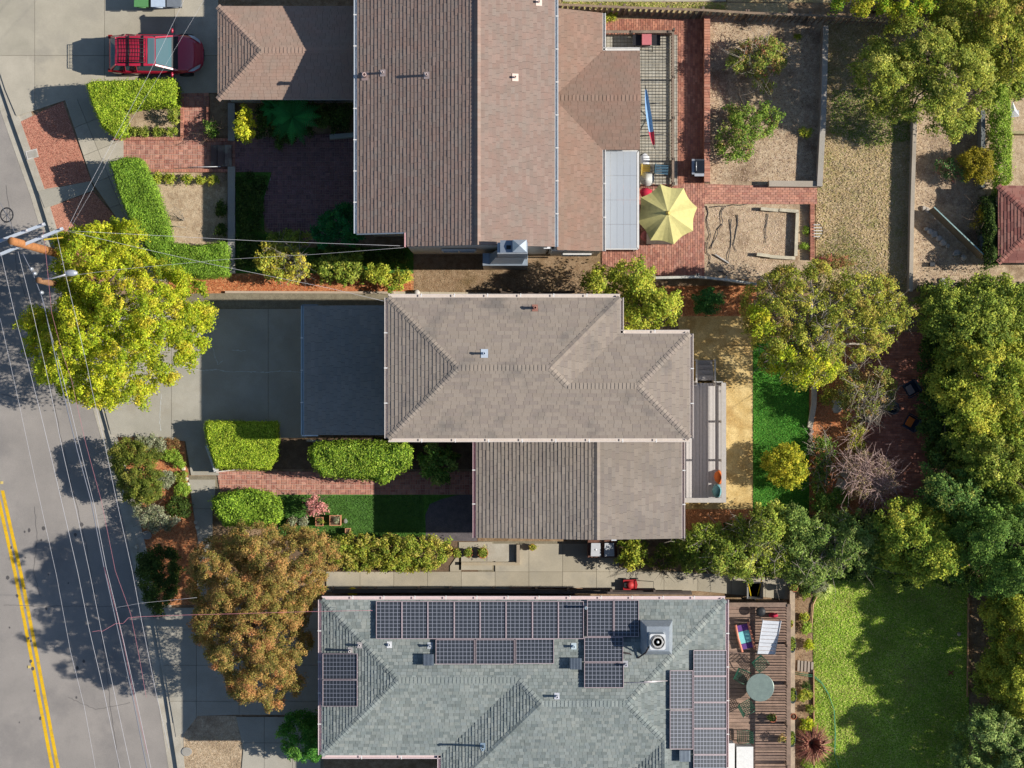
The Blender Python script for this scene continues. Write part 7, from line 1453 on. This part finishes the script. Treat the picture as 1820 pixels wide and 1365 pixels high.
mb = MB()
for sy in (-.52, .52): mb.tube([(-1.5, sy, 1.72), (-.28, sy, 1.72)], .018, 6, col=C(30, 30, 32)); mb.tube([(-1.5, sy, 1.64), (-.28, sy, 1.64)], .014, 6, col=C(30, 30, 32))
for k in range(12): x = -1.48 + k * .108; mb.tube([(x, -.52, 1.66), (x, .52, 1.66)], .009, 4, col=C(30, 30, 32))
for k in range(6): y = -.42 + k * .168; mb.tube([(-1.5, y, 1.67), (-.28, y, 1.67)], .009, 4, col=C(30, 30, 32))
for x in (-1.5, -.28): mb.tube([(x, -.52, 1.72), (x, .52, 1.72)], .016, 5, col=C(30, 30, 32))
for x in (-1.05, -.42): mb.tube([(x, -.68, 1.57), (x, .68, 1.57)], .035, 6, col=C(26, 26, 28))
part('roof_basket', mb, K['black'], car)
for sg in (-1, 1):
    mb = MB(); mb.lathe((.78, sg * .96, .98), [(.04, 0), (.1, .05), (.1, .12), (.04, .16)], 10, C(190, 60, 80), 0, True, .7, 1.1); part('wing_mirror', mb, K['carpaint'], car)
    mb = MB(); mb.add([(1.45, sg * .8, .86), (1.7, sg * .755, .8), (1.93, sg * .6, .7), (1.98, sg * .44, .66), (1.86, sg * .52, .76), (1.6, sg * .68, .87)], [(0, 1, 2, 3, 4, 5)] if sg > 0 else [(5, 4, 3, 2, 1, 0)], C(206, 210, 214)); mb.v = [(v[0], v[1] * 1.02, v[2] + .045) for v in mb.v]; part('headlight', mb, K['metal'], car)
    mb = MB(); mb.box(-2.06, -1.9, sg * .74 - .07, sg * .74 + .07, .7, .93, C(150, 20, 26)); part('tail_light', mb, K['paint'], car)
    for x in (-1.3, 1.3):
        mb = MB(); mb.lathe((0, 0, 0), [(.2, -.1), (.31, -.1), (.32, 0), (.31, .1), (.2, .1)], 24, C(24, 24, 26)); mb.v = [(x + v[0], sg * .8 + v[2], .32 + v[1]) for v in mb.v]; wl2 = part('wheel', mb, K['black'], car)
        mb = MB(); mb.lathe((0, 0, 0), [(.02, .1), (.2, .09), (.2, .0)], 20, C(176, 178, 182)); mb.v = [(x + v[0], sg * (.8 + v[2]), .32 + v[1]) for v in mb.v]; part('rim', mb, K['metal'], wl2)

# ---------------------------------------------------------------- utility poles and wires
up = thing('utility_pole', P(0, 0, 0) * 0 + Vector((P(134, 459).x, P(134, 459).y, 0)), 'tall brown wooden utility pole with two long white crossarms', 'utility pole')
tp = P(20, 428, 12.0); bt = P(134, 459, 0)
mb = MB(); mb.tube([bt, tp], .2, 14, .15, C(178, 120, 74)); part('pole', mb, K['wood'], up)
for (a, c, z) in (((-62, 452), (80, 398), 10.9), ((-50, 473), (112, 406), 10.2)):
    mb = MB(); A_ = P(*a, z); B_ = P(*c, z); mb.beam(A_, B_, .115, .13, C(196, 204, 214)); ca_ = part('crossarm', mb, K['paint'], up)
    for f in (.02, .3, .5, .78, .98):
        q = A_.lerp(B_, f); mb = MB(); mb.lathe((q.x, q.y, z + .08), [(.025, 0), (.05, .06), (.03, .09), (.055, .12), (.03, .16)], 10, C(200, 196, 200)); part('insulator', mb, K['paint'], ca_)
mb = MB(); q = P(95, 424, 9.4); mb.beam(P(78, 426, 9.6), P(112, 422, 9.6), .06, .06, C(220, 190, 60)); part('brace', mb, K['paint'], up)
sp_ = thing('utility_pole', P(137, 514), 'shorter wooden pole with street lamp arm rising inside the yellow green tree', 'utility pole')
mb = MB(); mb.tube([P(137, 514, 0), P(68, 498, 7.6)], .15, 14, .12, C(150, 110, 78)); part('pole', mb, K['wood'], sp_)
mb = MB(); mb.tube([P(70, 497, 7.4), P(92, 495, 7.6), P(116, 488, 7.7)], .03, 6, col=C(190, 190, 196)); arm = part('lamp_arm', mb, K['metal'], sp_)
mb = MB(); q = P(126, 485, 7.7); mb.lathe((q.x, q.y, 7.6), [(.08, 0), (.14, .04), (.12, .12), (.04, .16)], 14, C(200, 204, 210), 0, True, 2.0, 1.0); part('lamp_head', mb, K['metal'], arm)
for (px_, py_) in ((56, 478), (74, 520), (62, 486)): mb = MB(); q = P(px_, py_, 7.3); mb.lathe((q.x, q.y, 7.1), [(.06, 0), (.08, .1), (.08, .3), (.03, .36)], 10, C(190, 194, 200)); part('splice_case', mb, K['metal'], sp_)
def wire(pts, z0, z1, r_, m, label, sag=.35, group='overhead wires along the street', name='power_line'):
    n = len(pts); P3 = []
    tot = [0]
    for a, c in zip(pts, pts[1:]): tot.append(tot[-1] + math.hypot(c[0] - a[0], c[1] - a[1]))
    for (x, y), s_ in zip(pts, tot): f = s_ / tot[-1]; P3.append(P(x, y, z0 + (z1 - z0) * f - sag * 4 * f * (1 - f) * .3))
    out = []
    for i in range(n - 1):
        for k in range(4): out.append(P3[i].lerp(P3[i + 1], k / 4))
    out.append(P3[-1]); mb = MB(); r_ *= .58; mb.tube(out, r_, 5, r_, C(225, 222, 224)); return solo(name, mb, K[m], label, 'wire', group)
wire([(0, 565), (26, 681), (37, 732), (62, 850), (100, 1021), (125, 1157), (150, 1257), (166, 1345), (182, 1440)], 10, 9.4, .011, 'wirem', 'thin pale wire nearest the yellow centre line', group=None)
wire([(2, 452), (27, 562), (51, 652), (71, 730), (92, 817), (120, 937), (139, 1021), (157, 1112), (185, 1232), (211, 1355), (228, 1440)], 10.3, 9.4, .015, 'wirem', 'pale wire from the left end of the crossarm down the street', group=None)
wire([(32, 447), (55, 540), (85, 672), (112, 805), (135, 905), (160, 1021), (180, 1122), (205, 1240), (230, 1355), (248, 1440)], 10.3, 9.4, .014, 'wirem', 'pale wire leaving the crossarm next to the wooden pole top', group=None)
wire([(40, 450), (60, 490), (75, 530), (80, 550), (108, 680), (137, 800), (162, 892), (185, 1010), (200, 1077), (215, 1145), (237, 1245), (259, 1355), (276, 1440)], 7.2, 6.8, .034, 'wiredark', 'thick bundled grey cable running down the street', group=None, name='communication_cable')
wire([(74, 530), (114, 680), (143, 800), (168, 900), (189, 1010), (206, 1080), (222, 1150), (244, 1250), (266, 1355), (284, 1440)], 7.0, 6.6, .016, 'wirem', 'pale cable running just right of the thick bundled cable', group=None, name='communication_cable')
wire([(77, 407), (92, 557), (112, 632), (127, 675), (152, 787), (180, 890), (205, 1015), (232, 1090), (246, 1160), (260, 1240)], 9.4, 8.6, .012, 'wirered', 'thin reddish wire between the thick cable and the kerb', group=None)
wire([(100, 412), (117, 490), (135, 565), (155, 652), (162, 687), (185, 785), (205, 880), (235, 1015), (250, 1095), (277, 1230), (300, 1330)], 10.2, 9.2, .014, 'wirem', 'pale wire closest to the kerb', group=None)
wire([(185, 1008), (206, 1085), (219, 1140), (239, 1240), (262, 1340)], 6.9, 6.7, .012, 'wirered', 'second thin reddish wire beside the thick cable at the bottom', group=None)
wire([(117, 410), (245, 440), (400, 475), (407, 476), (585, 512), (682, 535)], 9.6, 5.9, .010, 'wirem', 'service wire from the crossarm to the corner of the middle house', .5, None)
wire([(120, 410), (270, 418), (455, 428), (715, 437)], 9.6, 5.4, .010, 'wirem', 'upper service wire from the crossarm to the upper house', .4, None)
wire([(72, 497), (200, 480), (400, 461), (560, 452), (718, 440)], 7.4, 5.0, .008, 'wirem', 'lower service wire from the short pole to the upper house', .3, None)
wire([(120, 406), (152, 341), (200, 252), (262, 137), (327, 0), (360, -70)], 9.8, 6.2, .009, 'wirem', 'left of the two wires climbing over the red car', .3, None)
wire([(124, 407), (160, 345), (206, 256), (282, 136), (358, 8), (395, -60)], 9.7, 6.0, .006, 'wirem', 'right and thinner of the two wires over the red car', .3, None)
wire([(-40, 340), (0, 360), (12, 382), (27, 415), (32, 430)], 9.4, 9.5, .016, 'wiredark', 'short grey cable from the loop bracket to the tall pole', 0, None, 'communication_cable')
wire([(163, 1123), (175, 1121), (182, 1122), (206, 1108), (219, 1108), (228, 1098), (250, 1096), (330, 1093), (410, 1091), (548, 1087), (600, 1086), (662, 1085)], 9.2, 5.6, .013, 'wirered', 'reddish service wire crossing the autumn tree to the lower house', 0, None)
wire([(200, 1081), (250, 1072), (350, 1062)], 6.9, 6.6, .008, 'wirem', 'thin short wire above the reddish service wire', 0, None)
lp = thing('cable_loop', P(12, 382, 9.3), 'round black cable loop bracket with spokes left of the tall pole', 'cable bracket'); c = P(12, 382, 9.35); WLOC[lp.name] = Vector((c.x, c.y, 9.3)); lp.location = (c.x, c.y, 9.3)
mb = MB(); mb.tube([(c.x + .25 * math.cos(t * math.pi / 10), c.y + .28 * math.sin(t * math.pi / 10), 9.35) for t in range(21)], .028, 6, col=C(40, 42, 48)); part('hoop', mb, K['paint'], lp)
for k in range(4): t = k * .75; mb = MB(); mb.beam((c.x - .22 * math.cos(t), c.y - .24 * math.sin(t), 9.35), (c.x + .22 * math.cos(t), c.y + .24 * math.sin(t), 9.35), .02, .02, C(70, 72, 80)); part('spoke', mb, K['paint'], lp)
print('LEAVES', leafcount[0], 'OBJECTS', len(bpy.data.objects))
